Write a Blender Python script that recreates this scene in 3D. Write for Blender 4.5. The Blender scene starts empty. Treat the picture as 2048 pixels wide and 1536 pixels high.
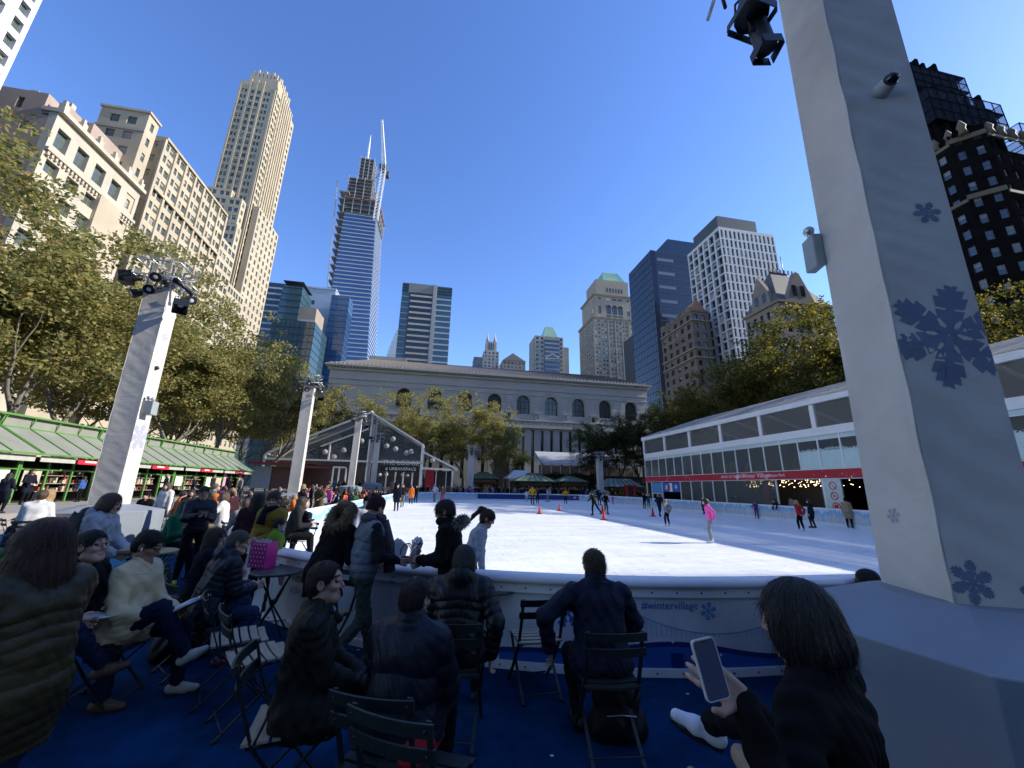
import bpy, bmesh, math, random
import numpy as np
from mathutils import Vector, Matrix, Euler
PI = math.pi
R = math.radians
SC = bpy.context.scene
COL = SC.collection
rnd = random.Random(7)
nrng = np.random.default_rng(11)
CAM_POS = Vector((0, 0, 1.65))
FPX = 772.0
CAM_M = (Matrix.Rotation(R(-10.4), 4, 'Z') @ Matrix.Rotation(R(105.0), 4, 'X') @ Matrix.Rotation(R(1.1), 4, 'Z'))
cd = bpy.data.cameras.new('camera')
cam = bpy.data.objects.new('camera', cd)
COL.objects.link(cam)
cam.matrix_world = Matrix.Translation(CAM_POS) @ CAM_M
cd.sensor_width = 36.0
cd.lens = 36.0 * FPX / 2048.0
cd.clip_start = 0.05
cd.clip_end = 6000
SC.camera = cam
CAM_I = CAM_M.to_3x3().inverted()
def ray(px, py):
 return (CAM_M.to_3x3() @ Vector(((px - 1024) / FPX, (768 - py) / FPX, -1.0)))
def at_z(px, py, z=0.0):
 d = ray(px, py); t = (z - CAM_POS.z) / d.z
 return CAM_POS + d * t
def at_y(px, py, Y):
 d = ray(px, py); return CAM_POS + d * (Y / d.y)
def at_x(px, py, X):
 d = ray(px, py); return CAM_POS + d * (X / d.x)
def proj(p):
 v = CAM_I @ (Vector(p) - CAM_POS)
 if v.z > -0.05: return None
 return (1024 + FPX * v.x / -v.z, 768 - FPX * v.y / -v.z)
def tag(o, label=None, cat=None, group=None, kind=None):
 if label: o['label'] = label
 if cat: o['category'] = cat
 if group: o['group'] = group
 if kind: o['kind'] = kind
 return o
def thing(name, label, cat, loc=(0, 0, 0), rz=0.0, group=None):
 o = bpy.data.objects.new(name, None); COL.objects.link(o)
 o.empty_display_size = 0.2
 o.location = loc; o.rotation_euler = (0, 0, rz)
 return tag(o, label, cat, group)
def link_mesh(name, me, parent=None):
 o = bpy.data.objects.new(name, me); COL.objects.link(o)
 if parent is not None: o.parent = parent
 return o
CH = {}
def kids(o):
 return [c for c in bpy.data.objects if c.parent == o]
def copy_tree(o, loc=None, rz=None, label=None, group=None, scale=None):
 r = o.copy(); COL.objects.link(r)
 if loc is not None: r.location = loc
 if rz is not None: r.rotation_euler = (0, 0, rz)
 if scale is not None: r.scale = scale
 if label: r['label'] = label
 if group: r['group'] = group
 for ch in o.children:
  c = ch.copy(); COL.objects.link(c); c.parent = r
  for g in ch.children:
   d = g.copy(); COL.objects.link(d); d.parent = c
 return r
class MB:
 """collects verts / faces with material slots and builds one mesh"""
 def __init__(s):
  s.v = []; s.f = []; s.m = []; s.sm = []
 def add(s, verts, faces, m=0, smooth=False):
  b = len(s.v); s.v.extend([tuple(p) for p in verts])
  for f in faces:
   s.f.append(tuple(i + b for i in f)); s.m.append(m); s.sm.append(smooth)
 def quad(s, a, b, c, d, m=0):
  s.add((a, b, c, d), ((0, 1, 2, 3),), m)
 def box(s, x0, y0, z0, x1, y1, z1, m=0, M=None):
  v = [(x0, y0, z0), (x1, y0, z0), (x1, y1, z0), (x0, y1, z0), (x0, y0, z1), (x1, y0, z1), (x1, y1, z1), (x0, y1, z1)]
  if M is not None: v = [M @ Vector(p) for p in v]
  s.add(v, ((0, 3, 2, 1), (4, 5, 6, 7), (0, 1, 5, 4), (1, 2, 6, 5), (2, 3, 7, 6), (3, 0, 4, 7)), m)
 def cbox(s, c, sx, sy, sz, m=0, M=None):
  s.box(c[0] - sx / 2, c[1] - sy / 2, c[2] - sz / 2, c[0] + sx / 2, c[1] + sy / 2, c[2] + sz / 2, m, M)
 def bar(s, a, b, w, h=None, m=0, up=(0, 0, 1)):
  """rectangular bar from a to b"""
  a = Vector(a); b = Vector(b); h = w if h is None else h
  d = (b - a).normalized(); up = Vector(up)
  if abs(d.dot(up)) > 0.98: up = Vector((1, 0, 0))
  x = d.cross(up).normalized(); y = x.cross(d)
  v = []
  for p in (a, b):
   for (i, j) in ((-1, -1), (1, -1), (1, 1), (-1, 1)):
    v.append(p + x * (i * w / 2) + y * (j * h / 2))
  s.add(v, ((3, 2, 1, 0), (4, 5, 6, 7), (0, 1, 5, 4), (1, 2, 6, 5), (2, 3, 7, 6), (3, 0, 4, 7)), m)
 def tube(s, pts, r, n=6, m=0, caps=True, smooth=True):
  pts = [Vector(p) for p in pts]
  rs = r if isinstance(r, (list, tuple)) else [r] * len(pts)
  vs = []; ref = None
  for i, p in enumerate(pts):
   d = (pts[min(i + 1, len(pts) - 1)] - pts[max(i - 1, 0)]).normalized()
   if ref is None:
    ref = Vector((0, 0, 1)) if abs(d.z) < 0.9 else Vector((1, 0, 0))
   x = d.cross(ref).normalized(); y = x.cross(d).normalized(); ref = y
   for k in range(n):
    a = 2 * PI * k / n
    vs.append(p + (x * math.cos(a) + y * math.sin(a)) * rs[i])
  fs = []
  for i in range(len(pts) - 1):
   for k in range(n):
    k2 = (k + 1) % n
    fs.append((i * n + k, i * n + k2, (i + 1) * n + k2, (i + 1) * n + k))
  b = len(s.v); s.add(vs, fs, m, smooth)
  if caps:
   s.f.append(tuple(b + k for k in reversed(range(n)))); s.m.append(m); s.sm.append(False)
   e = b + (len(pts) - 1) * n
   s.f.append(tuple(e + k for k in range(n))); s.m.append(m); s.sm.append(False)
 def lathe(s, prof, n=16, m=0, M=None, smooth=True):
  """prof: list of (r, z)"""
  vs = []
  for (r, z) in prof:
   for k in range(n):
    a = 2 * PI * k / n
    p = Vector((r * math.cos(a), r * math.sin(a), z))
    vs.append(M @ p if M is not None else p)
  fs = []
  for i in range(len(prof) - 1):
   for k in range(n):
    k2 = (k + 1) % n
    fs.append((i * n + k, i * n + k2, (i + 1) * n + k2, (i + 1) * n + k))
  b = len(s.v); s.add(vs, fs, m, smooth)
  s.f.append(tuple(b + k for k in reversed(range(n)))); s.m.append(m); s.sm.append(False)
  e = b + (len(prof) - 1) * n
  s.f.append(tuple(e + k for k in range(n))); s.m.append(m); s.sm.append(False)
 def prism(s, poly, h0, h1, m=0, M=None):
  """poly list of (x,y), extruded in z"""
  n = len(poly)
  v = [Vector((x, y, h0)) for x, y in poly] + [Vector((x, y, h1)) for x, y in poly]
  if M is not None: v = [M @ p for p in v]
  fs = [tuple(reversed(range(n))), tuple(range(n, 2 * n))]
  for i in range(n):
   j = (i + 1) % n
   fs.append((i, j, j + n, i + n))
  s.add(v, fs, m)
 def ball(s, c, r, n=10, m=0, sz=1.0):
  prof = []
  for i in range(n // 2 + 1):
   a = -PI / 2 + PI * i / (n // 2)
   prof.append((max(1e-4, r * math.cos(a)), r * sz * math.sin(a)))
  s.lathe(prof, n, m, Matrix.Translation(Vector(c)))
 def mesh(s, name, mats, bevel=0):
  me = bpy.data.meshes.new(name)
  me.from_pydata(s.v, [], s.f)
  for mt in (mats if isinstance(mats, (list, tuple)) else [mats]): me.materials.append(mt)
  if s.f:
   me.polygons.foreach_set('material_index', s.m)
   me.polygons.foreach_set('use_smooth', s.sm)
  me.update()
  return me
 def build(s, name, mats, parent=None, bevel=0):
  o = link_mesh(name, s.mesh(name, mats), parent)
  if bevel:
   b = o.modifiers.new('bevel', 'BEVEL'); b.width = bevel; b.segments = 2; b.limit_method = 'ANGLE'; b.angle_limit = R(40)
  return o
def np_mesh(name, V, F, mats, midx=None, smooth=True):
 me = bpy.data.meshes.new(name)
 n = len(V); k = F.shape[1]; nf = len(F)
 me.vertices.add(n); me.vertices.foreach_set('co', V.astype(np.float32).ravel())
 me.loops.add(nf * k); me.loops.foreach_set('vertex_index', F.astype(np.int32).ravel())
 me.polygons.add(nf)
 me.polygons.foreach_set('loop_start', np.arange(0, nf * k, k, dtype=np.int32))
 for mt in (mats if isinstance(mats, (list, tuple)) else [mats]): me.materials.append(mt)
 if midx is not None: me.polygons.foreach_set('material_index', midx.astype(np.int32))
 me.polygons.foreach_set('use_smooth', np.full(nf, smooth))
 me.update(calc_edges=True)
 me.validate()
 return me
MATS = {}
def mat(name, color, rough=0.7, var=0.12, scale=3.0, bump=0.0, bscale=40.0, metal=0.0, spec=0.5, sheen=0.0, trans=0.0, stretch=(1, 1, 1), tint=None, coat=0.0):
 """principled with noise driven colour variation and bump in object space"""
 if name in MATS: return MATS[name]
 m = bpy.data.materials.new(name); m.use_nodes = True
 nt = m.node_tree; N = nt.nodes; L = nt.links
 b = N['Principled BSDF']
 b.inputs['Roughness'].default_value = rough
 b.inputs['Metallic'].default_value = metal
 b.inputs['Specular IOR Level'].default_value = spec
 b.inputs['Sheen Weight'].default_value = sheen
 b.inputs['Transmission Weight'].default_value = trans
 b.inputs['Coat Weight'].default_value = coat
 tc = N.new('ShaderNodeTexCoord'); mp = N.new('ShaderNodeMapping'); mp.inputs['Scale'].default_value = stretch
 L.new(tc.outputs['Object'], mp.inputs['Vector'])
 c = Vector(color[:3])
 if var > 0:
  no = N.new('ShaderNodeTexNoise'); no.inputs['Scale'].default_value = scale; no.inputs['Detail'].default_value = 5; no.inputs['Roughness'].default_value = 0.65
  L.new(mp.outputs[0], no.inputs['Vector'])
  cr = N.new('ShaderNodeValToRGB')
  c0 = c * (1 - var); c1 = Vector(tint) if tint else c * (1 + var)
  cr.color_ramp.elements[0].position = 0.3; cr.color_ramp.elements[1].position = 0.7
  cr.color_ramp.elements[0].color = (*c0, 1); cr.color_ramp.elements[1].color = (*[min(1, q) for q in c1], 1)
  L.new(no.outputs['Fac'], cr.inputs['Fac']); L.new(cr.outputs[0], b.inputs['Base Color'])
  rr = N.new('ShaderNodeMapRange'); rr.inputs['To Min'].default_value = max(0.02, rough - 0.08); rr.inputs['To Max'].default_value = min(1, rough + 0.1)
  L.new(no.outputs['Fac'], rr.inputs['Value']); L.new(rr.outputs[0], b.inputs['Roughness'])
 else:
  b.inputs['Base Color'].default_value = (*c, 1)
 if bump > 0:
  n2 = N.new('ShaderNodeTexNoise'); n2.inputs['Scale'].default_value = bscale; n2.inputs['Detail'].default_value = 4
  L.new(mp.outputs[0], n2.inputs['Vector'])
  bp = N.new('ShaderNodeBump'); bp.inputs['Strength'].default_value = bump; bp.inputs['Distance'].default_value = 0.02
  L.new(n2.outputs['Fac'], bp.inputs['Height']); L.new(bp.outputs[0], b.inputs['Normal'])
 MATS[name] = m
 return m
def emis(name, color, strength):
 if name in MATS: return MATS[name]
 m = bpy.data.materials.new(name); m.use_nodes = True
 b = m.node_tree.nodes['Principled BSDF']
 b.inputs['Base Color'].default_value = (*color, 1); b.inputs['Emission Color'].default_value = (*color, 1)
 b.inputs['Emission Strength'].default_value = strength
 MATS[name] = m; return m
def clear_mat(name, color=(0.8, 0.85, 0.85), alpha=0.3, rough=0.08, spec=.5):
 """thin clear vinyl / glass sheet: mix of transparent and glossy"""
 if name in MATS: return MATS[name]
 m = bpy.data.materials.new(name); m.use_nodes = True
 nt = m.node_tree; N = nt.nodes; L = nt.links
 b = N['Principled BSDF']; b.inputs['Base Color'].default_value = (*color, 1); b.inputs['Roughness'].default_value = rough; b.inputs['Specular IOR Level'].default_value = spec
 tc = N.new('ShaderNodeTexCoord'); no = N.new('ShaderNodeTexNoise'); no.inputs['Scale'].default_value = 1.3; no.inputs['Detail'].default_value = 3
 L.new(tc.outputs['Object'], no.inputs['Vector'])
 bp = N.new('ShaderNodeBump'); bp.inputs['Strength'].default_value = 0.25; bp.inputs['Distance'].default_value = 0.1
 L.new(no.outputs['Fac'], bp.inputs['Height']); L.new(bp.outputs[0], b.inputs['Normal'])
 tr = N.new('ShaderNodeBsdfTransparent'); mx = N.new('ShaderNodeMixShader'); mx.inputs[0].default_value = alpha
 L.new(tr.outputs[0], mx.inputs[1]); L.new(b.outputs[0], mx.inputs[2])
 L.new(mx.outputs[0], N['Material Output'].inputs['Surface'])
 MATS[name] = m; return m
def text_mesh(body, size, mat_, name='lettering', parent=None, M=None, align='CENTER', extrude=0.002, font_shear=0.0):
 cu = bpy.data.curves.new(name, 'FONT'); cu.body = body; cu.size = size; cu.align_x = align; cu.align_y = 'CENTER'; cu.extrude = extrude; cu.shear = font_shear
 cu.resolution_u = 3
 tmp = bpy.data.objects.new('tmp', cu); COL.objects.link(tmp)
 dg = bpy.context.evaluated_depsgraph_get(); dg.update()
 me = bpy.data.meshes.new_from_object(tmp.evaluated_get(dg))
 bpy.data.objects.remove(tmp); bpy.data.curves.remove(cu)
 me.materials.clear(); me.materials.append(mat_)
 if M is not None: me.transform(M)
 me.name = name
 return link_mesh(name, me, parent)
def frame_M(origin, x, y):
 """matrix with local x,y,z axes (x = along text, y = text up, z = outward)"""
 x = Vector(x).normalized(); y = Vector(y).normalized(); z = x.cross(y)
 M = Matrix.Identity(4)
 for i in range(3):
  M[i][0] = x[i]; M[i][1] = y[i]; M[i][2] = z[i]; M[i][3] = origin[i]
 return M
SUN_EL, SUN_AZ = R(30.0), R(-3.5)
w = bpy.data.worlds.new('World'); SC.world = w; w.use_nodes = True
nt = w.node_tree
bg = nt.nodes['Background']
sky = nt.nodes.new('ShaderNodeTexSky'); sky.sky_type = 'NISHITA'; sky.sun_disc = False
sky.sun_elevation = SUN_EL; sky.sun_rotation = R(90.0) - SUN_AZ
sky.altitude = 50; sky.air_density = 1.0; sky.dust_density = 0.15; sky.ozone_density = 3.0
hs = nt.nodes.new('ShaderNodeHueSaturation'); hs.inputs['Saturation'].default_value = 1.17; hs.inputs['Hue'].default_value = 0.513
nt.links.new(sky.outputs[0], hs.inputs['Color']); nt.links.new(hs.outputs[0], bg.inputs[0]); bg.inputs[1].default_value = 0.15; hs.inputs['Value'].default_value = 1.08
sl = bpy.data.lights.new('sun', 'SUN'); sl.energy = 3.6; sl.angle = R(0.5); sl.color = (1.0, 0.93, 0.82)
so = bpy.data.objects.new('sun', sl); COL.objects.link(so)
sd = Vector((math.cos(SUN_EL) * math.cos(SUN_AZ), math.cos(SUN_EL) * math.sin(SUN_AZ), math.sin(SUN_EL)))
so.rotation_euler = sd.to_track_quat('Z', 'Y').to_euler(); so.location = sd * 200
SC.view_settings.view_transform = 'Standard'; SC.view_settings.look = 'None'
SC.view_settings.exposure = 0.95; SC.view_settings.gamma = 1.0
SC.render.engine = 'CYCLES'
SC.cycles.max_bounces = 6; SC.cycles.transparent_max_bounces = 12
SC.cycles.use_denoising = True
SC.cycles.caustics_reflective = False; SC.cycles.caustics_refractive = False
ICE_Z, GND_Z, TER_Z, DZ = -0.30, -0.36, 0.35, -0.15
ZT = 0.66
M_pav = mat('paving', (0.16, 0.155, 0.15), 0.85, 0.25, 0.8, 0.3, 30)
def deck_mat():
 m = mat('deck_carpet', (0.004, 0.040, 0.112), 0.95, 0.5, 2.2, 0.6, 260, spec=0.05)
 return m
def ice_mat():
 m = bpy.data.materials.new('ice'); m.use_nodes = True
 nt = m.node_tree; N = nt.nodes; L = nt.links; b = N['Principled BSDF']
 tc = N.new('ShaderNodeTexCoord')
 def nz(scale, stretch, rot=0, detail=4):
  mp = N.new('ShaderNodeMapping'); mp.inputs['Scale'].default_value = stretch; mp.inputs['Rotation'].default_value = (0, 0, rot)
  L.new(tc.outputs['Object'], mp.inputs['Vector'])
  n = N.new('ShaderNodeTexNoise'); n.inputs['Scale'].default_value = scale; n.inputs['Detail'].default_value = detail
  L.new(mp.outputs[0], n.inputs['Vector']); return n
 a = nz(1.0, (0.25, 1.2, 1), 0.15); c = nz(2.0, (0.6, 9, 1), 0.5, 6); d = nz(2.0, (7, 0.5, 1), 0.3, 6); e = nz(6, (1, 1, 1), 0, 8)
 ad = N.new('ShaderNodeMath'); ad.operation = 'ADD'; L.new(c.outputs['Fac'], ad.inputs[0]); L.new(d.outputs['Fac'], ad.inputs[1])
 ad2 = N.new('ShaderNodeMath'); ad2.operation = 'ADD'; L.new(ad.outputs[0], ad2.inputs[0]); L.new(a.outputs['Fac'], ad2.inputs[1])
 ad3 = N.new('ShaderNodeMath'); ad3.operation = 'ADD'; L.new(ad2.outputs[0], ad3.inputs[0]); L.new(e.outputs['Fac'], ad3.inputs[1])
 mr = N.new('ShaderNodeMapRange'); mr.inputs['From Min'].default_value = 1.45; mr.inputs['From Max'].default_value = 2.5
 L.new(ad3.outputs[0], mr.inputs['Value'])
 cr = N.new('ShaderNodeValToRGB'); cr.color_ramp.elements[0].color = (0.72, 0.76, 0.79, 1); cr.color_ramp.elements[1].color = (0.90, 0.91, 0.90, 1)
 L.new(mr.outputs[0], cr.inputs['Fac']); L.new(cr.outputs[0], b.inputs['Base Color'])
 r2 = N.new('ShaderNodeMapRange'); r2.inputs['To Min'].default_value = 0.22; r2.inputs['To Max'].default_value = 0.6
 L.new(mr.outputs[0], r2.inputs['Value']); L.new(r2.outputs[0], b.inputs['Roughness'])
 bp = N.new('ShaderNodeBump'); bp.inputs['Strength'].default_value = 0.25; bp.inputs['Distance'].default_value = 0.01
 L.new(ad3.outputs[0], bp.inputs['Height']); L.new(bp.outputs[0], b.inputs['Normal'])
 b.inputs['Specular IOR Level'].default_value = 0.35
 return m
RX0, RX1, RY0, RY1, RR = -4.55, 24.4, 4.1, 61.0, 8.3
def rink_path(off=0.0, n=20):
 """closed polyline of the rink edge, going down the left side first"""
 p = []
 r = RR + off
 for (cx, cy, a0) in ((RX0 + RR, RY0 + RR, 180), (RX1 - RR, RY0 + RR, 270), (RX1 - RR, RY1 - RR, 0), (RX0 + RR, RY1 - RR, 90)):
  for k in range(n + 1):
   a = R(a0 + 90 * k / n)
   p.append(Vector((cx + r * math.cos(a), cy + r * math.sin(a), 0)))
 return p
m = MB(); S = 3000
m.quad((-S, -S, GND_Z), (S, -S, GND_Z), (S, S, GND_Z), (-S, S, GND_Z))
tag(m.build('ground', M_pav), kind='structure')
m = MB(); pp = rink_path(0.0)
m.add([(p.x, p.y, ICE_Z) for p in pp], [tuple(range(len(pp)))])
tag(m.build('ice_floor', ice_mat()), kind='structure')
m = MB()
arc = [(p.x, p.y) for p in rink_path(0.13)[:21]]
m.prism([(-15.8, 16.4), (-15.8, -25), (26, -25), (26, 3.97)] + arc[::-1] + [(-4.68, 16.4)], GND_Z, DZ)
tag(m.build('deck_floor', deck_mat()), kind='structure')
m = MB()
m.box(-15.8, 16.404, GND_Z, -4.69, 52, DZ - .005); m.box(-90, -25, GND_Z, -15.804, 90, TER_Z)
m.box(-15.804, -25, GND_Z, -15.45, 90, 0.10)
tag(m.build('terrace_floor', mat('stone_paving', (0.27, 0.25, 0.23), 0.85, 0.2, 1.5, 0.25, 25)), kind='structure')
m = MB(); m.box(24.6, 3.0, GND_Z, 42.5, 48.5, -0.08)
tag(m.build('pavilion_floor', mat('rubber_floor', (0.05, 0.05, 0.055), 0.8)), kind='structure')
M_board = mat('board_white', (0.60, 0.62, 0.64), 0.4, 0.14, 2.6, 0.05, 5)
M_cap = mat('board_cap', (0.75, 0.75, 0.78), 0.35, 0.05, 3)
M_steel = mat('galvanised', (0.5, 0.5, 0.52), 0.4, 0.1, 8, metal=0.7)
M_navy = mat('print_navy', (0.010, 0.025, 0.16), 0.45, 0.15, 2)
M_blue = mat('print_blue', (0.02, 0.10, 0.38), 0.45, 0.15, 2)
M_lblue = mat('print_light_blue', (0.10, 0.28, 0.55), 0.45, 0.1, 2)
M_pwhite = mat('print_white', (0.75, 0.77, 0.8), 0.45, 0.05)
M_pred = mat('print_red', (0.5, 0.02, 0.03), 0.45, 0.1)
M_red = mat('banner_red', (0.42, 0.015, 0.03), 0.5, 0.1)
M_white = mat('white_paint', (0.78, 0.78, 0.78), 0.45, 0.05, 2)
M_black = mat('black_metal', (0.012, 0.012, 0.013), 0.45, 0.2, 6)
def icicle_mat(name, base=(0.5, 0.52, 0.54), blue=(0.22, 0.46, 0.68)):
 m = bpy.data.materials.new(name); m.use_nodes = True
 nt = m.node_tree; N = nt.nodes; L = nt.links; b = N['Principled BSDF']; b.inputs['Roughness'].default_value = 0.4
 at = N.new('ShaderNodeAttribute'); at.attribute_name = 'path'
 def nz(sc, stretch):
  mp = N.new('ShaderNodeMapping'); mp.inputs['Scale'].default_value = stretch; L.new(at.outputs['Vector'], mp.inputs['Vector'])
  n = N.new('ShaderNodeTexNoise'); n.inputs['Scale'].default_value = sc; n.inputs['Detail'].default_value = 5; L.new(mp.outputs[0], n.inputs['Vector']); return n
 drip = nz(1.0, (3.2, 0.35, 1)); streak = nz(1.0, (9, 0.5, 1))
 sx = N.new('ShaderNodeSeparateXYZ'); L.new(at.outputs['Vector'], sx.inputs[0])
 a = N.new('ShaderNodeMath'); a.operation = 'SUBTRACT'; L.new(sx.outputs['Y'], a.inputs[0]); a.inputs[1].default_value = 0.36
 ab = N.new('ShaderNodeMath'); ab.operation = 'ABSOLUTE'; L.new(a.outputs[0], ab.inputs[0])
 s = N.new('ShaderNodeMath'); s.operation = 'MULTIPLY_ADD'; L.new(drip.outputs['Fac'], s.inputs[0]); s.inputs[1].default_value = 0.9; L.new(ab.outputs[0], s.inputs[2])
 cr = N.new('ShaderNodeValToRGB'); e = cr.color_ramp.elements
 e[0].position = 0.60; e[0].color = (*base, 1); e[1].position = 0.64; e[1].color = (*blue, 1)
 e2 = e.new(0.80); e2.color = (*blue, 1); e3 = e.new(0.86); e3.color = (0.62, 0.68, 0.74, 1)
 L.new(s.outputs[0], cr.inputs['Fac'])
 mx = N.new('ShaderNodeMix'); mx.data_type = 'RGBA'; mx.blend_type = 'MULTIPLY'; mx.inputs[0].default_value = 0.45
 c2 = N.new('ShaderNodeValToRGB'); c2.color_ramp.elements[0].position = 0.42; c2.color_ramp.elements[1].position = 0.55
 c2.color_ramp.elements[0].color = (0.55, 0.66, 0.8, 1)
 L.new(streak.outputs['Fac'], c2.inputs['Fac'])
 L.new(cr.outputs[0], mx.inputs[6]); L.new(c2.outputs[0], mx.inputs[7]); L.new(mx.outputs[2], b.inputs['Base Color'])
 return m
M_icicle = icicle_mat('print_icicles')
class Path:
 def __init__(s, pts, closed=True):
  s.p = [Vector(q) for q in pts] + ([Vector(pts[0])] if closed else [])
  q = [s.p[0]]
  for v in s.p[1:]:
   if (v - q[-1]).length > 1e-4: q.append(v)
  s.p = q
  s.s = [0.0]
  for i in range(1, len(q)): s.s.append(s.s[-1] + (q[i] - q[i - 1]).length)
  s.L = s.s[-1]
 def at(s, d):
  d = d % s.L
  import bisect
  i = min(max(bisect.bisect_right(s.s, d) - 1, 0), len(s.p) - 2)
  t = (d - s.s[i]) / (s.s[i + 1] - s.s[i])
  p = s.p[i].lerp(s.p[i + 1], t)
  def seg(j):
   j = j % (len(s.p) - 1); return (s.p[j + 1] - s.p[j]).normalized()
  dd = (seg(i) * (1 - abs(t - .5)) + (seg(i + 1) if t > .5 else seg(i - 1)) * abs(t - .5)).normalized()
  return p, Vector((dd.y, -dd.x, 0))
 def near(s, x, y):
  best = (1e9, 0)
  for k in range(int(s.L / 0.05)):
   p, n = s.at(k * 0.05)
   d = (p.x - x) ** 2 + (p.y - y) ** 2
   if d < best[0]: best = (d, k * 0.05)
  return best[1]
RP = Path(rink_path(0.0, 24))
def sweep(s0, s1, prof, step=0.35):
 """prof: list of (outward offset, z) closed profile swept along the rink path"""
 n = max(2, int((s1 - s0) / step) + 1)
 V = []; F = []; k = len(prof)
 for i in range(n):
  p, nn = RP.at(s0 + (s1 - s0) * i / (n - 1))
  for (o, z) in prof: V.append((p.x + nn.x * o, p.y + nn.y * o, z))
 for i in range(n - 1):
  for j in range(k):
   j2 = (j + 1) % k
   F.append((i * k + j, i * k + j2, (i + 1) * k + j2, (i + 1) * k + j))
 F.append(tuple(range(k))); F.append(tuple((n - 1) * k + j for j in reversed(range(k))))
 return V, F
barrier = thing('rink_barrier', 'long curved white dasher board barrier with printed winter graphics around the ice rink', 'rink barrier', (9.5, 27, ICE_Z))
barrier_inv = Matrix.Translation(Vector((-9.5, -27, -ICE_Z)))
def bpart(name, V, F, mats, smooth=False):
 m = MB(); m.add([barrier_inv @ Vector(v) for v in V], F, 0, smooth)
 return m.build(name, mats, barrier)
NP = 48
for i in range(NP):
 s0, s1 = RP.L * i / NP, RP.L * (i + 1) / NP
 V, F = sweep(s0 + .004, s1 - .004, [(0.0, ICE_Z - .04), (0.10, ICE_Z - .04), (0.10, ZT), (0.0, ZT)])
 o = bpart('board_panel', V, F, [M_board, M_icicle])
 me = o.data
 nseg = len(me.vertices) // 4 - 1
 for p in me.polygons:
  if p.index < nseg * 4 and p.index % 4 == 3: p.material_index = 1
 at = me.attributes.new('path', 'FLOAT_VECTOR', 'POINT')
 n = len(me.vertices) // 4
 vals = []
 for a in range(n):
  s = s0 + (s1 - s0) * a / (n - 1)
  for z in (-.3, -.3, ZT, ZT): vals += [s, (z + .3) * .82, 0]
 at.data.foreach_set('vector', vals)
V, F = sweep(0, RP.L, [(-0.05, ZT), (0.15, ZT), (0.16, ZT + .04), (0.13, ZT + .08), (0.05, ZT + .10), (-0.03, ZT + .08), (-0.06, ZT + .04)])
bpart('cap_rail', V, F, M_cap, True)
V, F = sweep(0, RP.L, [(0.102, ZT - .09), (0.125, ZT - .09), (0.125, ZT - .002), (0.102, ZT - .002)]); mt_ = MB(); mt_.add([barrier_inv @ Vector(v) for v in V], F)
V, F = sweep(0, RP.L, [(0.102, DZ + .002), (0.128, DZ + .002), (0.128, DZ + .075), (0.102, DZ + .075)]); mk_ = MB(); mk_.add([barrier_inv @ Vector(v) for v in V], F)
V, F = sweep(0, RP.L, [(-0.02, ICE_Z + .002), (-0.003, ICE_Z + .002), (-0.003, ICE_Z + .2), (-0.02, ICE_Z + .2)])
bpart('ice_kick_plate', V, F, mat('kick_ice', (0.55, 0.66, 0.72), 0.4, 0.1))
for k in range(90):
 s = RP.near(-4.8, 12) + 0.0 + k * 0.26
 p, nn = RP.at(s)
 for z in (DZ + .038, ZT - .045):
  c = p + nn * (0.127 if z < .0 else .125); (mk_ if z < 0 else mt_).cbox((c.x - 9.5, c.y - 27, z - ICE_Z), 0.014, 0.014, 0.014, 1)
mt_.build('trim_strip', [M_white, M_black], barrier); mk_.build('kick_plate', [M_white, M_black], barrier)
def decal(name, polys, mats, s_c, z_c, off=0.104, parent=barrier, flip=1):
 """polys: list of (list of (u, v), material index); u along the board (m), v up"""
 m = MB()
 for (poly, mi) in polys:
  vv = []
  for (u, v) in poly:
   p, nn = RP.at(s_c + u * flip); q = p + nn * (off + 0.0006 * mi)
   vv.append((q.x - 9.5, q.y - 27, z_c + v - ICE_Z))
  m.add(vv, [tuple(range(len(vv)))], mi)
 return m.build(name, mats, parent)
def seg_poly(a, b, w):
 a = Vector((a[0], a[1])); b = Vector((b[0], b[1])); d = (b - a).normalized(); n = Vector((-d.y, d.x)) * w / 2
 return [tuple(a + n), tuple(a - n), tuple(b - n), tuple(b + n)]
def snowflake(r, mi=0, rot=0.0, w=0.10, dx=0, dy=0):
 P = []
 for k in range(6):
  a = rot + k * PI / 3; d = Vector((math.cos(a), math.sin(a))); n = Vector((-d.y, d.x))
  P.append((seg_poly(d * 0.05 * r, d * r, w * r), mi))
  for f, l in ((0.45, 0.30), (0.68, 0.34), (0.86, 0.18)):
   for sg in (-1, 1):
    q = d * f * r
    P.append((seg_poly(q, q + (d * 0.6 + n * sg * 0.8) * l * r, w * r * 0.9), mi))
  P.append(([tuple(d * .20 * r + n * .1 * r), tuple(d * .32 * r), tuple(d * .20 * r - n * .1 * r), tuple(d * .08 * r)], mi))
 return [([(x + dx, y + dy) for x, y in p], i) for p, i in P]
def disc(x, y, r, mi=0, n=12):
 return ([(x + r * math.cos(2 * PI * k / n), y + r * math.sin(2 * PI * k / n)) for k in range(n)], mi)
def board_text(body, size, mt, s_c, z_c, name='lettering'):
 o = text_mesh(body, size, mt, name, barrier, None, 'LEFT', 0.0)
 for v in o.data.vertices:
  p, nn = RP.at(s_c + v.co.x); q = p + nn * 0.105
  v.co = (q.x - 9.5, q.y - 27, z_c + v.co.y - ICE_Z)
 return o
def s_at(px, py):
 best = (1e9, 0, 0)
 a0 = RP.near(-4.8, 14)
 for k in range(420):
  s = a0 + k * 0.05; p, nn = RP.at(s); q = p + nn * 0.1
  for z in np.arange(DZ + .02, ZT, 0.03):
   u = proj((q.x, q.y, z))
   if u is None: continue
   d = (u[0] - px) ** 2 + (u[1] - py) ** 2
   if d < best[0]: best = (d, s, float(z))
 return best[1], best[2]
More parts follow.
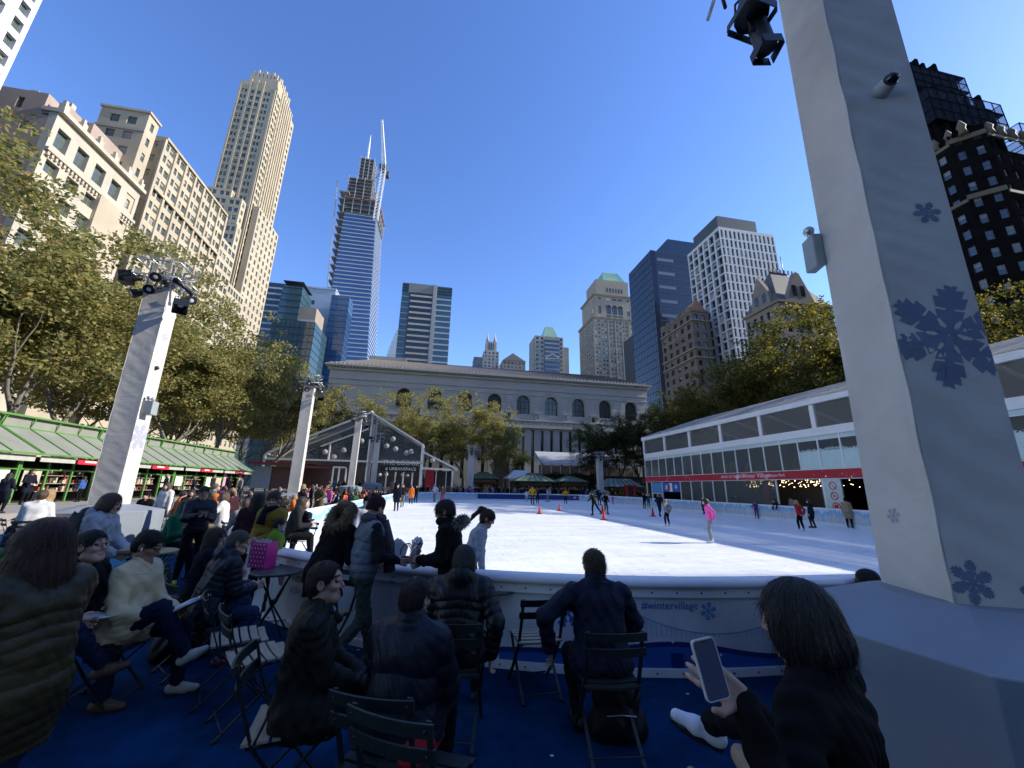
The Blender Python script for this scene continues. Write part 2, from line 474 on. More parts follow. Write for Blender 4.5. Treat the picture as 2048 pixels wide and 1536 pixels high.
s, z = s_at(1287, 1194); board_text('#wintervillage', 0.105, M_blue, s - .04, min(z, ZT - .17))
s, z = s_at(1386, 1206); decal('snowflake_print', snowflake(0.085, 0, .3, .16), [M_lblue], s + .16, min(z, ZT - .22))
s, z = s_at(1130, 1172); decal('snowflake_print', snowflake(0.155, 0, .1, .15), [M_blue], s, ZT - .25)
s, z = s_at(580, 1118); board_text('BANK OF AMERICA', 0.093, M_navy, s, z)
decal('flag_logo', [(seg_poly((0, .02 * k), (.10, .02 * k + .035), .012), 0) for k in range(3)], [M_pred], s + 0.86, z - .02)
s, z = s_at(578, 1150); board_text('Winter Village', 0.170, M_navy, s, z)
s, z = s_at(582, 1178); board_text('at Bryant Park', 0.104, mat('print_grey', (.12, .13, .16), .5), s, z)
s, z = s_at(566, 1140); decal('mitten_print', [([(-.05, .14), (-.10, .05), (-.09, -.1), (-.03, -.2), (.04, -.2), (.07, -.1), (.08, .16), (.03, .2)], 0), ([(-.02, .02), (.0, -.16), (.05, -.16), (.05, .12), (.01, .14)], 1)], [M_navy, M_pred], s, z)
s0, _ = s_at(1000, 1240)
wave = []; nW = 80
def wtop(u):
 return 0.10 + 0.14 * max(0, math.sin((u - 0.7) * 1.35)) ** 2 * (1 if u > 0.6 else 0) + 0.03 * math.sin(u * 2.1)
for k in range(nW):
 u0, u1 = 6.5 * k / nW, 6.5 * (k + 1) / nW
 a0_, a1_ = wtop(u0), wtop(u1)
 wave.append(([(u0, 0.0), (u1, 0.0), (u1, a1_), (u0, a0_)], 0))
 wave.append(([(u0, a0_ - .035), (u1, a1_ - .035), (u1, a1_ + .012), (u0, a0_ + .012)], 1))
decal('wave_print', wave, [M_blue, M_navy], s0, DZ + .078)
s1, z1 = s_at(1130, 1232); br = []
for k in range(30):
 u0, u1 = -0.2 + 0.05 * k, -0.2 + 0.05 * (k + 1)
 f = lambda u: 0.0 + 0.16 * ((u - 0.75) / 0.8) ** 2
 br.append((seg_poly((u0, f(u0)), (u1, f(u1)), .006), 0)); br.append((seg_poly((u0, f(u0)), (u0, -.03), .004), 0))
br.append((seg_poly((-.2, -.02), (1.4, -.02), .014), 0))
decal('bridge_print', br, [M_lblue], s_at(1290, 1265)[0], s_at(1290, 1265)[1])
dots = []; rr = random.Random(3)
for k in range(26): dots.append(disc(rr.uniform(0.2, 5.5), rr.uniform(.01, .3), rr.uniform(.006, .017)))
decal('snow_print', dots, [M_pwhite], s0, DZ + .08, 0.1068)
s, z = s_at(1370, 1310); decal('gift_print', [([(-.12, 0), (.0, 0), (.0, .13), (-.12, .13)], 0), ([(.03, 0), (.2, 0), (.2, .16), (.03, .16)], 1), ([(-.3, 0), (-.15, 0), (-.15, .09), (-.3, .09)], 1)], [M_navy, M_blue], s, DZ + .08, 0.1085)
def s_far(x): return RP.near(x, RY1)
nav = []
xa, xb = at_y(955, 990, RY1).x, at_y(1155, 990, RY1).x
W_ = xb - xa
for k in range(24): nav.append(([(W_ * k / 24, -.22), (W_ * (k + 1) / 24, -.22), (W_ * (k + 1) / 24, .62), (W_ * k / 24, .62)], 0))
fl = []
for (u, v, r) in ((2.6, .3, .18), (5.2, .42, .16), (7.6, .2, .26), (8.6, .3, .34), (9.3, .18, .2), (11.2, .35, .14)): fl += snowflake(r, 1, .2, .16, u, v)
nav += fl
nav += [([(1.0, -.1), (1.5, -.1), (1.3, .35)], 2), ([(3.2, -.1), (3.9, -.1), (3.55, .4)], 1), ([(W_ * .83, -.05), (W_ * .86, -.05), (W_ * .86, .45), (W_ * .83, .45)], 2), ([(W_ * .64, -.05), (W_ * .68, .0), (W_ * .66, .4)], 2)]
nav += [(seg_poly((W_ * .93 + k * .02, .2 + k * .09), (W_ * .97, .28 + k * .06), .05), 1) for k in range(3)]
decal('sponsor_panel', nav, [M_navy, M_pwhite, M_pred], s_far(xa), 0.0, -0.006, barrier, -1)
o = text_mesh('BRYANT PARK', 0.26, M_pwhite, 'lettering', barrier, None, 'LEFT', 0.0)
for v in o.data.vertices:
 p, nn = RP.at(s_far(xa + W_ * .47) - v.co.x); q = p + nn * -0.012
 v.co = (q.x - 9.5, q.y - 27, .22 + v.co.y - ICE_Z)
def glass_mat(name, color=(0.03, 0.045, 0.06), rough=0.06, var=0.5, scale=0.15):
 m = mat(name, color, rough, var, scale, spec=0.9)
 return m
G_dark = glass_mat('glass_dark', (0.02, 0.026, 0.032))
G_teal = glass_mat('glass_teal', (0.085, 0.11, 0.105), .12)
G_blind = mat('window_blind', (0.32, 0.31, 0.28), 0.5, 0.15, 0.4)
G_blue = glass_mat('glass_blue', (0.035, 0.075, 0.15), 0.05)
M_fr_dark = mat('frame_dark', (0.04, 0.045, 0.05), 0.5)
M_fr_lite = mat('frame_light', (0.45, 0.45, 0.42), 0.5)
_win_cache = {}
def win_geo(mb, w, h, style, M=None, rng=rnd):
 """pane and frame of one window; local x along wall, y outward, z up, origin bottom centre"""
 fw = min(0.09, w * .06)
 T = (lambda p: M @ Vector(p)) if M is not None else (lambda p: p)
 def q(x0, z0, x1, z1, y, mi):
  mb.add([T((x0, y, z0)), T((x1, y, z0)), T((x1, y, z1)), T((x0, y, z1))], ((0, 1, 2, 3),), mi)
 blind = style[1]
 if blind > 0:
  zb = h * (1 - blind); q(-w / 2, 0, w / 2, zb, 0, 0); q(-w / 2, zb, w / 2, h, 0, 1)
 else: q(-w / 2, 0, w / 2, h, 0, 0)
 y = 0.05
 if style[0] == 'sash':
  q(-w / 2, h * .5 - fw / 2, w / 2, h * .5 + fw / 2, y, 2); q(-w / 2, 0, w / 2, fw, y, 2); q(-w / 2, h - fw, w / 2, h, y, 2)
  q(-w / 2, fw, -w / 2 + fw, h - fw, y, 2); q(w / 2 - fw, fw, w / 2, h - fw, y, 2)
 elif style[0] == 'grid':
  for k in (1, 2): q(-w / 2 + w * k / 3 - fw / 2, 0, -w / 2 + w * k / 3 + fw / 2, h, y, 2)
  for k in (1, 2): q(-w / 2, h * k / 3 - fw / 2, w / 2, h * k / 3 + fw / 2, y + .01, 2)
 elif style[0] == 'plain':
  q(-w / 2, 0, w / 2, fw, y, 2); q(-fw / 2, fw, fw / 2, h, y, 2)
def win_mesh(w, h, style, mats):
 k = (round(w, 2), round(h, 2), style, tuple(x.name for x in mats))
 if k not in _win_cache:
  mb = MB(); win_geo(mb, w, h, style); _win_cache[k] = mb.mesh('window', mats)
 return _win_cache[k]
class Building:
 def __init__(s, name, label, cat, base, wall, glass=None, group=None):
  s.root = thing(name, label, cat, base, 0, group)
  s.base = Vector(base); s.w = {}; s.wins = []; s.wall = wall
  s.glass = glass or [G_teal if base[0] < -50 else G_dark, G_blind, mat('frame_grey_green', (.15, .16, .145), .5) if base[0] < -50 else M_fr_dark]
 def mb(s, name, mt=None):
  if name not in s.w: s.w[name] = (MB(), mt or s.wall)
  return s.w[name][0]
 def L(s, p): return Vector(p) - s.base
 def box(s, name, x0, y0, z0, x1, y1, z1, mt=None):
  a = s.L((min(x0, x1), min(y0, y1), z0)); b = s.L((max(x0, x1), max(y0, y1), z1))
  s.mb(name, mt).box(a.x, a.y, a.z, b.x, b.y, b.z)
 def facade(s, p0, u, W, z0, z1, cols, rows, depth=0.35, wall='wall', mt=None, style='sash', blind=0.35, arch=False):
  """p0: ground corner, u: unit vector along the wall (outside on the right hand of u is -normal);
  cols: [(x0, x1)], rows: [(z0, z1)] openings; a front sheet with reveals and set-back windows"""
  mb = s.mb(wall, mt); u = Vector(u).normalized(); n = Vector((u.y, -u.x, 0)); p0 = s.L(Vector((p0[0], p0[1], 0)) )
  def P(x, z, d=0.0): return p0 + u * x + Vector((0, 0, z)) - n * d
  xs = 0.0
  for (a, b) in cols:
   if a > xs: mb.quad(P(xs, z0), P(a, z0), P(a, z1), P(xs, z1))
   zs = z0
   for (c, d) in rows:
    if c > zs: mb.quad(P(a, zs), P(b, zs), P(b, c), P(a, c))
    mb.quad(P(a, c), P(b, c), P(b, c, depth), P(a, c, depth)); mb.quad(P(a, d, depth), P(b, d, depth), P(b, d), P(a, d))
    mb.quad(P(a, c, depth), P(a, d, depth), P(a, d), P(a, c)); mb.quad(P(b, c), P(b, d), P(b, d, depth), P(b, c, depth))
    s.wins.append((P((a + b) / 2, c, depth), u, b - a, d - c, style, blind))
    zs = d
   if zs < z1: mb.quad(P(a, zs), P(b, zs), P(b, z1), P(a, z1))
   xs = b
  if xs < W: mb.quad(P(xs, z0), P(W, z0), P(W, z1), P(xs, z1))
 def grid(s, p0, u, W, z0, z1, bay, floor, ww, wh, pair=False, margin=0.0, sill=0.3, **k):
  nb = max(1, round((W - 2 * margin) / bay)); bw = (W - 2 * margin) / nb
  cols = []
  for i in range(nb):
   c = margin + bw * (i + .5)
   if pair:
    g = bw * .06; cols += [(c - g - ww * bw / 2, c - g), (c + g, c + g + ww * bw / 2)]
   else: cols.append((c - ww * bw / 2, c + ww * bw / 2))
  nf = max(1, int((z1 - z0) / floor)); fh = (z1 - z0) / nf
  rows = [(z0 + fh * (j + sill * (1 - wh)), z0 + fh * (j + sill * (1 - wh) + wh)) for j in range(nf)]
  s.facade(p0, u, W, z0, z1, cols, rows, **k)
 def done(s, limit=100):
  for name, (mb, mt) in s.w.items():
   if mb.v: mb.build(name.rstrip('-0123456789_') , mt, s.root)
  def size(wn):
   q = proj(s.base + wn[0] + Vector((0, 0, wn[3] / 2)))
   if q is None or not (-60 < q[0] < 2108 and -60 < q[1] < 1010): return 0
   return wn[2] * wn[3] / (s.base + wn[0] - CAM_POS).length ** 2
  vis = [(size(w_), i) for i, w_ in enumerate(s.wins)]
  vis = sorted([v for v in vis if v[0] > 0], reverse=True)
  if not vis: s.wins = []; return s.root
  near = set(i for _, i in vis[:limit]); rest = [i for _, i in vis[limit:]]
  rr = random.Random(len(s.wins))
  mb = MB()
  for i in [i for _, i in vis]:
   p, u, w_, h_, st, bl = s.wins[i]
   t = rr.random(); sty = (st, (0.5 if t < bl * .4 else 0.3 if t < bl * .7 else 0.8) if t < bl else 0)
   if i in near:
    o = link_mesh('window', win_mesh(w_, h_, sty, s.glass), s.root)
    o.location = p; o.rotation_euler = (0, 0, math.atan2(u.y, u.x) )
   else:
    M = Matrix.Translation(p) @ Matrix.Rotation(math.atan2(u.y, u.x), 4, 'Z')
    win_geo(mb, w_, h_, sty, M @ Matrix.Scale(-1, 4, Vector((0, 1, 0))))
   if i in near: o.scale = (1, -1, 1)
  if mb.v:
   tag(mb.build('window', s.glass, s.root), kind='stuff')
  return s.root
def shell(B, x0, y0, x1, y1, z0, z1, faces, spec, wall='wall', mt=None, top=True):
 """box with windowed faces: faces is a string of the sides to window: N(-X side seen from right) etc.
 S = -Y face, E = +X face, W = -X face, B = +Y back"""
 x0, x1 = min(x0, x1), max(x0, x1); y0, y1 = min(y0, y1), max(y0, y1)
 mb = B.mb(wall, mt)
 def q(a, b, c, d): mb.quad(B.L(a), B.L(b), B.L(c), B.L(d))
 for f, p0, u, W in (('S', (x0, y0), (1, 0, 0), x1 - x0), ('E', (x1, y0), (0, 1, 0), y1 - y0), ('B', (x1, y1), (-1, 0, 0), x1 - x0), ('W', (x0, y1), (0, -1, 0), y1 - y0)):
  sp = spec.get(f) if f in faces else None
  if sp: B.grid(p0, u, W, z0, z1, wall=wall, mt=mt, **sp)
  else:
   e = (p0[0] + u[0] * W, p0[1] + u[1] * W)
   q((p0[0], p0[1], z0), (e[0], e[1], z0), (e[0], e[1], z1), (p0[0], p0[1], z1))
 if top: q((x0, y0, z1), (x1, y0, z1), (x1, y1, z1), (x0, y1, z1))
def cornice(B, x0, y0, x1, y1, z, out=0.8, h=0.9, name='cornice', mt=None):
 B.box(name, x0 - out, y0 - out, z, x1 + out, y1 + out, z + h * .45, mt)
 B.box(name, x0 - out * .6, y0 - out * .6, z - h * .5, x1 + out * .6, y1 + out * .6, z - .003, mt)
M_cream = mat('limestone_cream', (0.43, 0.365, 0.26), 0.85, 0.13, 0.12, 0.2, 3)
M_white_tc = mat('white_terracotta', (0.46, 0.41, 0.32), 0.7, 0.12, 0.2, 0.2, 3)
M_pink = mat('pinkish_brick', (0.36, 0.275, 0.225), 0.9, 0.12, 0.15, 0.2, 6)
M_grey_st = mat('grey_stone', (0.36, 0.34, 0.30), 0.85, 0.12, 0.12, 0.2, 3)
M_lib = mat('library_marble', (0.42, 0.41, 0.385), 0.75, 0.10, 0.25, 0.15, 3)
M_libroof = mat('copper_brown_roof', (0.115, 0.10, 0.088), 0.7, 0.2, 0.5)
M_brown = mat('brown_brick', (0.20, 0.155, 0.115), 0.9, 0.15, 0.3, 0.2, 8)
M_tan = mat('tan_brick', (0.30, 0.255, 0.20), 0.9, 0.12, 0.2, 0.2, 6)
M_blackbrick = mat('black_brick', (0.010, 0.0098, 0.010), 1.0, 0.3, 0.4, 0.3, 8, spec=.0)
M_gold = mat('gold_stone', (0.15, 0.125, 0.08), 0.7, 0.2, 1.0)
M_conc = mat('white_precast', (0.62, 0.62, 0.60), 0.7, 0.05, 0.2)
M_verd = mat('verdigris', (0.22, 0.40, 0.30), 0.7, 0.15, 0.2)
M_mull = mat('dark_mullion', (0.025, 0.03, 0.035), 0.4, 0.1)
M_spand = mat('light_spandrel', (0.42, 0.46, 0.50), 0.35, 0.08, .1)
M_roofd = mat('roof_dark', (0.06, 0.06, 0.06), 0.9)
B = Building('office_tower', 'white tower with dark window strips cut off by the top left corner of the photo', 'office tower', (-110, 52, GND_Z), M_conc)
c = at_x(45, 85, -80)
shell(B, -135, c.y - 38, -80, c.y, 0, 190, 'SE', {'S': dict(bay=3.4, floor=3.9, ww=0.62, wh=0.62, depth=.8, style='plain', blind=.1), 'E': dict(bay=3.2, floor=3.9, ww=.5, wh=.62, style='plain', depth=.8)})
B.done()
XW = -80.0
B = Building('stone_building', 'pinkish brick building with an ornate white top floor front behind the left trees', 'building', (-92, 88, GND_Z), M_pink)
p = at_x(128, 192, XW); q = at_x(262, 372, XW)
y0, y1, zt = p.y, q.y + 3, p.z
zc = at_x(130, 240, XW).z
shell(B, XW - 26, y0, XW - 1.2, y1, 0, zc - 1, 'S', {'S': dict(bay=4.4, floor=5.2, ww=.26, wh=.5, margin=1.0, depth=.5, blind=.2)}, mt=M_pink)
shell(B, XW - 26, y0, XW - 2.5, y1, zc - 1, zt, 'S', {'S': dict(bay=5.5, floor=6, ww=.22, wh=.5, depth=.5, margin=1.5)}, wall='wall')
Wd = y1 - y0 - .3
B.facade((XW + .25, y0 + .15), (0, 1, 0), Wd, 0, zc, [(Wd * (i + .2) / 5, Wd * (i + .8) / 5) for i in range(5)],
         [(zc - 13.5 - 5.2 * k, zc - 10.3 - 5.2 * k) for k in range(10, 0, -1)] + [(zc - 13.0, zc - 10.2), (zc - 7.0, zc - 2.6)], wall='terracotta_front', mt=M_white_tc, depth=.9, style='grid', blind=.1)
B.box('terracotta_front', XW - 1.25, y0, 0, XW + .25, y0 + .15, zc, M_white_tc); B.box('terracotta_front', XW - 2.6, y0 + .16, zc - .4, XW + .2, y1, zc - .01, M_white_tc)
B.box('cornice', XW - 2.5, y0 - .3, zc, XW + 1.3, y1, zc + .9, M_white_tc); B.box('cornice', XW + .26, y0, zc - 8.9, XW + .9, y1, zc - 8.2, M_white_tc)
for k in range(26): B.box('cornice', XW + .26, y0 + .4 + k * Wd / 26, zc - 9.7, XW + .7, y0 + .4 + (k + .5) * Wd / 26, zc - 8.903, M_white_tc)
for i in range(6):
 yy = y0 + .6 + (Wd - 1.2) * i / 5
 B.box('finial_%d' % i, XW - .3, yy - .5, zc + .903, XW + .8, yy + .5, zc + 2.6, M_white_tc); B.box('finial_%d' % i, XW - .1, yy - .25, zc + 2.603, XW + .5, yy + .25, zc + 3.6, M_white_tc)
p2 = at_x(160, 205, XW - 4)
B.box('penthouse', XW - 22, y0 + 5, zt + .003, XW - 4, y0 + 10, zt + 3, M_pink); B.box('penthouse', XW - 22, y0 + 10.2, zc, XW - 3, y1, zc + 8, M_white_tc)
B.box('chimney', XW - 8, y0 + 2, zt, XW - 6.5, y0 + 3.2, zt + 2.2, M_white_tc); B.box('chimney_2', XW - 5, y0 + 6, zt, XW - 4.2, y0 + 7, zt + 4.4, M_white_tc)
B.done()
B = Building('stone_office_block', 'long cream stone office block with paired windows stepping down beside the tall setback tower', 'office building', (-95, 118, GND_Z), M_cream)
a = at_x(300, 228, XW); b_ = at_x(335, 240, XW); c = at_x(460, 402, XW); d = at_x(472, 505, XW); e = at_x(483, 590, XW)
ztop = a.z
pairE = dict(bay=4.6, floor=3.7, ww=.72, wh=.56, pair=True, depth=.3, blind=.25)
xl = at_y(205, 212, a.y).x
low = at_x(262, 400, XW).z
shell(B, xl, a.y, XW, b_.y - 1.8, 0, ztop, 'SE', {'S': dict(bay=4.2, floor=4.6, ww=.55, wh=.5, depth=.3, blind=.2, margin=1.5), 'E': dict(bay=5.5, floor=4.6, ww=.3, wh=.5, depth=.3, blind=.2)})
shell(B, xl + 6, b_.y - 1.8, XW - 3.5, b_.y + 1.2, 0, ztop - 1.5, '', {})
shell(B, xl + 2, b_.y + 1.2, XW, c.y, 0, ztop - .5, 'SE', {'S': dict(bay=5, floor=4.6, ww=.4, wh=.5, depth=.3), 'E': pairE})
shell(B, xl + 2, c.y + .004, XW, d.y, 0, d.z, 'E', {'E': pairE})
shell(B, xl + 2, d.y + .004, XW, e.y + 2, 0, e.z, 'E', {'E': pairE})
mm = (XW + .02, b_.y + 1.25)
for i in range(8):
 yy = b_.y + 1.25 + (c.y - b_.y - 1.3) * i / 7; B.box('pier', XW + .003, yy - .35, 0, XW + .45, yy + .35, ztop - 1.2, M_cream)
B.box('cornice', XW + .003, b_.y + 1.2, ztop - 1.19, XW + .6, c.y, ztop - .5, M_cream); B.box('cornice', xl - .3, a.y - .35, ztop, XW + .4, b_.y - 1.5, ztop + .6, M_grey_st)
B.box('cornice', XW + .003, b_.y + 1.6, ztop - 17.0, XW + .62, c.y - .3, ztop - 16.3, M_cream)
B.box('band_course', xl - .2, a.y - .25, ztop - 23.5, XW + .2, a.y - .003, ztop - 22.6, M_grey_st); B.box('band_course', xl - .2, a.y - .3, ztop - 6, XW + .2, a.y - .004, ztop - 5.4, M_grey_st)
B.box('front_wing', xl + 4, a.y - 6, 0, XW + 1.0, a.y - .31, ztop - 30, M_cream)
B.done()
XT = -90.0
B = Building('setback_tower', 'tall slender cream art deco tower with setbacks and a jagged crown', 'skyscraper', (-98, 180, GND_Z), M_cream)
p = at_x(556, 172, XT); yS = p.y; xw = at_y(475, 192, yS).x; yE = at_x(594, 212, XT).y
zs = p.z
sS = dict(bay=6.0, floor=3.75, ww=.55, wh=.55, pair=True, depth=.3, blind=.3); sE = dict(bay=3.6, floor=3.75, ww=.42, wh=.6, depth=.45, blind=.2)
shell(B, xw, yS, XT, yE, 0, zs, '', {})
wS = XT - xw
cS = [(wS * f0, wS * f1) for f0, f1 in ((.07, .13), (.16, .22), (.335, .435), (.49, .59), (.70, .76), (.79, .85))]
B.facade((xw, yS - .32), (1, 0, 0), wS, 40, zs - 4, cS, [(40 + 3.75 * k + 1.0, 40 + 3.75 * k + 3.1) for k in range(int((zs - 44) / 3.75))], depth=.3, blind=.3)
wE = yE - yS
cE = [(wE * f - .75, wE * f + .75) for f in (.07, .16, .27, .36, .45, .54, .63, .72, .83, .93)]
B.facade((XT + .42, yS - .3), (0, 1, 0), wE + .3, 30, zs - 1, cE, [(30 + 3.75 * k + 1.0, 30 + 3.75 * k + 3.3) for k in range(int((zs - 33) / 3.75))], depth=.4, blind=.2)
for f in (.215, .315, .405, .495, .585, .675, .775):
 yy = yS + wE * f; B.box('pier', XT + .424, yy - .35, 60, XT + .95, yy + .35, zs + 1.5, M_cream)
for f in (.03, .28, .462, .64, .97): B.box('pier', xw + wS * f - .4, yS - .7, 60, xw + wS * f + .4, yS - .323, zs - 3 + (4 if .2 < f < .7 else 0), M_cream)
t1 = at_x(560, 150, XT).z
B.box('crown', xw + 2.2, yS + 1.5, zs, XT - 1.0, yE - 2.0, zs + 5.5, M_cream)
for k in range(7): B.box('crown', xw + 2.6 + k * (wS - 4.2) / 7, yS + 2.6, zs + 5.503, xw + 2.6 + (k + .55) * (wS - 4.2) / 7, yS + 3.4, zs + 10 + (k % 2) * 1.2, M_white_tc)
B.box('crown', xw + 4, yS + 4, zs + 5.503, XT - 2.4, yE - 4.5, zs + 9.5, M_grey_st)
for k in range(8): B.box('crown', XT - 2.2, yS + 3.6 + k * (wE - 8) / 8, zs + 5.503, XT - 1.4, yS + 3.6 + (k + .6) * (wE - 8) / 8, zs + 9.5 + (k % 2) * 1.3, M_white_tc)
for (px, py, dy, x_) in ((458, 378, 3.2, XT - 8), (490, 398, 5.4, XT - 2), (500, 452, 8.2, XT + .0), (486, 520, 11.5, XT - .6)):
 w_ = at_y(px, py, yS - dy)
 shell(B, xw - 1, yS - dy, x_ + 1.2, yS - dy + 3.6, 0, w_.z, 'SE', {'S': dict(bay=5.0, floor=3.75, ww=.6, wh=.55, pair=True, depth=.25, blind=.2), 'E': dict(bay=3.0, floor=3.75, ww=.4, wh=.55, depth=.25)})
shell(B, XT + .96, yS + .6, XT + 3.4, yE + 1, 0, at_x(560, 480, XT + 3).z, 'E', {'E': dict(bay=3.4, floor=3.75, ww=.42, wh=.58, depth=.3, blind=.2)}, wall='wing')
B.done()
def glass_tower(name, label, x0, y0, x1, y1, z1, glass, floor=4.0, bay=1.6, band=None, mull=M_mull, bandh=.35, cat='office tower', faces='SEW', proud=.12):
 B = Building(name, label, cat, ((x0 + x1) / 2, (y0 + y1) / 2, GND_Z), glass)
 B.box('curtain_wall', x0, y0, 0, x1, y1, z1, glass)
 nf = int(z1 / floor)
 for k in range(1, nf + 1):
  z = k * floor
  if z > z1 - .2: break
  B.box('spandrel_bands', x0 - proud, y0 - proud, z, x1 + proud, y1 + proud, z + bandh, band or mull)
 nx = max(1, int((x1 - x0) / bay)); ny = max(1, int((y1 - y0) / bay))
 for k in range(nx + 1):
  x = x0 + (x1 - x0) * k / nx
  B.box('mullions', x - .06, y0 - proud * .6, 0, x + .06, y0 - .002, z1, mull)
 for k in range(ny + 1):
  y = y0 + (y1 - y0) * k / ny
  if 'E' in faces: B.box('mullions', x1 + .002, y - .06, 0, x1 + proud * .6, y + .06, z1, mull)
  if 'W' in faces: B.box('mullions', x0 - proud * .6, y - .06, 0, x0 - .002, y + .06, z1, mull)
 B.box('roof', x0 + .2, y0 + .2, z1, x1 - .2, y1 - .2, z1 + .4, M_roofd)
 return B
G_tealg = glass_mat('glass_teal_tower', (0.045, 0.095, 0.115), 0.05, .3, .05)
G_blueg = glass_mat('glass_blue_tower', (0.06, 0.14, 0.27), 0.05, .3, .05)
G_navy = glass_mat('glass_navy_tower', (0.012, 0.017, 0.028), 0.05, .3, .05)
a = at_y(536, 565, 232); b_ = at_y(572, 572, 232)
glass_tower('glass_building', 'narrow grey striped tower between the setback tower and teal glass block', a.x, 232, b_.x, 250, a.z, G_dark, 3.8, 3, M_spand, bandh=1.2).done()
a = at_y(566, 570, 222); b_ = at_y(606, 575, 222); c = at_y(640, 610, 222)
B = glass_tower('teal_glass_block', 'teal glass office block with a stepped sloping roof behind left trees', at_y(545, 640, 215).x, 215, at_y(632, 640, 215).x, 238, at_y(590, 642, 215).z, G_tealg, 4.0, 2.2, M_mull)
B.box('upper_tier', a.x, 222, at_y(590, 642, 215).z + .41, b_.x, 238, a.z, G_tealg)
for k in range(7): B.box('tier_bands', a.x - .1, 221.85, at_y(590, 642, 215).z + 3 + k * 4, b_.x + .1, 238.1, at_y(590, 642, 215).z + 3.5 + k * 4, M_mull)
B.box('side_tier', b_.x + .01, 223, at_y(590, 642, 215).z + .41, at_y(632, 628, 223).x, 238, at_y(620, 615, 223).z, M_tan)
B.box('roof_rail', at_y(600, 636, 216).x, 215.4, at_y(590, 642, 215).z + .42, at_y(632, 636, 216).x, 215.7, at_y(590, 642, 215).z + 1.6, M_steel)
B.done()
a = at_y(612, 575, 262); b_ = at_y(672, 580, 262)
B = Building('grey_slab_tower', 'pale blue grey slab tower with blank face in front of the tower under construction', 'office tower', (a.x, 270, GND_Z), mat('blue_grey_panel', (.34, .39, .48), .5, .06, .05))
B.box('wall', a.x, 262, 0, b_.x, 285, a.z); B.box('cornice', a.x - .3, 261.6, a.z, b_.x + .3, 285, a.z + 1.2, M_spand)
for k in range(5): B.box('window', a.x + 5, 261.9, a.z - 12 - 9 * k, a.x + 7, 261.997, a.z - 9 - 9 * k, G_dark);
B.done()
a = at_y(664, 590, 250); b_ = at_y(699, 597, 250)
B = glass_tower('blue_glass_tower', 'bright blue glass tower reflecting sky beside the pale slab', a.x, 250, b_.x, 262 - .5, a.z, G_blueg, 4.0, 1.8, M_mull, bandh=.25)
B.done()
YV = 380.0
B = Building('tower_under_construction', 'very tall blue glass tower under construction with scaffolded stepped top and spire', 'skyscraper', (at_y(710, 700, YV).x, 400, GND_Z), G_blueg)
xl = at_y(690, 425, YV).x; xr = at_y(752, 425, YV).x; xl0 = at_y(640, 700, YV).x; xr0 = at_y(748, 700, YV).x + 1
zt = at_y(720, 430, YV).z
G_van = glass_mat('glass_vanderbilt', (0.05, 0.10, 0.24), 0.12, .2, .03)
D = 52
nf = 62
for k in range(nf):
 z0, z1 = zt * k / nf, zt * (k + 1) / nf; f = k / nf
 x0 = xl0 + (xl - xl0) * f * .96; x1 = xr0 + (xr - xr0) * f; yb = YV + D - 8 * f
 B.box('curtain_wall', x0, YV, z0, x1, yb, z1 - 1.1, G_van); B.box('floor_bands', x0 - .4, YV - .4, z1 - 1.097, x1 + .4, yb + .4, z1 - .003, M_spand)
def skeleton(x0, y0, x1, y1, z0, z1, fl, bay, name='steel_frame', mt=None):
 nf = max(1, int((z1 - z0) / fl))
 for k in range(nf + 1):
  z = z0 + (z1 - z0) * k / nf
  B.box('floor_slabs', x0, y0, z, x1, y1, z + .5, mt or M_conc2)
 nx = max(1, int((x1 - x0) / bay)); ny = max(1, int((y1 - y0) / bay))
 for i in range(nx + 1):
  x = x0 + (x1 - x0) * i / nx
  for y in (y0, y1): B.box(name, x - .35, y - .35, z0, x + .35, y + .35, z1 + 3, M_steel2)
 for j in range(1, ny):
  y = y0 + (y1 - y0) * j / ny
  for x in (x0, x1): B.box(name, x - .35, y - .35, z0, x + .35, y + .35, z1 + 3, M_steel2)
 B.box('core', x0 + 2, y0 + 2.5, z0, x1 - 2, y1 - 2.5, z1, M_core)
M_conc2 = mat('site_concrete', (.30, .29, .29), .9, .2, .2); M_steel2 = mat('site_steel', (.38, .40, .42), .6, .2, .2); M_core = mat('site_core', (.10, .10, .11), .9, .4, .15)
z2 = at_y(730, 403, YV).z
skeleton(xl - 2, YV - 1, xr + 2, YV + 40, zt + .5, z2, 5, 8)
B.box('deck_edge', xl - 3, YV - 2, z2 + .6, xr + 3, YV + 41, z2 + 2.0, mat('orange_netting', (.30, .14, .10), .9, .3, .3))
z3 = at_y(720, 350, YV).z; xa = at_y(694, 380, YV + 6).x; xb = at_y(744, 380, YV + 6).x
skeleton(xa, YV + 6, xb, YV + 34, z2 + 2.1, z3, 4.2, 7)
z4 = at_y(735, 318, YV + 10).z; xa2 = at_y(719, 335, YV + 10).x; xb2 = at_y(747, 335, YV + 10).x
skeleton(xa2, YV + 10, xb2, YV + 28, z3 + .6, z4, 4, 5)
xs0 = at_y(669, 420, YV).x
zsd = at_y(675, 378, YV).z
for k in range(20):
 zz = zsd * (.45 + .55 * k / 19); xo = xl0 + (xs0 - xl0) * (.45 + .55 * k / 19) + 1.5
 B.box('floor_slabs', xo, YV + 1, zz - 1.2, xl0 + (xl - xl0) * min(1, zz / zt) + .6, YV + 34, zz, M_conc2)
mb = B.mb('hoist_mast', M_steel2)
hx0 = xl0 - 1;
mb.bar(B.L((xl0 + 1, YV, zt * .45)), B.L((xs0 - 2, YV, zsd + 12)), 1.0)
mb = B.mb('spire', M_white)
sp0 = at_y(735, 318, YV + 18); sp1 = at_y(738, 270, YV + 18)
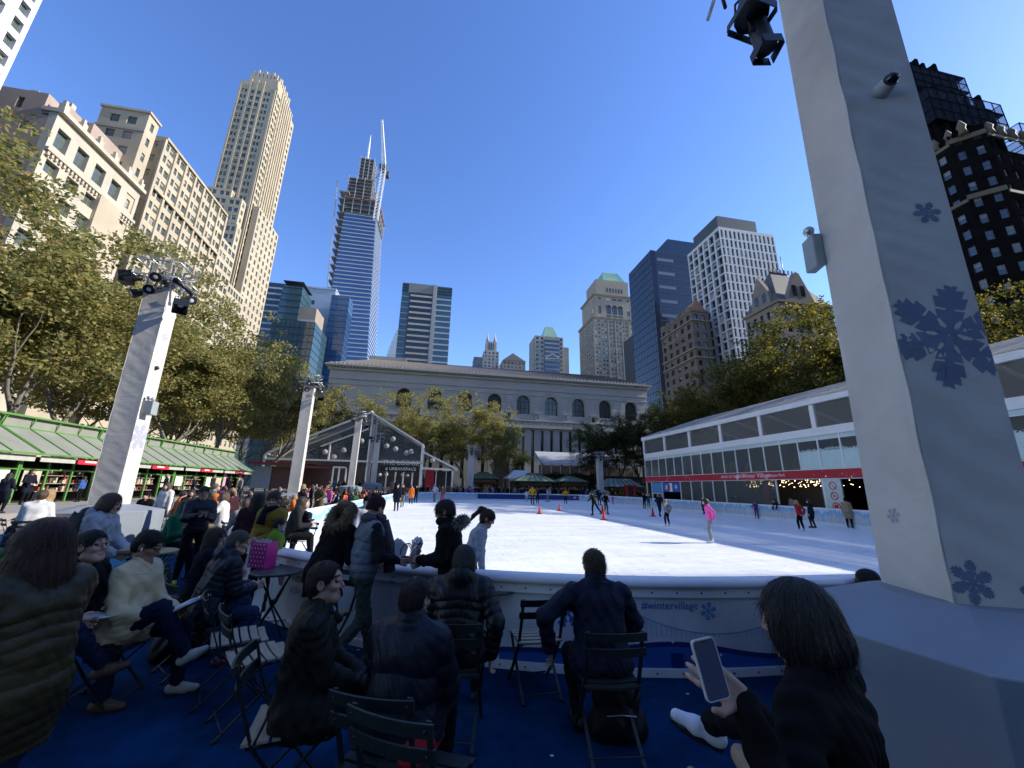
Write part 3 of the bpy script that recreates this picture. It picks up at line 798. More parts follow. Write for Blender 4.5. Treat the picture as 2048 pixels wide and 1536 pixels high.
mb.tube([B.L((sp0.x, YV + 18, sp0.z - 6)), B.L((sp0.x, YV + 18, sp1.z - 20)), B.L((sp0.x, YV + 18, sp1.z))], [1.3, 1.1, .3], 8)
B.done()
def lattice(mb, a, b, w0, w1, n, r=.22, up=(0, 0, 1)):
 a = Vector(a); b = Vector(b); d = (b - a).normalized(); x = d.cross(Vector((0, 1, 0.2))).normalized(); y = x.cross(d).normalized()
 pts = []
 for i in range(n + 1):
  t = i / n; c = a.lerp(b, t); w_ = (w0 + (w1 - w0) * t) / 2
  pts.append([c + x * w_ + y * w_, c - x * w_ + y * w_, c - x * w_ - y * w_, c + x * w_ - y * w_])
 for i in range(n):
  for k in range(4):
   mb.bar(pts[i][k], pts[i + 1][k], r * 1.6); mb.bar(pts[i][k], pts[i + 1][(k + 1) % 4], r);
c0 = at_y(762, 425, YV - 4); c1 = at_y(768, 335, YV - 4); c2 = at_y(764, 240, YV - 20)
cr = thing('tower_crane', 'pale lattice luffing crane standing against the tower under construction', 'crane', (c0.x, YV - 4, c0.z - 10))
off = Vector(cr.location)
mb = MB(); lattice(mb, Vector((c1.x - 2, YV - 4, c0.z - 10)) - off, Vector((c1.x, YV - 4, c1.z)) - off, 4.2, 4.2, 16, .4); mb.build('mast', M_white, cr)
mb = MB(); lattice(mb, Vector((c1.x, YV - 4, c1.z)) - off, c2 - off, 4.0, 1.4, 22, .35); mb.build('jib', M_white, cr)
mb = MB(); mb.cbox(Vector((c1.x - 1, YV - 1, c1.z + 1)) - off, 8, 9, 4); mb.cbox(Vector((c1.x + 3, YV + 3, c1.z - 3)) - off, 4, 5, 6); mb.build('cab', mat('crane_dark', (.08, .08, .1), .7), cr)
mb = MB(); mb.bar(Vector((c1.x - 1, YV - 4, c0.z + 25)) - off, Vector((c0.x - 12, YV + 6, c0.z + 30)) - off, .8); mb.bar(Vector((c1.x - 1, YV - 4, c0.z + 55)) - off, Vector((c0.x - 12, YV + 6, c0.z + 52)) - off, .8); mb.build('tie', M_steel2, cr)
YH = 240.0
a = at_y(806, 565, YH); b_ = at_y(870, 568, YH); c = at_y(905, 572, YH)
B = Building('striped_office_slab', 'dark office slab with white stripes and blue glass sides above the library roof', 'office tower', (b_.x, 255, GND_Z), G_dark)
xm0 = at_y(822, 566, YH).x; xm1 = at_y(868, 568, YH).x
B.box('center_wall', xm0, YH - 1.2, 0, xm1, YH + 24, a.z - 7, G_navy); B.box('side_wall', a.x, YH, 0, xm0 - .01, YH + 24, a.z, G_tealg); B.box('side_wall', xm1 + 2.4, YH, 0, c.x, YH + 24, a.z, G_blueg)
B.box('pier', xm1 + .01, YH - 1.6, 0, xm1 + 2.39, YH + 24, a.z, mat('grey_pier', (.34, .34, .33), .7))
B.box('parapet', xm0 - 1, YH - .6, a.z - 6.99, xm1 + .009, YH + 23, a.z, mat('grey_louvre', (.22, .22, .21), .7));
for k in range(28):
 z = a.z - 10 - 4.0 * k; B.box('stripes', xm0 + .6, YH - 1.5, z, xm1 - .3, YH - 1.203, z + 1.3, M_white_tc)
 B.box('floor_bands', xm1 + 2.5, YH - .2, z, c.x + .15, YH - .003, z + .9, M_spand); B.box('floor_bands', a.x - .1, YH - .2, z, xm0 - .1, YH - .003, z + .4, M_mull)
for k in range(9): B.box('mullions', xm0 + (xm1 - xm0) * k / 9, YH - 1.3, 0, xm0 + (xm1 - xm0) * k / 9 + .15, YH - 1.204, a.z - 7, M_mull)
for k in range(3): B.box('louvres', a.x - .1, YH - .3, a.z - 2 - 2 * k, c.x + .1, YH - .204, a.z - 1 - 2 * k, M_mull)
for k, f in enumerate((.25, .55, .8)): B.box('roof_plant_%d' % k, a.x + (c.x - a.x) * f, YH + 8, a.z, a.x + (c.x - a.x) * f + 2.5, YH + 11, a.z + 3 + k % 2 * 2, M_steel)
B.done()
YC = 640.0
B = Building('crown_spire_tower', 'distant silvery tower with tapering arched crown and needle spire left of the striped slab', 'skyscraper', (at_y(790, 700, YC).x, YC + 10, GND_Z), M_steel)
cx = at_y(793, 700, YC).x; zb = at_y(790, 728, YC).z; zc = at_y(793, 655, YC).z; zn = at_y(795, 610, YC).z
for k in range(8):
 f = k / 8; r = 15 * (1 - f) ** .75 + 1.2; B.box('crown', cx - r, YC - r + 12, zb + (zc - zb) * f, cx + r, YC + r + 12, zb + (zc - zb) * (f + .125) - .01, M_spand)
B.box('wall', cx - 18, YC - 4, 0, cx + 18, YC + 32, zb - .01, M_grey_st)
B.mb('spire', M_spand).tube([B.L((cx, YC + 12, zc)), B.L((cx, YC + 12, zn))], [1.4, .15], 6)
B.done()
def stone_tower(name, label, px0, px1, py, Y, wall, depth=20, floor=4, bay=4, cat='office tower', **k):
 a = at_y(px0, py, Y); b_ = at_y(px1, py, Y)
 B = Building(name, label, cat, ((a.x + b_.x) / 2, Y, GND_Z), wall)
 shell(B, a.x, Y, b_.x, Y + depth, 0, (a.z + b_.z) / 2, 'SWE', {f: dict(bay=bay, floor=floor, ww=.5, wh=.55, depth=.3, blind=.45, **k) for f in 'SWE'})
 return B, a, b_
YD = 420
B, a, b_ = stone_tower('twin_spire_tower', 'slim grey tower with two pointed spires peeking over the library roof', 968, 998, 702, YD, M_grey_st, 18)
zt = (a.z + b_.z) / 2
xA, xB = at_y(973, 680, YD).x, at_y(994, 680, YD).x; zA = at_y(984, 682, YD).z; zS = at_y(984, 662, YD).z
B.box('upper_stage', xA, YD + 2, zt, xB, YD + 14, zA, M_grey_st)
for x in (xA + 1.8, xB - 1.8):
 mb = B.mb('spire', M_grey_st); mb.lathe([(2.0, 0), (1.8, 3), (1.0, 5), (.15, zS - zA)], 6, 0, Matrix.Translation(B.L((x, YD + 4, zA))))
for k in range(3): B.box('tall_window', xA + 3 + k * (xB - xA - 5) / 3, YD + 1.9, zt + 2, xA + 4.2 + k * (xB - xA - 5) / 3, YD + 1.997, zA - 2, G_dark)
B.done()
B, a, b_ = stone_tower('blue_grey_block', 'low blue grey block left of the twin spire tower', 948, 968, 714, 440, mat('bluegrey_stone', (.16, .19, .25), .8)); B.done()
B, a, b_ = stone_tower('pyramid_roof_building', 'small brown stone building with a dark pyramid roof above the library', 1006, 1051, 722, 400, M_tan, 20, 4.4, 4)
zt = (a.z + b_.z) / 2; ap = at_y(1029, 702, 400)
mb = B.mb('roof', M_roofd)
pk = [B.L((a.x - .5, 399.5, zt)), B.L((b_.x + .5, 399.5, zt)), B.L((b_.x + .5, 420.5, zt)), B.L((a.x - .5, 420.5, zt))]; tp = B.L(((a.x + b_.x) / 2, 410, ap.z + 1))
mb.add(pk + [tp], [(0, 1, 4), (1, 2, 4), (2, 3, 4), (3, 0, 4)]); B.done()
B, a, b_ = stone_tower('white_office_slab', 'thin white building sliver right of the twin spire tower', 998, 1008, 730, 460, M_conc); B.done()
YG = 330
B, a, b_ = stone_tower('mansard_tower', 'grey postmodern tower with small green mansard roof and glazed bow front', 1070, 1126, 673, YG, M_grey_st, 24, 4.2, 5)
zt = (a.z + b_.z) / 2
g0, g1 = at_y(1086, 668, YG), at_y(1117, 668, YG)
B.box('glass_bay', at_y(1089, 690, YG).x, YG - 1.5, 0, at_y(1118, 690, YG).x, YG - .01, zt - 3, G_blue)
for k in range(22): B.box('bay_bands', at_y(1089, 690, YG).x - .2, YG - 1.7, zt - 4 - 4.2 * k, at_y(1118, 690, YG).x + .2, YG - 1.503, zt - 2.6 - 4.2 * k, M_grey_st)
xm = (g0.x + g1.x) / 2; zp = at_y(1102, 650, YG).z
mb = B.mb('roof', M_verd)
v = [B.L((g0.x, YG + 1, zt)), B.L((g1.x, YG + 1, zt)), B.L((g1.x, YG + 14, zt)), B.L((g0.x, YG + 14, zt))]
ht = (g1.x - g0.x) * .24
v += [B.L((xm - ht, YG + 5, zp)), B.L((xm + ht, YG + 5, zp)), B.L((xm + ht, YG + 10, zp)), B.L((xm - ht, YG + 10, zp))]
mb.add(v, [(0, 1, 5, 4), (1, 2, 6, 5), (2, 3, 7, 6), (3, 0, 4, 7), (4, 5, 6, 7)])
B.box('shoulder', at_y(1126, 694, YG).x, YG + 1, 0, at_y(1138, 694, YG).x, YG + 20, at_y(1130, 694, YG).z, M_grey_st)
pe = at_y(1100, 722, YG)
mb = B.mb('pediment', M_conc); mb.bar(B.L((at_y(1088, 719, YG).x, YG - 1.9, at_y(1088, 719, YG).z)), B.L((at_y(1103, 709, YG).x, YG - 1.9, at_y(1103, 709, YG).z)), .9); mb.bar(B.L((at_y(1118, 719, YG).x, YG - 1.9, at_y(1118, 719, YG).z)), B.L((at_y(1103, 709, YG).x, YG - 1.9, at_y(1103, 709, YG).z)), .9)
mb.bar(B.L((at_y(1088, 719, YG).x, YG - 1.9, at_y(1088, 719, YG).z)), B.L((at_y(1118, 719, YG).x, YG - 1.9, at_y(1118, 719, YG).z)), .9)
B.done()
YL = 290
a = at_y(1186, 640, YL); b_ = at_y(1270, 640, YL); zc = at_y(1228, 638, YL).z
B = Building('copper_roof_tower', 'tall tan brick tower with arched upper windows and pale green copper roof', 'skyscraper', ((a.x + b_.x) / 2, YL + 12, GND_Z), M_tan)
W_ = b_.x - a.x
cols = [(W_ * f - .7, W_ * f + .7) for f in (.06, .13, .22, .29, .40, .47, .555, .625, .71, .78, .90, .95)]
B.glass = [G_dark, mat('window_pale_blind', (.6, .62, .62), .5), M_fr_lite]  # paler blinds on this tower
B.facade((a.x, YL), (1, 0, 0), W_, 0, zc, cols, [(3.6 * k + 1, 3.6 * k + 2.9) for k in range(int(zc / 3.6))], depth=.3, blind=.5, style='plain')
shell(B, a.x, YL + .5, b_.x, YL + 34, 0, zc, 'W', {'W': dict(bay=4, floor=3.6, ww=.4, wh=.5, blind=.3)})
for f in (.345, .51, .665, .84): B.box('pier', a.x + W_ * f - .5, YL - .6, 0, a.x + W_ * f + .5, YL - .01, zc, M_tan)
cornice(B, a.x, YL, b_.x, YL + 34, zc, 1.0, 2.0, mt=M_tan)
zd = at_y(1228, 591, YL).z; i0 = at_y(1186, 600, YL + 1.5).x + 1; i1 = at_y(1267, 600, YL + 1.5).x - .8
W2 = i1 - i0
B.facade((i0, YL + 1.5), (1, 0, 0), W2, zc + 1, zd, [(W2 * f0, W2 * f1) for f0, f1 in ((.1, .17), (.3, .42), (.45, .57), (.60, .72), (.83, .9))], [(zc + 2, zc + 4), (zc + 5, zc + 12), (zd - 4.5, zd - 2.5)], depth=.5, blind=.25, style='grid')
B.box('wall', i0, YL + 2.3, zc + .91, i1, YL + 31, zd)
for f in (.36, .51, .66):
 mb = B.mb('arch_trim', M_tan); r = W2 * .065
 pts = [B.L((i0 + W2 * f + r * math.cos(t), YL + 1.3, zc + 12 + r * math.sin(t))) for t in [PI * k / 8 for k in range(9)]]
 mb.tube(pts, .5, 5)
 B.box('arch_glass', i0 + W2 * f - r * .8, YL + 1.38, zc + 12.01, i0 + W2 * f + r * .8, YL + 1.47, zc + 12 + r * .8, G_dark)
cornice(B, i0, YL + 1.5, i1, YL + 31, zd, 1.3, 2.0, mt=M_tan)
ze = at_y(1228, 562, YL + 4).z; j0 = at_y(1192, 575, YL + 4).x; j1 = at_y(1256, 575, YL + 4).x
B.box('upper_stage', j0, YL + 4, zd + .91, j1, YL + 27, ze)
for k in range(6): B.box('arched_window', j0 + (j1 - j0) * (.32 + .09 * k), YL + 3.85, zd + 5, j0 + (j1 - j0) * (.32 + .09 * k) + 1.2, YL + 3.997, zd + 9, G_dark)
zf = at_y(1228, 546, YL + 8).z; k0 = at_y(1207, 562, YL + 4).x; k1 = at_y(1250, 562, YL + 4).x
mb = B.mb('roof', M_verd)
v = [B.L((k0, YL + 4.5, ze)), B.L((k1, YL + 4.5, ze)), B.L((k1, YL + 26, ze)), B.L((k0, YL + 26, ze))]
v += [B.L((k0 + 2, YL + 9, zf)), B.L((k1 - 5, YL + 9, zf)), B.L((k1 - 5, YL + 20, zf)), B.L((k0 + 2, YL + 20, zf))]
mb.add(v, [(0, 1, 5, 4), (1, 2, 6, 5), (2, 3, 7, 6), (3, 0, 4, 7), (4, 5, 6, 7)])
for k in range(14):
 t = k / 13; mb = B.mb('roof_seams', M_verd); mb.bar(Vector(v[0]).lerp(v[1], t), Vector(v[4]).lerp(v[5], t), .25)
for x in (a.x - .2, b_.x - 1):
 B.mb('finial', M_tan).lathe([(.9, 0), (.6, 2), (.9, 3), (.1, 5.5)], 6, 0, Matrix.Translation(B.L((x, YL, zc + 2))))
B.box('wing', a.x - 6, YL + 2, 0, a.x - .01, YL + 20, at_y(1178, 752, YL).z)
B.done()
a = at_y(1271, 668, 250); b_ = at_y(1290, 668, 250)
B = Building('dark_slab', 'plain dark grey slab between the copper roof tower and blue glass tower', 'building', (a.x, 258, GND_Z), mat('dark_grey_slab', (.07, .07, .075), .8))
B.box('wall', a.x, 250, 0, b_.x + 4, 270, b_.z); B.box('roof_tank', a.x + 2, 254, b_.z, a.x + 4, 257, b_.z + 4); B.done()
YK = 150
a = at_y(1303, 502, YK); b_ = at_y(1379, 500, YK); c = at_y(1335, 478, YK + 3); zt = a.z
xk = at_y(1300, 500, YK).x
B = glass_tower('dark_glass_tower', 'dark navy glass tower with raised rooftop box beside the white grid tower', xk, YK, at_y(1392, 500, YK).x, YK + 22, zt, G_navy, 3.7, 1.3, M_mull, bandh=.3)
B.box('rooftop_box', at_y(1335, 480, YK + 3).x, YK + 3, zt + .41, at_y(1392, 480, YK + 3).x, YK + 16, c.z, G_navy)
for k in range(6):
 if k != 9: B.box('pale_glass_bands', xk + 3.2, YK - .1, zt - 5 - 7.4 * k, xk + 12, YK - .06, zt - 3.4 - 7.4 * k, mat('pale_glass', (.16, .19, .23), .2))  # pale bands laid over the navy glass
B.box('corner_strip', xk - .2, YK - .3, 0, xk + 2.4, YK - .08, zt + .3, mat('navy_corner', (.012, .014, .03), .15))
B.done()
x2 = xk + 0.0
e = at_x(1285, 568, x2 - .02)
B = Building('blue_glass_annex', 'blue glass side tower with sloping top and pale reflections left of dark glass tower', 'office tower', (x2, YK + 35, GND_Z), G_blueg)
zl = at_x(1286, 570, xk).z; yl = at_x(1286, 570, xk).y
B.box('curtain_wall', xk + .3, YK + 22.5, 0, xk + 14, yl, zl, G_blueg)
for k in range(26): B.box('floor_bands', xk + .1, YK + 22.4, 3.7 * k + 2, xk + .297, yl + .1, 3.7 * k + 2.5, M_spand)
B.done()
XB = 84.0
a = at_x(1322, 668, XB); b_ = at_x(1381, 618, XB)
B = Building('brown_brick_building', 'ornate brown brick building with arched windows left of the white grid tower', 'building', (XB + 8, (a.y + b_.y) / 2, GND_Z), M_brown)
y0, y1, zt = b_.y, a.y, (a.z + b_.z) / 2
nW = y1 - y0
B.facade((XB, y1), (0, -1, 0), nW, 0, zt, [(nW * (i + .25) / 5, nW * (i + .75) / 5) for i in range(5)], [(zt - 3.4 * k - 2.8, zt - 3.4 * k - .9) for k in range(11, -1, -1)], depth=.35, blind=.3, style='sash')
B.facade((XB, y0), (1, 0, 0), 7, 0, zt, [(1 + 3 * i, 2.4 + 3 * i) for i in range(2)], [(zt - 3.4 * k - 2.8, zt - 3.4 * k - 1.0) for k in range(11, -1, -1)], depth=.35, blind=.3)
B.box('wall', XB + .36, y0 + .36, 0, XB + 7, y1, zt - .01)
for z in (zt - 3.5, zt - 13.9, zt - 17.2): B.box('cornice', XB - .5, y0 - .5, z, XB + 7, y1 + .2, z + .5, M_tan)
B.box('parapet', XB - .2, y0 - .2, zt, XB + 7, y1, zt + .8, M_brown)
for k in range(6): B.box('crenel', XB - .2, y0 + k * nW / 5.6, zt + .803, XB + .5, y0 + (k + .5) * nW / 5.6, zt + 1.6, M_brown)
for k in range(5):
 mb = B.mb('arch_trim', M_tan); yy = y0 + nW * (k + .5) / 5; r = nW / 5 * .3
 mb.tube([B.L((XB - .08, yy + r * math.cos(t), zt - 8.5 + r * math.sin(t))) for t in [PI * j / 8 for j in range(9)]], .14, 5)
mb = B.mb('gable', mat('orange_tile', (.38, .19, .10), .8)); p_ = [B.L((XB, y0 - .1, zt + .81)), B.L((XB + 6, y0 - .1, zt + .81)), B.L((XB + 3, y0 + .2, zt + 5))]; q_ = [B.L((XB, y0 + 5, zt + .81)), B.L((XB + 6, y0 + 5, zt + .81)), B.L((XB + 3, y0 + 5, zt + 5))]
mb.add(p_ + q_, [(0, 1, 2), (5, 4, 3), (0, 2, 5, 3), (1, 4, 5, 2), (0, 3, 4, 1)])
B.done()
XG = 95.0
p = at_x(1437, 453, XG); a = at_x(1374, 505, XG); b_ = at_y(1546, 466, p.y); zt = p.z
B = Building('white_grid_tower', 'white tower with a grid of deep set dark windows and dark roof box', 'skyscraper', ((XG + b_.x) / 2, p.y + 9, GND_Z), M_conc, [glass_mat('glass_grid', (.02, .025, .04)), mat('grid_blind', (.4, .42, .45), .5), M_mull])
y0, y1, x1 = p.y, a.y, b_.x
fh = 3.5; nf = int((zt - 5) / fh)
rows = [(zt - 5 - fh * (nf - k) + .5, zt - 5 - fh * (nf - k) + fh - .05) for k in range(nf)] + [(zt - 4.4, zt - 1.2)]
nW = y1 - y0; nb = 6
B.facade((XG, y1), (0, -1, 0), nW, 0, zt, [(nW * (i + .16) / nb, nW * (i + .9) / nb) for i in range(nb)], rows, depth=.9, blind=.35, style='plain')
nX = x1 - XG; nb = 13
B.facade((XG, y0), (1, 0, 0), nX, 0, zt, [(nX * (i + .28) / nb, nX * (i + .80) / nb) for i in range(nb)], rows, depth=.5, blind=.2, style='plain')
B.box('wall', XG + .95, y0 + .95, 0, x1, y1, zt - .01, M_conc)
B.box('rooftop_box', XG + 2.0, y0 + 2.5, zt, at_y(1510, 440, y0 + 2.5).x, y1 - 2, at_y(1437, 432, y0 + 2.5).z, mat('roof_box_dark', (.07, .08, .085), .6, .15, .1))
B.done()
p = at_x(1532, 560, XG); YCg = p.y
B = Building('gabled_building', 'old grey stone building with pointed gables and steep slate roof behind right trees', 'building', (XG + 10, YCg + 5, GND_Z), mat('warm_grey_stone', (.27, .235, .19), .9, .14, .3, .2, 5))
zE = at_x(1540, 612, XG).z
y0 = at_y(1600, 605, 70).y
y0 = 72.0; XQ = 78.0
zE = at_x(1512, 628, XQ).z
yf = at_x(1490, 640, XQ).y; yn = at_x(1556, 600, XQ).y
x1 = at_y(1660, 600, yn).x
nW = yf - yn
B.facade((XQ, yf), (0, -1, 0), nW, 0, zE, [(nW * (i + .25) / 5, nW * (i + .7) / 5) for i in range(5)], [(zE - 4.2 * k - 3.3, zE - 4.2 * k - 1.2) for k in range(9, -1, -1)], depth=.4, blind=.25)
nX = x1 - XQ
B.facade((XQ, yn), (1, 0, 0), nX, 0, zE, [(nX * f, nX * (f + .09)) for f in (.1, .3, .45, .65, .85)], [(zE - 4.2 * k - 3.3, zE - 4.2 * k - 1.2) for k in range(9, -1, -1)], depth=.4, blind=.25)
B.box('wall', XQ + .45, yn + .45, 0, x1, yf, zE - .01)
B.box('cornice', XQ - .5, yn - .5, zE, x1, yf + .3, zE + .6)
def gable(B, y_c, w_, h_, x, name='gable'):
 mb = B.mb(name); v = [(x, y_c - w_, zE + .6), (x, y_c + w_, zE + .6), (x, y_c + w_ * .8, zE + .6 + h_ * .45), (x, y_c, zE + .6 + h_), (x, y_c - w_ * .8, zE + .6 + h_ * .45)]
 vv = [B.L(q) for q in v] + [B.L((x + 1.2, q[1], q[2])) for q in v]
 mb.add(vv, [(0, 1, 2, 3, 4), (9, 8, 7, 6, 5)] + [(i, i + 5, (i + 1) % 5 + 5, (i + 1) % 5) for i in range(5)])
hG = at_x(1512, 562, XQ).z - zE
gable(B, (yn + yf) / 2 - .5, nW * .28, hG, XQ - .2)
for dy in (-1.2, 1.2): B.box('attic_window', XQ - .3, (yn + yf) / 2 - .5 + dy - .5, zE + 1.6, XQ - .203, (yn + yf) / 2 - .5 + dy + .5, zE + 4.0, G_dark)
xg = at_y(1600, 600, yn).x
mb = B.mb('gable'); g = [(xg - 4, yn - .2, zE + .6), (xg + 4.2, yn - .2, zE + .6), (xg + .8, yn - .2, zE + hG * 1.0), (xg - .4, yn - .2, zE + hG * 1.0)]
mb.add([B.L(q) for q in g] + [B.L((q[0], q[1] + 1.2, q[2])) for q in g], [(0, 1, 2, 3), (7, 6, 5, 4)] + [(i, (i + 1) % 4, (i + 1) % 4 + 4, i + 4) for i in range(4)])
for dx in (-1.4, 1.0): B.box('attic_window', xg + dx - .6, yn - .3, zE + 2.2, xg + dx + .6, yn - .203, zE + 5, G_dark)
mb = B.mb('roof', mat('slate_roof', (.13, .125, .12), .7, .15, .5))
xm = (XQ + x1) / 2; zR = at_y(1560, 548, yn + 6).z
v = [(XQ, yn, zE + .61), (x1, yn, zE + .61), (x1, yf, zE + .61), (XQ, yf, zE + .61), (XQ + 5, yn + 6, zR), (x1 - 5, yn + 6, zR), (x1 - 5, yf - 5, zR), (XQ + 5, yf - 5, zR)]
mb.add([B.L(q) for q in v], [(0, 1, 5, 4), (1, 2, 6, 5), (2, 3, 7, 6), (3, 0, 4, 7), (4, 5, 6, 7)])
for k in range(8): B.box('roof_cresting', XQ + 5 + k * 1.2, yn + 5.8, zR, XQ + 5.4 + k * 1.2, yn + 6.0, zR + 1.2, M_black)
B.mb('mast', M_black).tube([B.L((XQ + 12, yn + 8, zR)), B.L((XQ + 12, yn + 8, zR + 7))], .12, 5)
B.done()
XR = 98.0
p = at_x(1935, 400, XR)
yc = p.y
B = Building('black_brick_tower', 'black brick gothic tower with gilded trim and a netted scaffold round its crown', 'skyscraper', (XR + 10, yc + 5, GND_Z), M_blackbrick, [glass_mat('glass_bright', (.045, .055, .075)), mat('bright_blind', (.20, .22, .25), .4), mat('frame_grey', (.16,.17,.18), .5)])
zA = at_x(1935, 270, XR).z
yb = yc + 16; W_ = 30
wst = dict(bay=3.1, floor=3.5, ww=.36, wh=.55, depth=.25, blind=.4)
B.grid((XR, yb), (0, -1, 0), yb - yc, 0, zA, wall='wall', **wst)
ch = 3.6
B.grid((XR, yc), (.7071, -.7071, 0), ch * 1.4142, 0, zA + 3, wall='wall', bay=2.6, floor=3.5, ww=.42, wh=.55, depth=.25, blind=.6)
B.grid((XR + ch, yc - ch), (1, 0, 0), W_, 0, zA - 3, wall='wall', **wst)
B.box('wall', XR + ch, yc, 0, XR + W_, yb, zA - .02); B.box('wall', XR + ch + .4, yc - ch + .4, 0, XR + W_, yc - .004, zA - 4)
for z in (zA, at_x(1935, 405, XR).z):
 B.box('gilded_trim', XR - .22, yc - .1, z, XR + .8, yb, z + .7, M_gold); B.mb('gilded_trim', M_gold).bar(B.L((XR - .05, yc - .05, z + .9)), B.L((XR + ch - .05, yc - ch - .05, z + .9)), .5, 1.0)
 B.box('gilded_trim', XR + ch + .2, yc - ch - .22, z - .1, XR + W_, yc - ch - .004, z + .5, M_gold)
rr = random.Random(5)
for k in range(9):
 B.mb('finial', M_gold).lathe([(.7, 0), (.5, 1.2), (.75, 1.8), (.1, 3.4)], 6, 0, Matrix.Translation(B.L((XR + .4 + (k % 2) * .3, yc - 2.2 + k * 2.2, zA + 1.0))))
for k in range(8):
 B.mb('finial', M_gold).lathe([(.7, 0), (.5, 1.2), (.75, 1.8), (.1, 3.0)], 6, 0, Matrix.Translation(B.L((XR + 5 + k * 3, yc - ch + .1, zA + .6))))
zt1 = at_y(1955, 205, yc + 1.5).z; zt2 = at_y(1868, 150, yc + 6).z; xq1 = at_y(1985, 230, yc + 1.5).x; xq2 = at_y(1908, 170, yc + 6).x
B.box('upper_shaft', XR + 1.0, yc + 1.5, zA, xq1, yb - 1, zt1 - 1.2); B.box('upper_shaft', XR + 1.6, yc + 5.0, zt1 - 1.19, xq2 - 1, yb - 1, zt2 - 1.2)
B.box('upper_shaft', XR + 2.6, yc + 7.5, zt2 - 1.19, XR + 7.5, yb - 2, zt2 + 2.0)
for k in range(9): B.box('upper_shaft', XR + 1.2 + 2.1 * k, yc + 1.6 + (k % 2), zt1 - 1.19, XR + 2.0 + 2.1 * k, yc + 2.4 + (k % 2), zt1 + 1.2 + (k * 7 % 3) * .8, M_blackbrick); B.box('upper_shaft', XR + 1.8 + 1.9 * k, yc + 5.1, zt2 - 1.19, XR + 2.6 + 1.9 * k, yc + 5.9, zt2 + .8 + (k * 5 % 3) * .8, M_blackbrick) if k < 8 else None
for k in range(7): B.box('buttress', XR + .2, yc + 2 + 2 * k, zA + 3, XR + .99, yc + 2.9 + 2 * k, zt1 - 4 + (k % 2) * 2.5, M_blackbrick)
for k in range(6): B.box('buttress', XR + 3 + 3 * k, yc + .8, zA + 3, XR + 3.9 + 3 * k, yc + 1.49, zt1 - 5 + (k % 2) * 2.5, M_blackbrick)
M_net = clear_mat('scaffold_net', (.035, .045, .07), .42, .9, 0); M_scaf = mat('scaffold_black', (.008, .008, .009), 1, 0, spec=.0)
def scaff(x0, y0, x1, y1, z0, z1):
 mb = B.mb('scaffold', M_scaf)
 nx, ny, nz_ = max(1, int((x1 - x0) / 2.5)), max(1, int((y1 - y0) / 2.5)), max(1, int((z1 - z0) / 2.2))
 for i in range(nx + 1):
  for y in (y0, y1): mb.bar(B.L((x0 + (x1 - x0) * i / nx, y, z0)), B.L((x0 + (x1 - x0) * i / nx, y, z1)), .12)
 for j in range(ny + 1):
  for x in (x0, x1): mb.bar(B.L((x, y0 + (y1 - y0) * j / ny, z0)), B.L((x, y0 + (y1 - y0) * j / ny, z1)), .14)
 for k in range(nz_ + 1):
  z = z0 + (z1 - z0) * k / nz_
  for (a_, b2) in (((x0, y0), (x1, y0)), ((x1, y0), (x1, y1)), ((x1, y1), (x0, y1)), ((x0, y1), (x0, y0))): mb.bar(B.L((*a_, z)), B.L((*b2, z)), .14)
  if k % 2 == 0: mb.box(*B.L((x0, y0, z - .1)), *B.L((x1, y0 + 1.0, z)));
 for (a_, b2) in (((x0, y0), (x1, y0)), ((x1, y0), (x1, y1)), ((x0, y1), (x0, y0))):
  B.mb('scaffold_netting', M_net).quad(B.L((a_[0], a_[1], z0)), B.L((b2[0], b2[1], z0)), B.L((b2[0], b2[1], z1)), B.L((a_[0], a_[1], z1)))
scaff(XR + .1, yc + .4, xq1 + 1, yb, zA + 8, zt1 - 1); scaff(XR + .9, yc + 4.6, xq2 + 1.2, yb, zt1 - .9, zt2 - 1); scaff(XR + 1.8, yc + 7, XR + 8.5, yb - 1, zt2 - .9, zt2 + 3.5)
scaff(xq1 + 1.1, yc - 1, xq1 + 7, yb, zA + 2, zA + 10)
B.done()
B = Building('corner_office_block', 'tall office block beyond the right edge of the photo that shades the seating deck', 'office tower', (118, -35, GND_Z), M_grey_st)
shell(B, 98, -75, 140, 0.8, 0, 112, '', {}); B.done()
for i, (x0, x1, h_, lb_) in enumerate(((-150, -75, 150, 'unseen wide stone tower on the avenue behind the camera, to its left'), (-70, -5, 130, 'unseen tallest stone tower on the avenue behind the camera'), (0, 62, 90, 'unseen stone tower on the avenue behind the camera, to its right'))):  # unseen avenue blocks, added to cut sky light on the foreground
 B = Building('unseen_avenue_tower', lb_, 'office tower', ((x0 + x1) / 2, -110, GND_Z), M_grey_st); shell(B, x0, -150, x1, -85, 0, h_, '', {}); B.done()
YB = 100.0
pl = at_y(662, 728, YB); prr = at_y(1292, 772, YB)
zC = (at_y(760, 738, YB).z + at_y(1100, 756, YB).z) / 2
zG = -0.3
B = Building('library_building', 'long grey marble library with arched windows and brown roof behind the rink', 'library', ((pl.x + prr.x) / 2, YB + 15, GND_Z), M_lib, [glass_mat('glass_library', (.012, .014, .016), .2), G_blind, M_fr_dark])
xc = at_y(1047, 800, YB).x; bay = (at_y(1103, 806, YB).x - at_y(990, 794, YB).x) / 2
xA, xZ = pl.x, prr.x
n0 = -int((xc - xA - 12) / bay); n1 = int((xZ - xc - 3) / bay)
zs = at_y(1047, 828, YB).z; ztop = at_y(1047, 791, YB).z; hw = bay * .235
zarch = ztop - hw
zl0, zl1 = at_y(1075, 960, YB).z, at_y(1075, 861, YB).z
cols = []
W_ = xZ - xA
tall = []
for i in range(n0, n1 + 1):
 c = xc + i * bay - xA
 for k in (-1, 0, 1): tall.append(c + k * bay / 3)
zmid = (zl1 + zs) / 2
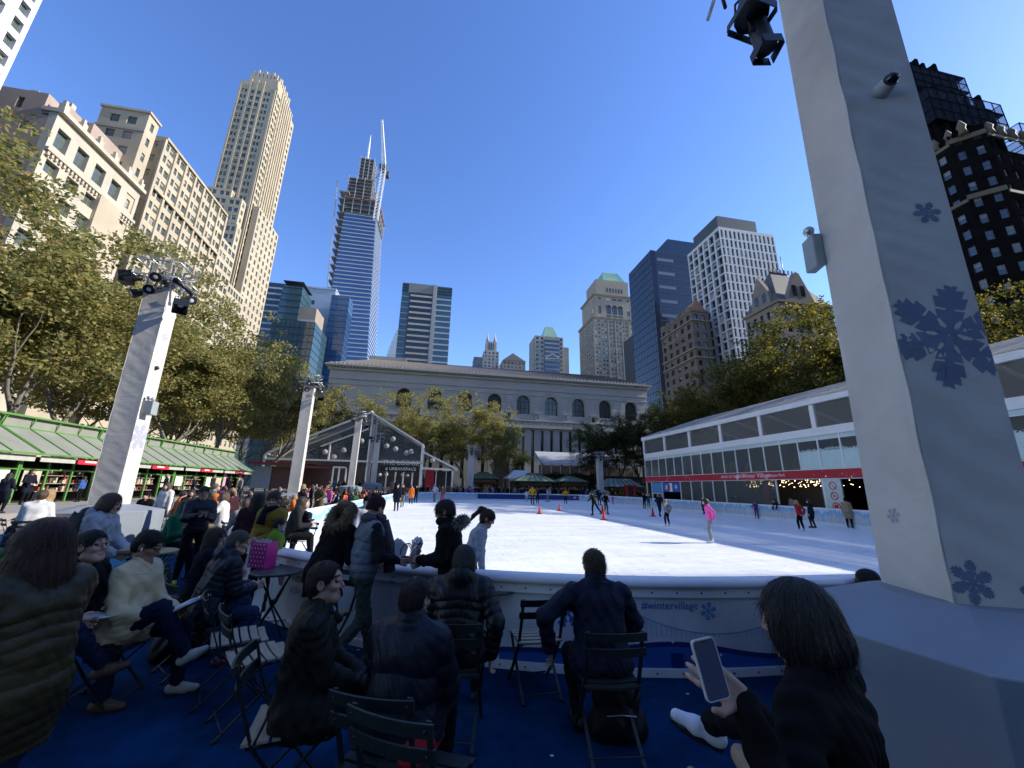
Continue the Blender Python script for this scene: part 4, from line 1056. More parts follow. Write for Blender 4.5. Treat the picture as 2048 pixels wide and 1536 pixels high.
B.facade((xA, YB), (1, 0, 0), W_, zG, zmid, [(c - .42, c + .42) for c in tall], [(zl0, zl1)], depth=.8, style='none', blind=0, wall='wall')
arches = [xc + i * bay - xA for i in range(n0, n1 + 1)]
B.facade((xA, YB), (1, 0, 0), W_, zmid, zC, [(c - hw, c + hw) for c in arches], [(zs, ztop)], depth=.9, style='grid', blind=0, wall='wall')
mb = B.mb('wall')
for c in arches:
 n = 10
 for sg in (-1, 1):
  for k in range(n):
   t0, t1 = PI / 2 * k / n, PI / 2 * (k + 1) / n
   a_ = (sg * hw * math.cos(t0), zarch + hw * math.sin(t0)); b_ = (sg * hw * math.cos(t1), zarch + hw * math.sin(t1))
   mb.quad(B.L((xA + c + a_[0], YB, a_[1])), B.L((xA + c + b_[0], YB, b_[1])), B.L((xA + c + b_[0], YB, ztop)), B.L((xA + c + a_[0], YB, ztop)))
   mb.quad(B.L((xA + c + a_[0], YB, a_[1])), B.L((xA + c + b_[0], YB, b_[1])), B.L((xA + c + b_[0], YB + .88, b_[1])), B.L((xA + c + a_[0], YB + .88, a_[1])))
for c in arches:
 m2 = B.mb('arch_moulding_%d' % c)
 for k in range(-4, 23):
  if k < 0 or k > 18:
   zz = zarch - (4 - (k + 4) if k < 0 else k - 18) * .75 - .0
   for sg in ((-1,) if k < 0 else (1,)):
    m2.box(*B.L((xA + c + sg * (hw + .75) - .65, YB - .10, zz - .62)), *B.L((xA + c + sg * (hw + .75) + .65, YB - .004, zz - .05)))
   continue
  t = PI * k / 18
  dr = Vector((math.cos(t), 0, math.sin(t))); tg = Vector((-math.sin(t), 0, math.cos(t)))
  r0, r1 = hw + .12, hw + 1.45; w0 = (hw + .7) * PI / 18 * .40
  q = [Vector((xA + c, YB - .1, zarch)) + dr * r + tg * s_ for r, s_ in ((r0, -w0 * .85), (r1, -w0 * 1.25), (r1, w0 * 1.25), (r0, w0 * .85))]
  m2.add([B.L(p) for p in q] + [B.L(p + Vector((0, .097, 0))) for p in q], [(0, 1, 2, 3), (0, 4, 5, 1), (1, 5, 6, 2), (2, 6, 7, 3), (3, 7, 4, 0)])
for c in [a_ + bay / 2 for a_ in arches[:-1]]:
 B.box('aedicule_%d' % c, xA + c - .7, YB - .5, zs - 1.6, xA + c + .7, YB - .003, zs + .2); B.box('aedicule_%d' % c, xA + c - 1.0, YB - .7, zs + .203, xA + c + 1.0, YB - .003, zs + .6)
 B.box('aedicule_glass_%d' % c, xA + c - .4, YB - .51, zs - 1.3, xA + c + .4, YB - .502, zs - .1, G_dark)
B.box('band_course', xA - .1, YB - .6, zs - 1.95, xZ + .1, YB - .004, zs - 1.603); B.box('band_course', xA - .1, YB - .9, zl1 + .5, xZ + .1, YB - .004, zl1 + 1.2); B.box('band_course', xA, YB - .4, zs - 3.2, xZ, YB - .004, zs - 2.9)
for k in range(int(W_ / 1.6)): B.box('wall', xA + k * 1.6 + .2, YB - .22, zl1 + 1.45, xA + k * 1.6 + 1.2, YB - .004, zl1 + 2.2)
B.box('band_course', xA - .05, YB - .25, zC - 3.6, xZ + .05, YB - .004, zC - 3.3); B.box('band_course', xA - .05, YB - .18, zC - 5.0, xZ + .05, YB - .004, zC - 4.8)
for k in range(9): B.box('rusticated_course', xA, YB - .07, zG + .9 * k + .1, xZ, YB - .0035, zG + .9 * k + .85) if k < 3 else None
B.box('cornice', xA - .5, YB - .5, zC - 1.3, xZ + .5, YB + 30, zC - .75); B.box('cornice', xA - 1.1, YB - 1.3, zC - .40, xZ + 1.1, YB + 30, zC)
for k in range(int(W_ / .75)): B.box('dentils', xA + k * .75, YB - 1.0, zC - .745, xA + k * .75 + .42, YB - .3, zC - .405)
for k in range(int(W_ / 1.0)): B.box('cornice', xA + k * 1.0, YB - 1.25, zC + .003, xA + k * 1.0 + .5, YB - 1.0, zC + .35)
zr = at_y(900, 732, YB + 14).z
mb = B.mb('roof', M_libroof)
v = [(xA - .9, YB - .95, zC + .02), (xZ + .9, YB - .95, zC + .02), (xZ + .9, YB + 29, zC + .02), (xA - .9, YB + 29, zC + .02), (xA + 8, YB + 13, zr), (xZ - 8, YB + 13, zr)]
mb.add([B.L(p) for p in v], [(0, 1, 5, 4), (1, 2, 5), (2, 3, 4, 5), (3, 0, 4)])
for k in range(90):
 t = k / 89; B.mb('roof_seams', M_libroof).bar(B.L(Vector(v[0]).lerp(Vector(v[1]), t)), B.L(Vector(v[4]).lerp(Vector(v[5]), t)), .18)
B.box('penthouse', at_y(738, 720, YB + 16).x, YB + 16, zr - 3, at_y(812, 720, YB + 16).x, YB + 24, at_y(770, 713, YB + 16).z, M_lib)
B.box('wall', xA, YB + 1.0, zG, xZ, YB + 29, zC - .8)
xp = at_y(1001, 930, YB).x; zp = at_y(1001, 905, YB).z
B.box('portal', xp - 3.6, YB - 2.4, zG, xp - 2.0, YB - 1.0, zp); B.box('portal', xp + 2.0, YB - 2.4, zG, xp + 3.6, YB - 1.0, zp); B.box('portal', xp - 4.2, YB - 2.6, zp + .003, xp + 4.2, YB - 1.0, zp + 1.6)
mb = B.mb('portal');
for k in range(12):
 t0, t1 = PI * k / 12, PI * (k + 1) / 12; r = 2.0; zz = zp - 2.2
 p0, p1 = (xp + r * math.cos(t0), zz + r * math.sin(t0)), (xp + r * math.cos(t1), zz + r * math.sin(t1))
 mb.quad(B.L((p0[0], YB - 2.2, p0[1])), B.L((p1[0], YB - 2.2, p1[1])), B.L((p1[0], YB - 2.2, zp + .002)), B.L((p0[0], YB - 2.2, zp + .002)))
 mb.quad(B.L((p0[0], YB - 2.2, p0[1])), B.L((p1[0], YB - 2.2, p1[1])), B.L((p1[0], YB - 1, p1[1])), B.L((p0[0], YB - 1, p0[1])))
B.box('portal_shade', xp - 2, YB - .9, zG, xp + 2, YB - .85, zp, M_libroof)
B.done()
def leaf_mat(name, stops):
 m = bpy.data.materials.new(name); m.use_nodes = True
 nt = m.node_tree; N = nt.nodes; L = nt.links; b = N['Principled BSDF']
 g = N.new('ShaderNodeNewGeometry'); cr = N.new('ShaderNodeValToRGB')
 e = cr.color_ramp.elements
 e[0].position, e[0].color = stops[0][0], (*stops[0][1], 1); e[1].position, e[1].color = stops[-1][0], (*stops[-1][1], 1)
 for p, c in stops[1:-1]: x = e.new(p); x.color = (*c, 1)
 L.new(g.outputs['Random Per Island'], cr.inputs['Fac']); L.new(cr.outputs[0], b.inputs['Base Color'])
 b.inputs['Roughness'].default_value = .55; b.inputs['Specular IOR Level'].default_value = .3
 tl = N.new('ShaderNodeBsdfTranslucent'); mx = N.new('ShaderNodeMixShader'); mx.inputs[0].default_value = .46
 hs = N.new('ShaderNodeHueSaturation'); hs.inputs['Value'].default_value = 1.5; hs.inputs['Saturation'].default_value = 1.1
 L.new(cr.outputs[0], hs.inputs['Color']); L.new(hs.outputs[0], tl.inputs['Color'])
 L.new(b.outputs[0], mx.inputs[1]); L.new(tl.outputs[0], mx.inputs[2]); L.new(mx.outputs[0], N['Material Output'].inputs['Surface'])
 return m
M_leaf = leaf_mat('plane_leaves', [(0, (.10, .12, .04)), (.3, (.18, .195, .07)), (.6, (.28, .275, .095)), (.85, (.38, .32, .12)), (1, (.28, .17, .075))])
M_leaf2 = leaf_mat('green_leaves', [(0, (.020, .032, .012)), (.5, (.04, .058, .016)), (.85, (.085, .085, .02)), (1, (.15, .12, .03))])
M_leaf3 = leaf_mat('yellow_leaves', [(0, (.03, .042, .012)), (.4, (.075, .082, .018)), (.7, (.16, .14, .03)), (1, (.27, .20, .04))])
M_bark = mat('plane_bark', (.17, .15, .12), .9, .45, 2.2, .5, 14, tint=(.24, .22, .17))
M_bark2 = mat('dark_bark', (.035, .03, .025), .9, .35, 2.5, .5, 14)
def make_tree(seed, H=22.0, Rc=6.5, base=.27, nleaf=19000, lsize=.27, nclus=230, lean=.12, low=.34):
 """returns (branch mesh, leaf mesh); forked sinuous trunk and leaf clumps scattered through the crown"""
 rr = random.Random(seed); rg = np.random.default_rng(seed)
 mb = MB(); tips = []
 def branch(p, d, L, r, lev):
  n = 5; pts = [p]; rs = [r]; q = Vector(p); dd = Vector(d).normalized()
  for i in range(n):
   dd = (dd + Vector((rr.gauss(0, .16), rr.gauss(0, .16), rr.gauss(.02, .10) + (.05 if lev > 0 else 0)))).normalized()
   q = q + dd * (L / n); pts.append(q.copy()); rs.append(r * (1 - .42 * (i + 1) / n))
  mb.tube(pts, rs, 7 if lev < 2 else 5 if lev < 3 else 4, caps=False)
  if lev >= 2: tips.extend(pts[2:])
  if lev < 4 and q.z < H * .97:
   k = rr.choice((2, 3)) if lev > 0 else rr.choice((3, 4))
   for j in range(k):
    a = rr.uniform(0, 2 * PI) if lev > 0 else 2 * PI * (j + rr.uniform(-.25, .25)) / k
    sp = rr.uniform(.35, .75) if lev > 0 else rr.uniform(.4, .62)
    out = Vector((math.cos(a), math.sin(a), 0))
    nd = (dd * (1 - sp * .55) + out * sp + Vector((0, 0, .16))).normalized()
    branch(q, nd, L * rr.uniform(.62, .86), rs[-1] * (.66 if k == 3 else .74), lev + 1)
   if lev in (1, 2):
    i = rr.randint(2, 4); a = rr.uniform(0, 2 * PI)
    branch(pts[i], (dd * .3 + Vector((math.cos(a), math.sin(a), .25))).normalized(), L * .55, rs[i] * .45, lev + 2)
 br_l = H * base
 branch(Vector((0, 0, -.3)), Vector((rr.uniform(-lean, lean), rr.uniform(-lean, lean), 1)), br_l, H * .0135 + .04, 0)
 tp = np.array([tuple(t) for t in tips]); zc = H * .66
 cen = tp[rg.choice(len(tp), nclus)] + rg.normal(0, .7, (nclus, 3))
 ext = np.stack([rg.normal(0, 1, nclus), rg.normal(0, 1, nclus), rg.normal(0, 1, nclus)], 1); ext /= np.linalg.norm(ext, axis=1)[:, None]
 ext *= (rg.uniform(.55, 1.0, nclus) ** .6)[:, None]
 ext = ext * np.array([Rc, Rc, H * .34]) + np.array([0, 0, zc])
 cen = np.concatenate([cen, ext[: int(nclus * .55)]])
 wob = Rc * (1 + .22 * np.sin(3 * np.arctan2(cen[:, 1], cen[:, 0]) + seed) + .12 * np.sin(5 * np.arctan2(cen[:, 1], cen[:, 0])))
 rad = np.sqrt((cen[:, 0] / wob) ** 2 + (cen[:, 1] / wob) ** 2 + ((cen[:, 2] - zc) / (H * .36)) ** 2)
 cen = cen[(rad < 1.08) & (cen[:, 2] > H * low)]
 nc = len(cen); cr_ = rg.uniform(.55, 1.35, nc); wt = cr_ ** 2 / (cr_ ** 2).sum()
 ci = rg.choice(nc, nleaf, p=wt)
 off = rg.normal(0, 1, (nleaf, 3)); off /= np.linalg.norm(off, axis=1)[:, None] + 1e-9
 off *= (rg.uniform(0, 1, nleaf) ** .45 * cr_[ci])[:, None]; off[:, 2] *= .62
 P = cen[ci] + off
 a = rg.normal(0, 1, (nleaf, 3)); a[:, 2] *= .6; a /= np.linalg.norm(a, axis=1)[:, None]
 b = rg.normal(0, 1, (nleaf, 3)); b -= a * (a * b).sum(1)[:, None]; b /= np.linalg.norm(b, axis=1)[:, None]
 s = (lsize * rg.uniform(.40, 1.25, nleaf))[:, None]
 nrm = np.cross(a, b)
 V = np.stack([P - a * s * .55, P + b * s * .42 + nrm * s * .10, P + a * s * .62, P - b * s * .42 + nrm * s * .10], 1).reshape(-1, 3)
 F = np.arange(nleaf * 4).reshape(-1, 4)
 return mb, V, F
TREES = {}
def tree_kind(key, leafm, barkm, **k):
 mb, V, F = make_tree(**k)
 TREES[key] = (mb.mesh('trunk', barkm), np_mesh('crown', V, F, leafm, smooth=False))
tree_kind('p1', M_leaf, M_bark, seed=3, H=22, Rc=6.8)
tree_kind('p2', M_leaf, M_bark, seed=8, H=22, Rc=6.4, lean=.22)
tree_kind('p3', M_leaf, M_bark, seed=21, H=22, Rc=7.2, lean=.18)
tree_kind('m1', M_leaf, M_bark, seed=17, H=22, Rc=7.6, nleaf=24000, nclus=300, low=.14)
tree_kind('m2', M_leaf, M_bark, seed=29, H=22, Rc=7.2, nleaf=24000, nclus=300, low=.16)
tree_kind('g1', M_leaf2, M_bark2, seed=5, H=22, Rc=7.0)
tree_kind('y1', M_leaf3, M_bark2, seed=13, H=22, Rc=7.6, nleaf=30000, nclus=330)
def tree(kind, x, y, s, rz, label, group, z=GND_Z):
 t = thing('plane_tree', label, 'tree', (x, y, z), rz, group); t.scale = (s, s, s)
 link_mesh('trunk', TREES[kind][0], t); link_mesh('crown', TREES[kind][1], t)
 return t
rt = random.Random(4)
lf = 'plane trees behind the green kiosks on the left'
ords = ['nearest', 'second', 'third', 'fourth', 'fifth', 'sixth', 'seventh', 'eighth', 'ninth', 'tenth']
k = 0
for row, (x, y0, dy, nn, s0) in enumerate(((-28.5, 23, 8.0, 8, 1.12), (-39, 20, 9.0, 8, 1.14))):
 for i in range(nn):
  s = s0 * rt.uniform(.93, 1.06)
  tree(('p1', 'p2', 'p3')[(i * 2 + row) % 3], x + rt.uniform(-1.2, 1.2), y0 + dy * i + rt.uniform(-1.2, 1.2), s, rt.uniform(0, 6.28),
             'olive brown plane tree, %s from the camera in the %s row behind the kiosks' % (ords[i], ('front', 'middle', 'back')[row]), lf, TER_Z if False else .0)
for i, (px, Y, s, kd, lb) in enumerate((( 668, 90, 1.0, 'm2', 'olive plane tree rising left behind the white lodge tent gable'), (765, 88, 1.0, 'm1', 'sunlit plane tree directly behind the lodge tent ridge'),
  (850, 86, 1.0, 'm2', 'sunlit plane tree right of the lodge tent in front of the arched windows'), (925, 87, 1.0, 'm1', 'sunlit plane tree in front of the library portal with a high crown'),
  (985, 85, .88, 'm2', 'lower sunlit plane tree at the right end of the tree group before the library'), (1030, 91, .52, 'g1', 'small shaded tree leaning beside the library portal'),
  (610, 90, 1.02, 'g1', 'dark green tree standing behind the left plane trees below the teal glass block'))):
 p = at_y(px, 960, Y); tree(kd, p.x, Y, s * 1.06, i * 1.3 + .4, lb, 'plane trees in front of the library')
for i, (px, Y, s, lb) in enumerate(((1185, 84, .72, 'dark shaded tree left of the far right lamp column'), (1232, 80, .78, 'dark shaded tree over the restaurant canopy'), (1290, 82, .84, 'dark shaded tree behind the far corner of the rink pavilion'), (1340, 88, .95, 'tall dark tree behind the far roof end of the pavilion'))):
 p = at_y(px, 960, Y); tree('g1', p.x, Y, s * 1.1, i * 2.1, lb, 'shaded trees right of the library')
ords2 = ['leftmost', 'second', 'third', 'fourth', 'fifth', 'sixth', 'seventh', 'eighth', 'ninth', 'tenth']
for i, (x, y, s, kd) in enumerate(((50, 80, 1.0, 'g1'), (49, 70, 1.06, 'g1'), (51, 60.5, 1.14, 'y1'), (49.5, 51, 1.20, 'y1'), (50.5, 42.5, 1.30, 'y1'), (50, 34, 1.22, 'y1'), (51, 26, .98, 'y1'), (53, 18.5, 1.0, 'y1'))):
 tree(kd, x, y, s, i * 1.7 + .5, ('dark green' if kd == 'g1' else 'golden topped') + ' tree behind the rink pavilion roof, %s of its row' % ords2[i], 'trees behind the rink pavilion')
for i, (x, y, s) in enumerate(((60, 64, 1.1), (61, 50, 1.15), (60, 37, 1.1), (62, 24, 1.05))):
 tree('g1', x, y, s, i * 1.1, 'dark tree in the back row behind the pavilion, %s from the library' % ords[i if i else 0].replace('nearest', 'first'), 'trees behind the rink pavilion')
for i, (x, y) in enumerate(((-40, -14), (-30, -24), (-20, -34), (-8, -30), (4, -36), (16, -30), (30, -34), (44, -22), (50, -6))):  # unseen trees, added to block low sky light from behind
 tree(('p1', 'g1', 'p3')[i % 3], x, y, 1.0, i * 1.3, 'unseen plane tree behind the camera, %s from the left' % ('first', 'second', 'third', 'fourth', 'fifth', 'sixth', 'seventh', 'eighth', 'ninth')[i], 'unseen plane trees behind the camera')
def fabric_mat():
 m = mat('column_fabric', (0.57, 0.545, 0.505), .75, .10, .7, .12, 90)
 nt = m.node_tree; N = nt.nodes; L = nt.links; b = N['Principled BSDF']
 tc = N.new('ShaderNodeTexCoord'); prev = b.inputs['Normal'].links[0].from_socket
 for rot, sc, ds in ((.5, 1.1, .05), (-.7, 2.6, .02)):
  mp = N.new('ShaderNodeMapping'); mp.inputs['Rotation'].default_value = (rot, rot, 0); mp.inputs['Scale'].default_value = (1, 1, 1.7)
  L.new(tc.outputs['Object'], mp.inputs['Vector']); n = N.new('ShaderNodeTexNoise'); n.inputs['Scale'].default_value = sc; n.inputs['Detail'].default_value = 3; n.inputs['Distortion'].default_value = .6
  L.new(mp.outputs[0], n.inputs['Vector']); bp = N.new('ShaderNodeBump'); bp.inputs['Strength'].default_value = .28; bp.inputs['Distance'].default_value = ds
  L.new(n.outputs['Fac'], bp.inputs['Height']); L.new(prev, bp.inputs['Normal']); prev = bp.outputs[0]
 L.new(prev, b.inputs['Normal'])
 return m
M_fab = fabric_mat()
M_ped = mat('pedestal_grey', (0.22, 0.25, 0.29), .55, .08, 1.2, .05, 40)
M_flake = mat('print_slate_blue', (0.15, 0.18, 0.28), .7, .12, 1)
M_flake2 = mat('print_pale_blue', (0.36, 0.38, 0.46), .7, .1, 1)
M_alu = mat('aluminium_tube', (.55, .55, .57), .35, .1, 6, metal=.8)
M_lens = mat('lamp_lens', (.6, .62, .65), .12, .3, 40, spec=.8)
M_plex = clear_mat('plexi_cover', (.75, .85, .8), .35)
def wrinkle_fn(W, seed, amp=None):
 amp = amp or (.011 if seed // 7 == 5 else .0028)
 ph = np.random.default_rng(seed).uniform(0, 6.28, 12)
 def f(x, z):
  e = min(1, max(0, min(x, W - x)) / .10); d = 0
  for k in range(5):
   fr_ = 1.1 + .8 * k
   d += math.sin((z * fr_ + x * (2.2 + k) * (-1) ** k) * 1.15 + ph[k]) * amp * .75 / (1 + .35 * k)
  m1 = .5 + .5 * math.sin(1.3 * z + ph[7]); d += amp * (1.25 * math.sin(12.5 * (z + .75 * x + .10 * math.sin(2.1 * z + ph[9])) + ph[8]) * m1 * (1 - .45 * x / W) + .7 * math.sin(21 * (z + .55 * x + .06 * math.sin(3 * z)) + ph[10]) * (1 - m1) * (1 - .6 * x / W))
  return d * e - .008 * e * math.sin(PI * min(max(x, 0), W) / W)
 return f
def wrinkled_face(W, H, seed, nx=14, nz=90):
 fn = wrinkle_fn(W, seed)
 G = [(W * i / nx, H * j / nz, fn(W * i / nx, H * j / nz)) for j in range(nz + 1) for i in range(nx + 1)]
 F = [(j * (nx + 1) + i, j * (nx + 1) + i + 1, (j + 1) * (nx + 1) + i + 1, (j + 1) * (nx + 1) + i) for j in range(nz) for i in range(nx)]
 return G, F
def flake_leaf(r, mi, dx, dy, rot=0.0, seed=1):
 """broad leafy snowflake motif"""
 rr = random.Random(seed); P = []
 for k in range(6):
  a = rot + k * PI / 3; d = Vector((math.cos(a), math.sin(a))); n = Vector((-d.y, d.x))
  P.append((seg_poly(d * .02 * r, d * r * .5, .15 * r), mi)); P.append((seg_poly(d * .5 * r, d * r * .96, .10 * r), mi)); P.append(([tuple(d * .12 * r), tuple(d * .34 * r + n * .17 * r), tuple(d * .6 * r), tuple(d * .34 * r - n * .17 * r)], mi))
  for f, l in ((.3, .30), (.52, .36), (.72, .28), (.9, .14)):
   for sg in (-1, 1):
    q = d * f * r; t = q + (d * .65 + n * sg * .76) * l * r; mid = (q + t) / 2; w_ = (t - q).orthogonal() * .36
    P.append(([tuple(q), tuple(mid + w_), tuple(t), tuple(mid - w_)], mi))
 return [([(x + dx, y + dy) for x, y in p], i) for p, i in P]
def column(loc, rz, label, H, w, z0, seed, arms, flakes, tilt=(0, 0), detail=True, ped=True, K=.78, group='fabric wrapped light columns round the rink', head_px=None):
 """z0 pedestal height; local -Y face and +X/-X faces; arms drawn at the top"""
 t = thing('light_column', label, 'light column', loc, rz, group)
 t.rotation_euler = (tilt[0], tilt[1], rz); t.scale = (K, K, K); t.location = CAM_POS + (Vector(loc) - CAM_POS) * K
 h = w / 2
 if ped:
  mb = MB(); near_ = w > .86; Rr = 1.6 if near_ else 1.66; a0 = R(7.4 if near_ else 22.5)
  ring = lambda r, z: [(r * math.cos(a0 + k * PI / 4), r * math.sin(a0 + k * PI / 4), z) for k in range(8)]
  v = ring(Rr, -.72 if K < 1 else -.4) + ring(Rr, z0 - (.3 if near_ else .2)) + ring(.72, z0 + .02); f = []
  for q in range(2):
   for k in range(8): f.append((q * 8 + k, q * 8 + (k + 1) % 8, q * 8 + 8 + (k + 1) % 8, q * 8 + 8 + k))
  f.append(tuple(range(16, 24))); mb.add(v, f)
  mb.build('pedestal', M_ped, t, .012)
 mb = MB()
 corners = [(-h, -h), (h, -h), (h, h), (-h, h)]
 for s in range(4):
  a, b = Vector(corners[s]), Vector(corners[(s + 1) % 4]); u = (b - a).normalized(); n = Vector((u.y, -u.x))
  G, F = wrinkled_face(w, H, seed * 7 + s, *((18, 150) if detail else (4, 24)))
  mb.add([(a.x + u.x * x + n.x * d, a.y + u.y * x + n.y * d, z0 + z) for x, z, d in G], F, 0, True)
 mb.quad((-h, -h, z0 + H), (h, -h, z0 + H), (h, h, z0 + H), (-h, h, z0 + H))
 fabric = mb.build('fabric_wrap', M_fab, t)
 if detail:
  mb = MB()
  pts = [(-h - .006 - .012 * math.sin(k * .5) ** 2, -h + .004 * math.sin(k * .8), z0 + .02 + H * k / 60) for k in range(61)]
  for k in range(60):
   p, q = pts[k], pts[k + 1]; wd = .055
   mb.quad((p[0] - .004, p[1] - .006, p[2]), (p[0] - .004, p[1] + wd, p[2]), (q[0] - .004, q[1] + wd, q[2]), (q[0] - .004, q[1] - .006, q[2]))
  mb.tube(pts, .009, 6); mb.build('seam_flap', M_fab, t)
 for (side, polys, mats_) in flakes:
  a, b = Vector(corners[side]), Vector(corners[(side + 1) % 4]); u = (b - a).normalized(); n = Vector((u.y, -u.x))
  mb = MB(); fn = wrinkle_fn(w, seed * 7 + side)
  for poly, mi in polys:
   pp = [(min(max(x, 0), w), z) for x, z in poly]
   mb.add([(a.x + u.x * x + n.x * (fn(x, z) + .004), a.y + u.y * x + n.y * (fn(x, z) + .004), z0 + z) for x, z in pp], [tuple(range(len(pp)))], 0)
  mb.build('snowflake_print', mats_, t)
 if arms:
  zt = z0 + H
  mb = MB()
  for (x, y) in corners: mb.bar((x * .95, y * .95, zt), (x * .95, y * .95, zt + 1.1), .06)
  for zz in (zt + .35, zt + 1.05):
   for s in range(4): mb.tube([Vector((*corners[s], zz)) * 1 + Vector((corners[s][0] * .9, corners[s][1] * .9, 0)), Vector((*corners[(s + 1) % 4], zz)) + Vector((corners[(s + 1) % 4][0] * .9, corners[(s + 1) % 4][1] * .9, 0))], .03, 6)
  mb.tube([(-1.0, -.1, zt + .55), (1.05, -.1, zt + .55)], .03, 6); mb.tube([(-.1, -1.0, zt + .95), (-.1, .9, zt + .95)], .03, 6)
  mb.tube([(h, -h, zt + .3), (1.2, -.85, zt - .25)], .03, 6); mb.tube([(h, 0, zt + .9), (1.2, .25, zt + .2)], .03, 6)
  mb.build('lamp_frame', M_alu, t)
  mb = MB(); mb.quad((-.9, -.8, zt + 1.35), (.95, -.8, zt + 1.25), (.95, .8, zt + 1.25), (-.9, .8, zt + 1.35)); mb.build('rain_cover', M_plex, t)
  for (x, y, z, dx, dy, dz, kind) in [(a_[0] * .78, a_[1] * .78, *a_[2:]) for a_ in arms]:
   d = Vector((dx, dy, dz)).normalized(); M = Matrix.Translation((x, y, zt + z)) @ d.to_track_quat('Z', 'Y').to_matrix().to_4x4()
   mb = MB()
   if kind == 'par': prof = [(.07, -.28), (.13, -.22), (.17, -.05), (.19, .12), (.205, .14), (.205, .20)]
   elif kind == 'profile': prof = [(.10, -.42), (.15, -.38), (.15, -.05), (.09, .02), (.085, .45), (.12, .48), (.12, .56)]
   else: prof = [(.06, -.2), (.12, -.15), (.13, .02), (.22, .22), (.24, .24)]
   mb.lathe(prof, 12, 0, M)
   if kind == 'box':
    for k in range(4): mb.box(-.24, .235, .1, .24, .25, .5, 0, M @ Matrix.Rotation(k * PI / 2, 4, 'Z'))
   mb.tube([M @ Vector((.23, 0, 0)), M @ Vector((.25, 0, -.35)), M @ Vector((-.25, 0, -.35)), M @ Vector((-.23, 0, 0))], .018, 6)
   mb.tube([M @ Vector((0, 0, -.35)), M @ Vector((0, .2, -.6))], .02, 6)
   ft = mb.build('spotlight', M_black, t)
   zl = prof[-1][1] - .02
   mb = MB(); mb.lathe([(prof[-1][0] * .86, zl - .01), (prof[-1][0] * .86, zl), (prof[-1][0] * .4, zl + .02), (.01, zl + .025)], 12, 0, M); mb.build('lens', M_lens, ft)
  mb = MB(); rr = random.Random(seed)
  for k in range(7):
   a = Vector((rr.uniform(-.6, .6), rr.uniform(-.6, .6), zt + rr.uniform(.5, 1.1))); b = Vector((rr.uniform(-1, 1.2), rr.uniform(-1, 1), zt + rr.uniform(-.1, .8)))
   mb.tube([a, (a + b) / 2 + Vector((0, 0, -.25)), b], .012, 4)
  mb.build('cables', M_black, t)
 return t
ARMS = [(-1.1, -.5, .30, -1, -.3, -.25, 'box'), (-1.15, -.1, -.25, -.6, -.5, -.5, 'par'), (.05, -.9, .30, .3, -1, -.5, 'par'), (-.05, -.95, -.28, .2, -1, -.7, 'par'),
  (1.1, -.5, .15, .7, .2, -.6, 'profile'), (1.45, -.9, -.75, .2, -.4, -.7, 'box'), (1.2, .3, -.2, .5, -.6, -.3, 'par'), (-.3, .7, .6, 0, 1, -.2, 'par')]
cl = at_z(222, 1003, .9)
az = math.atan2(cl.x, cl.y)
def colpos(px, py, X): p = at_x(px, py, X); return (p.x, p.y)
x, y = colpos(222, 1000, -12.2)
fl1 = (1, flake_leaf(.55, 0, .40, 2.6, .2), [M_flake2]); fl2 = (1, snowflake(.2, 0, 0, .12, .5, 6.9), [M_flake2])
c1 = column((x, y, 0), R(4), 'near left fabric column with spotlights and a grey floodlight box, rising from its grey pedestal', 9.0, .85, .72, 3, ARMS, [fl1, fl2], (0, R(-1.0)))
mb = MB(); mb.box(.44, -.35, 4.2, .80, .05, 4.75); mb.build('control_box', mat('grey_box', (.30, .34, .36), .5), c1, .02)
mb = MB()
for q in (-.28, -.02): mb.ball((.58, q, 4.88), .09, 10); mb.tube([(.58, q, 4.75), (.58, q, 4.85)], .03, 6)
mb.build('box_lamps', M_alu, c1)
mb = MB(); mb.ball((.46, -.05, 6.2), .09, 10); mb.build('dome_camera', M_black, c1)
for i, (px, py, X, H, lb) in enumerate(((588, 985, -12.2, 9.6, 'second fabric column from the left with bright sunlit side and lamps on top'), (701, 975, -12.2, 10.0, 'third fabric column in front of the lodge tent, left of the bare steel post'), (745, 972, -10.6, 8.6, 'narrowest fabric column standing before the lodge tent entrance'))):
 x, y = colpos(px, py, X)
 zb = .3 + .5 * i
 H2 = (at_y((625, 713, 757)[i], (772, 838, 880)[i], y).z) - zb - .7
 column((x, y, zb if i else 0.1), R(4), lb, H2, .85, .7, 11 + i, ARMS[: 8 if i < 2 else 5], [], (0, R((-.3, .3, .4)[i])), False)
for i, (px, py, Y, pt, lb) in enumerate(((940, 976, 68, 905, 'white lamp column behind the far boards left of the green roofed stalls'), (1201, 982, 68, 917, 'white lamp column behind the far boards in front of the shaded trees'))):
 p = at_y(px, py, Y); zt = at_y(px + 4, pt, Y).z
 column((p.x, Y, p.z - .4), R(2), lb, zt - p.z - .2, .95, .6, 21 + i, ARMS[:6], [], (0, 0), False, True, 1.0)
hw = .44
ctr = Vector((5.45, 3.52, 0))
fr = [(0, flake_leaf(.62, 0, .52, 2.75, .32, 2), [M_flake]), (0, flake_leaf(.16, 0, .62, 4.35, .1, 3), [M_flake]), (0, flake_leaf(.20, 0, .18, .22, .4, 4), [M_flake]), (0, flake_leaf(.17, 0, .74, .16, .9, 5), [M_flake]),
      (3, snowflake(.085, 0, .2, .13, .34, .78), [M_flake2])]
cR = column((ctr.x, ctr.y, 0), R(-17.4), 'huge near fabric column with navy leaf snowflakes and a dome camera on its dark side', 9.6, .88, .63, 5, [], fr, (0, R(1.8)))
zt = .63 + 9.6
h = .44
mb = MB()
for (x, y) in ((-h, -h), (h, -h), (h, h), (-h, h)): mb.bar((x * .95, y * .95, zt), (x * .95, y * .95, zt + 1.0), .06)
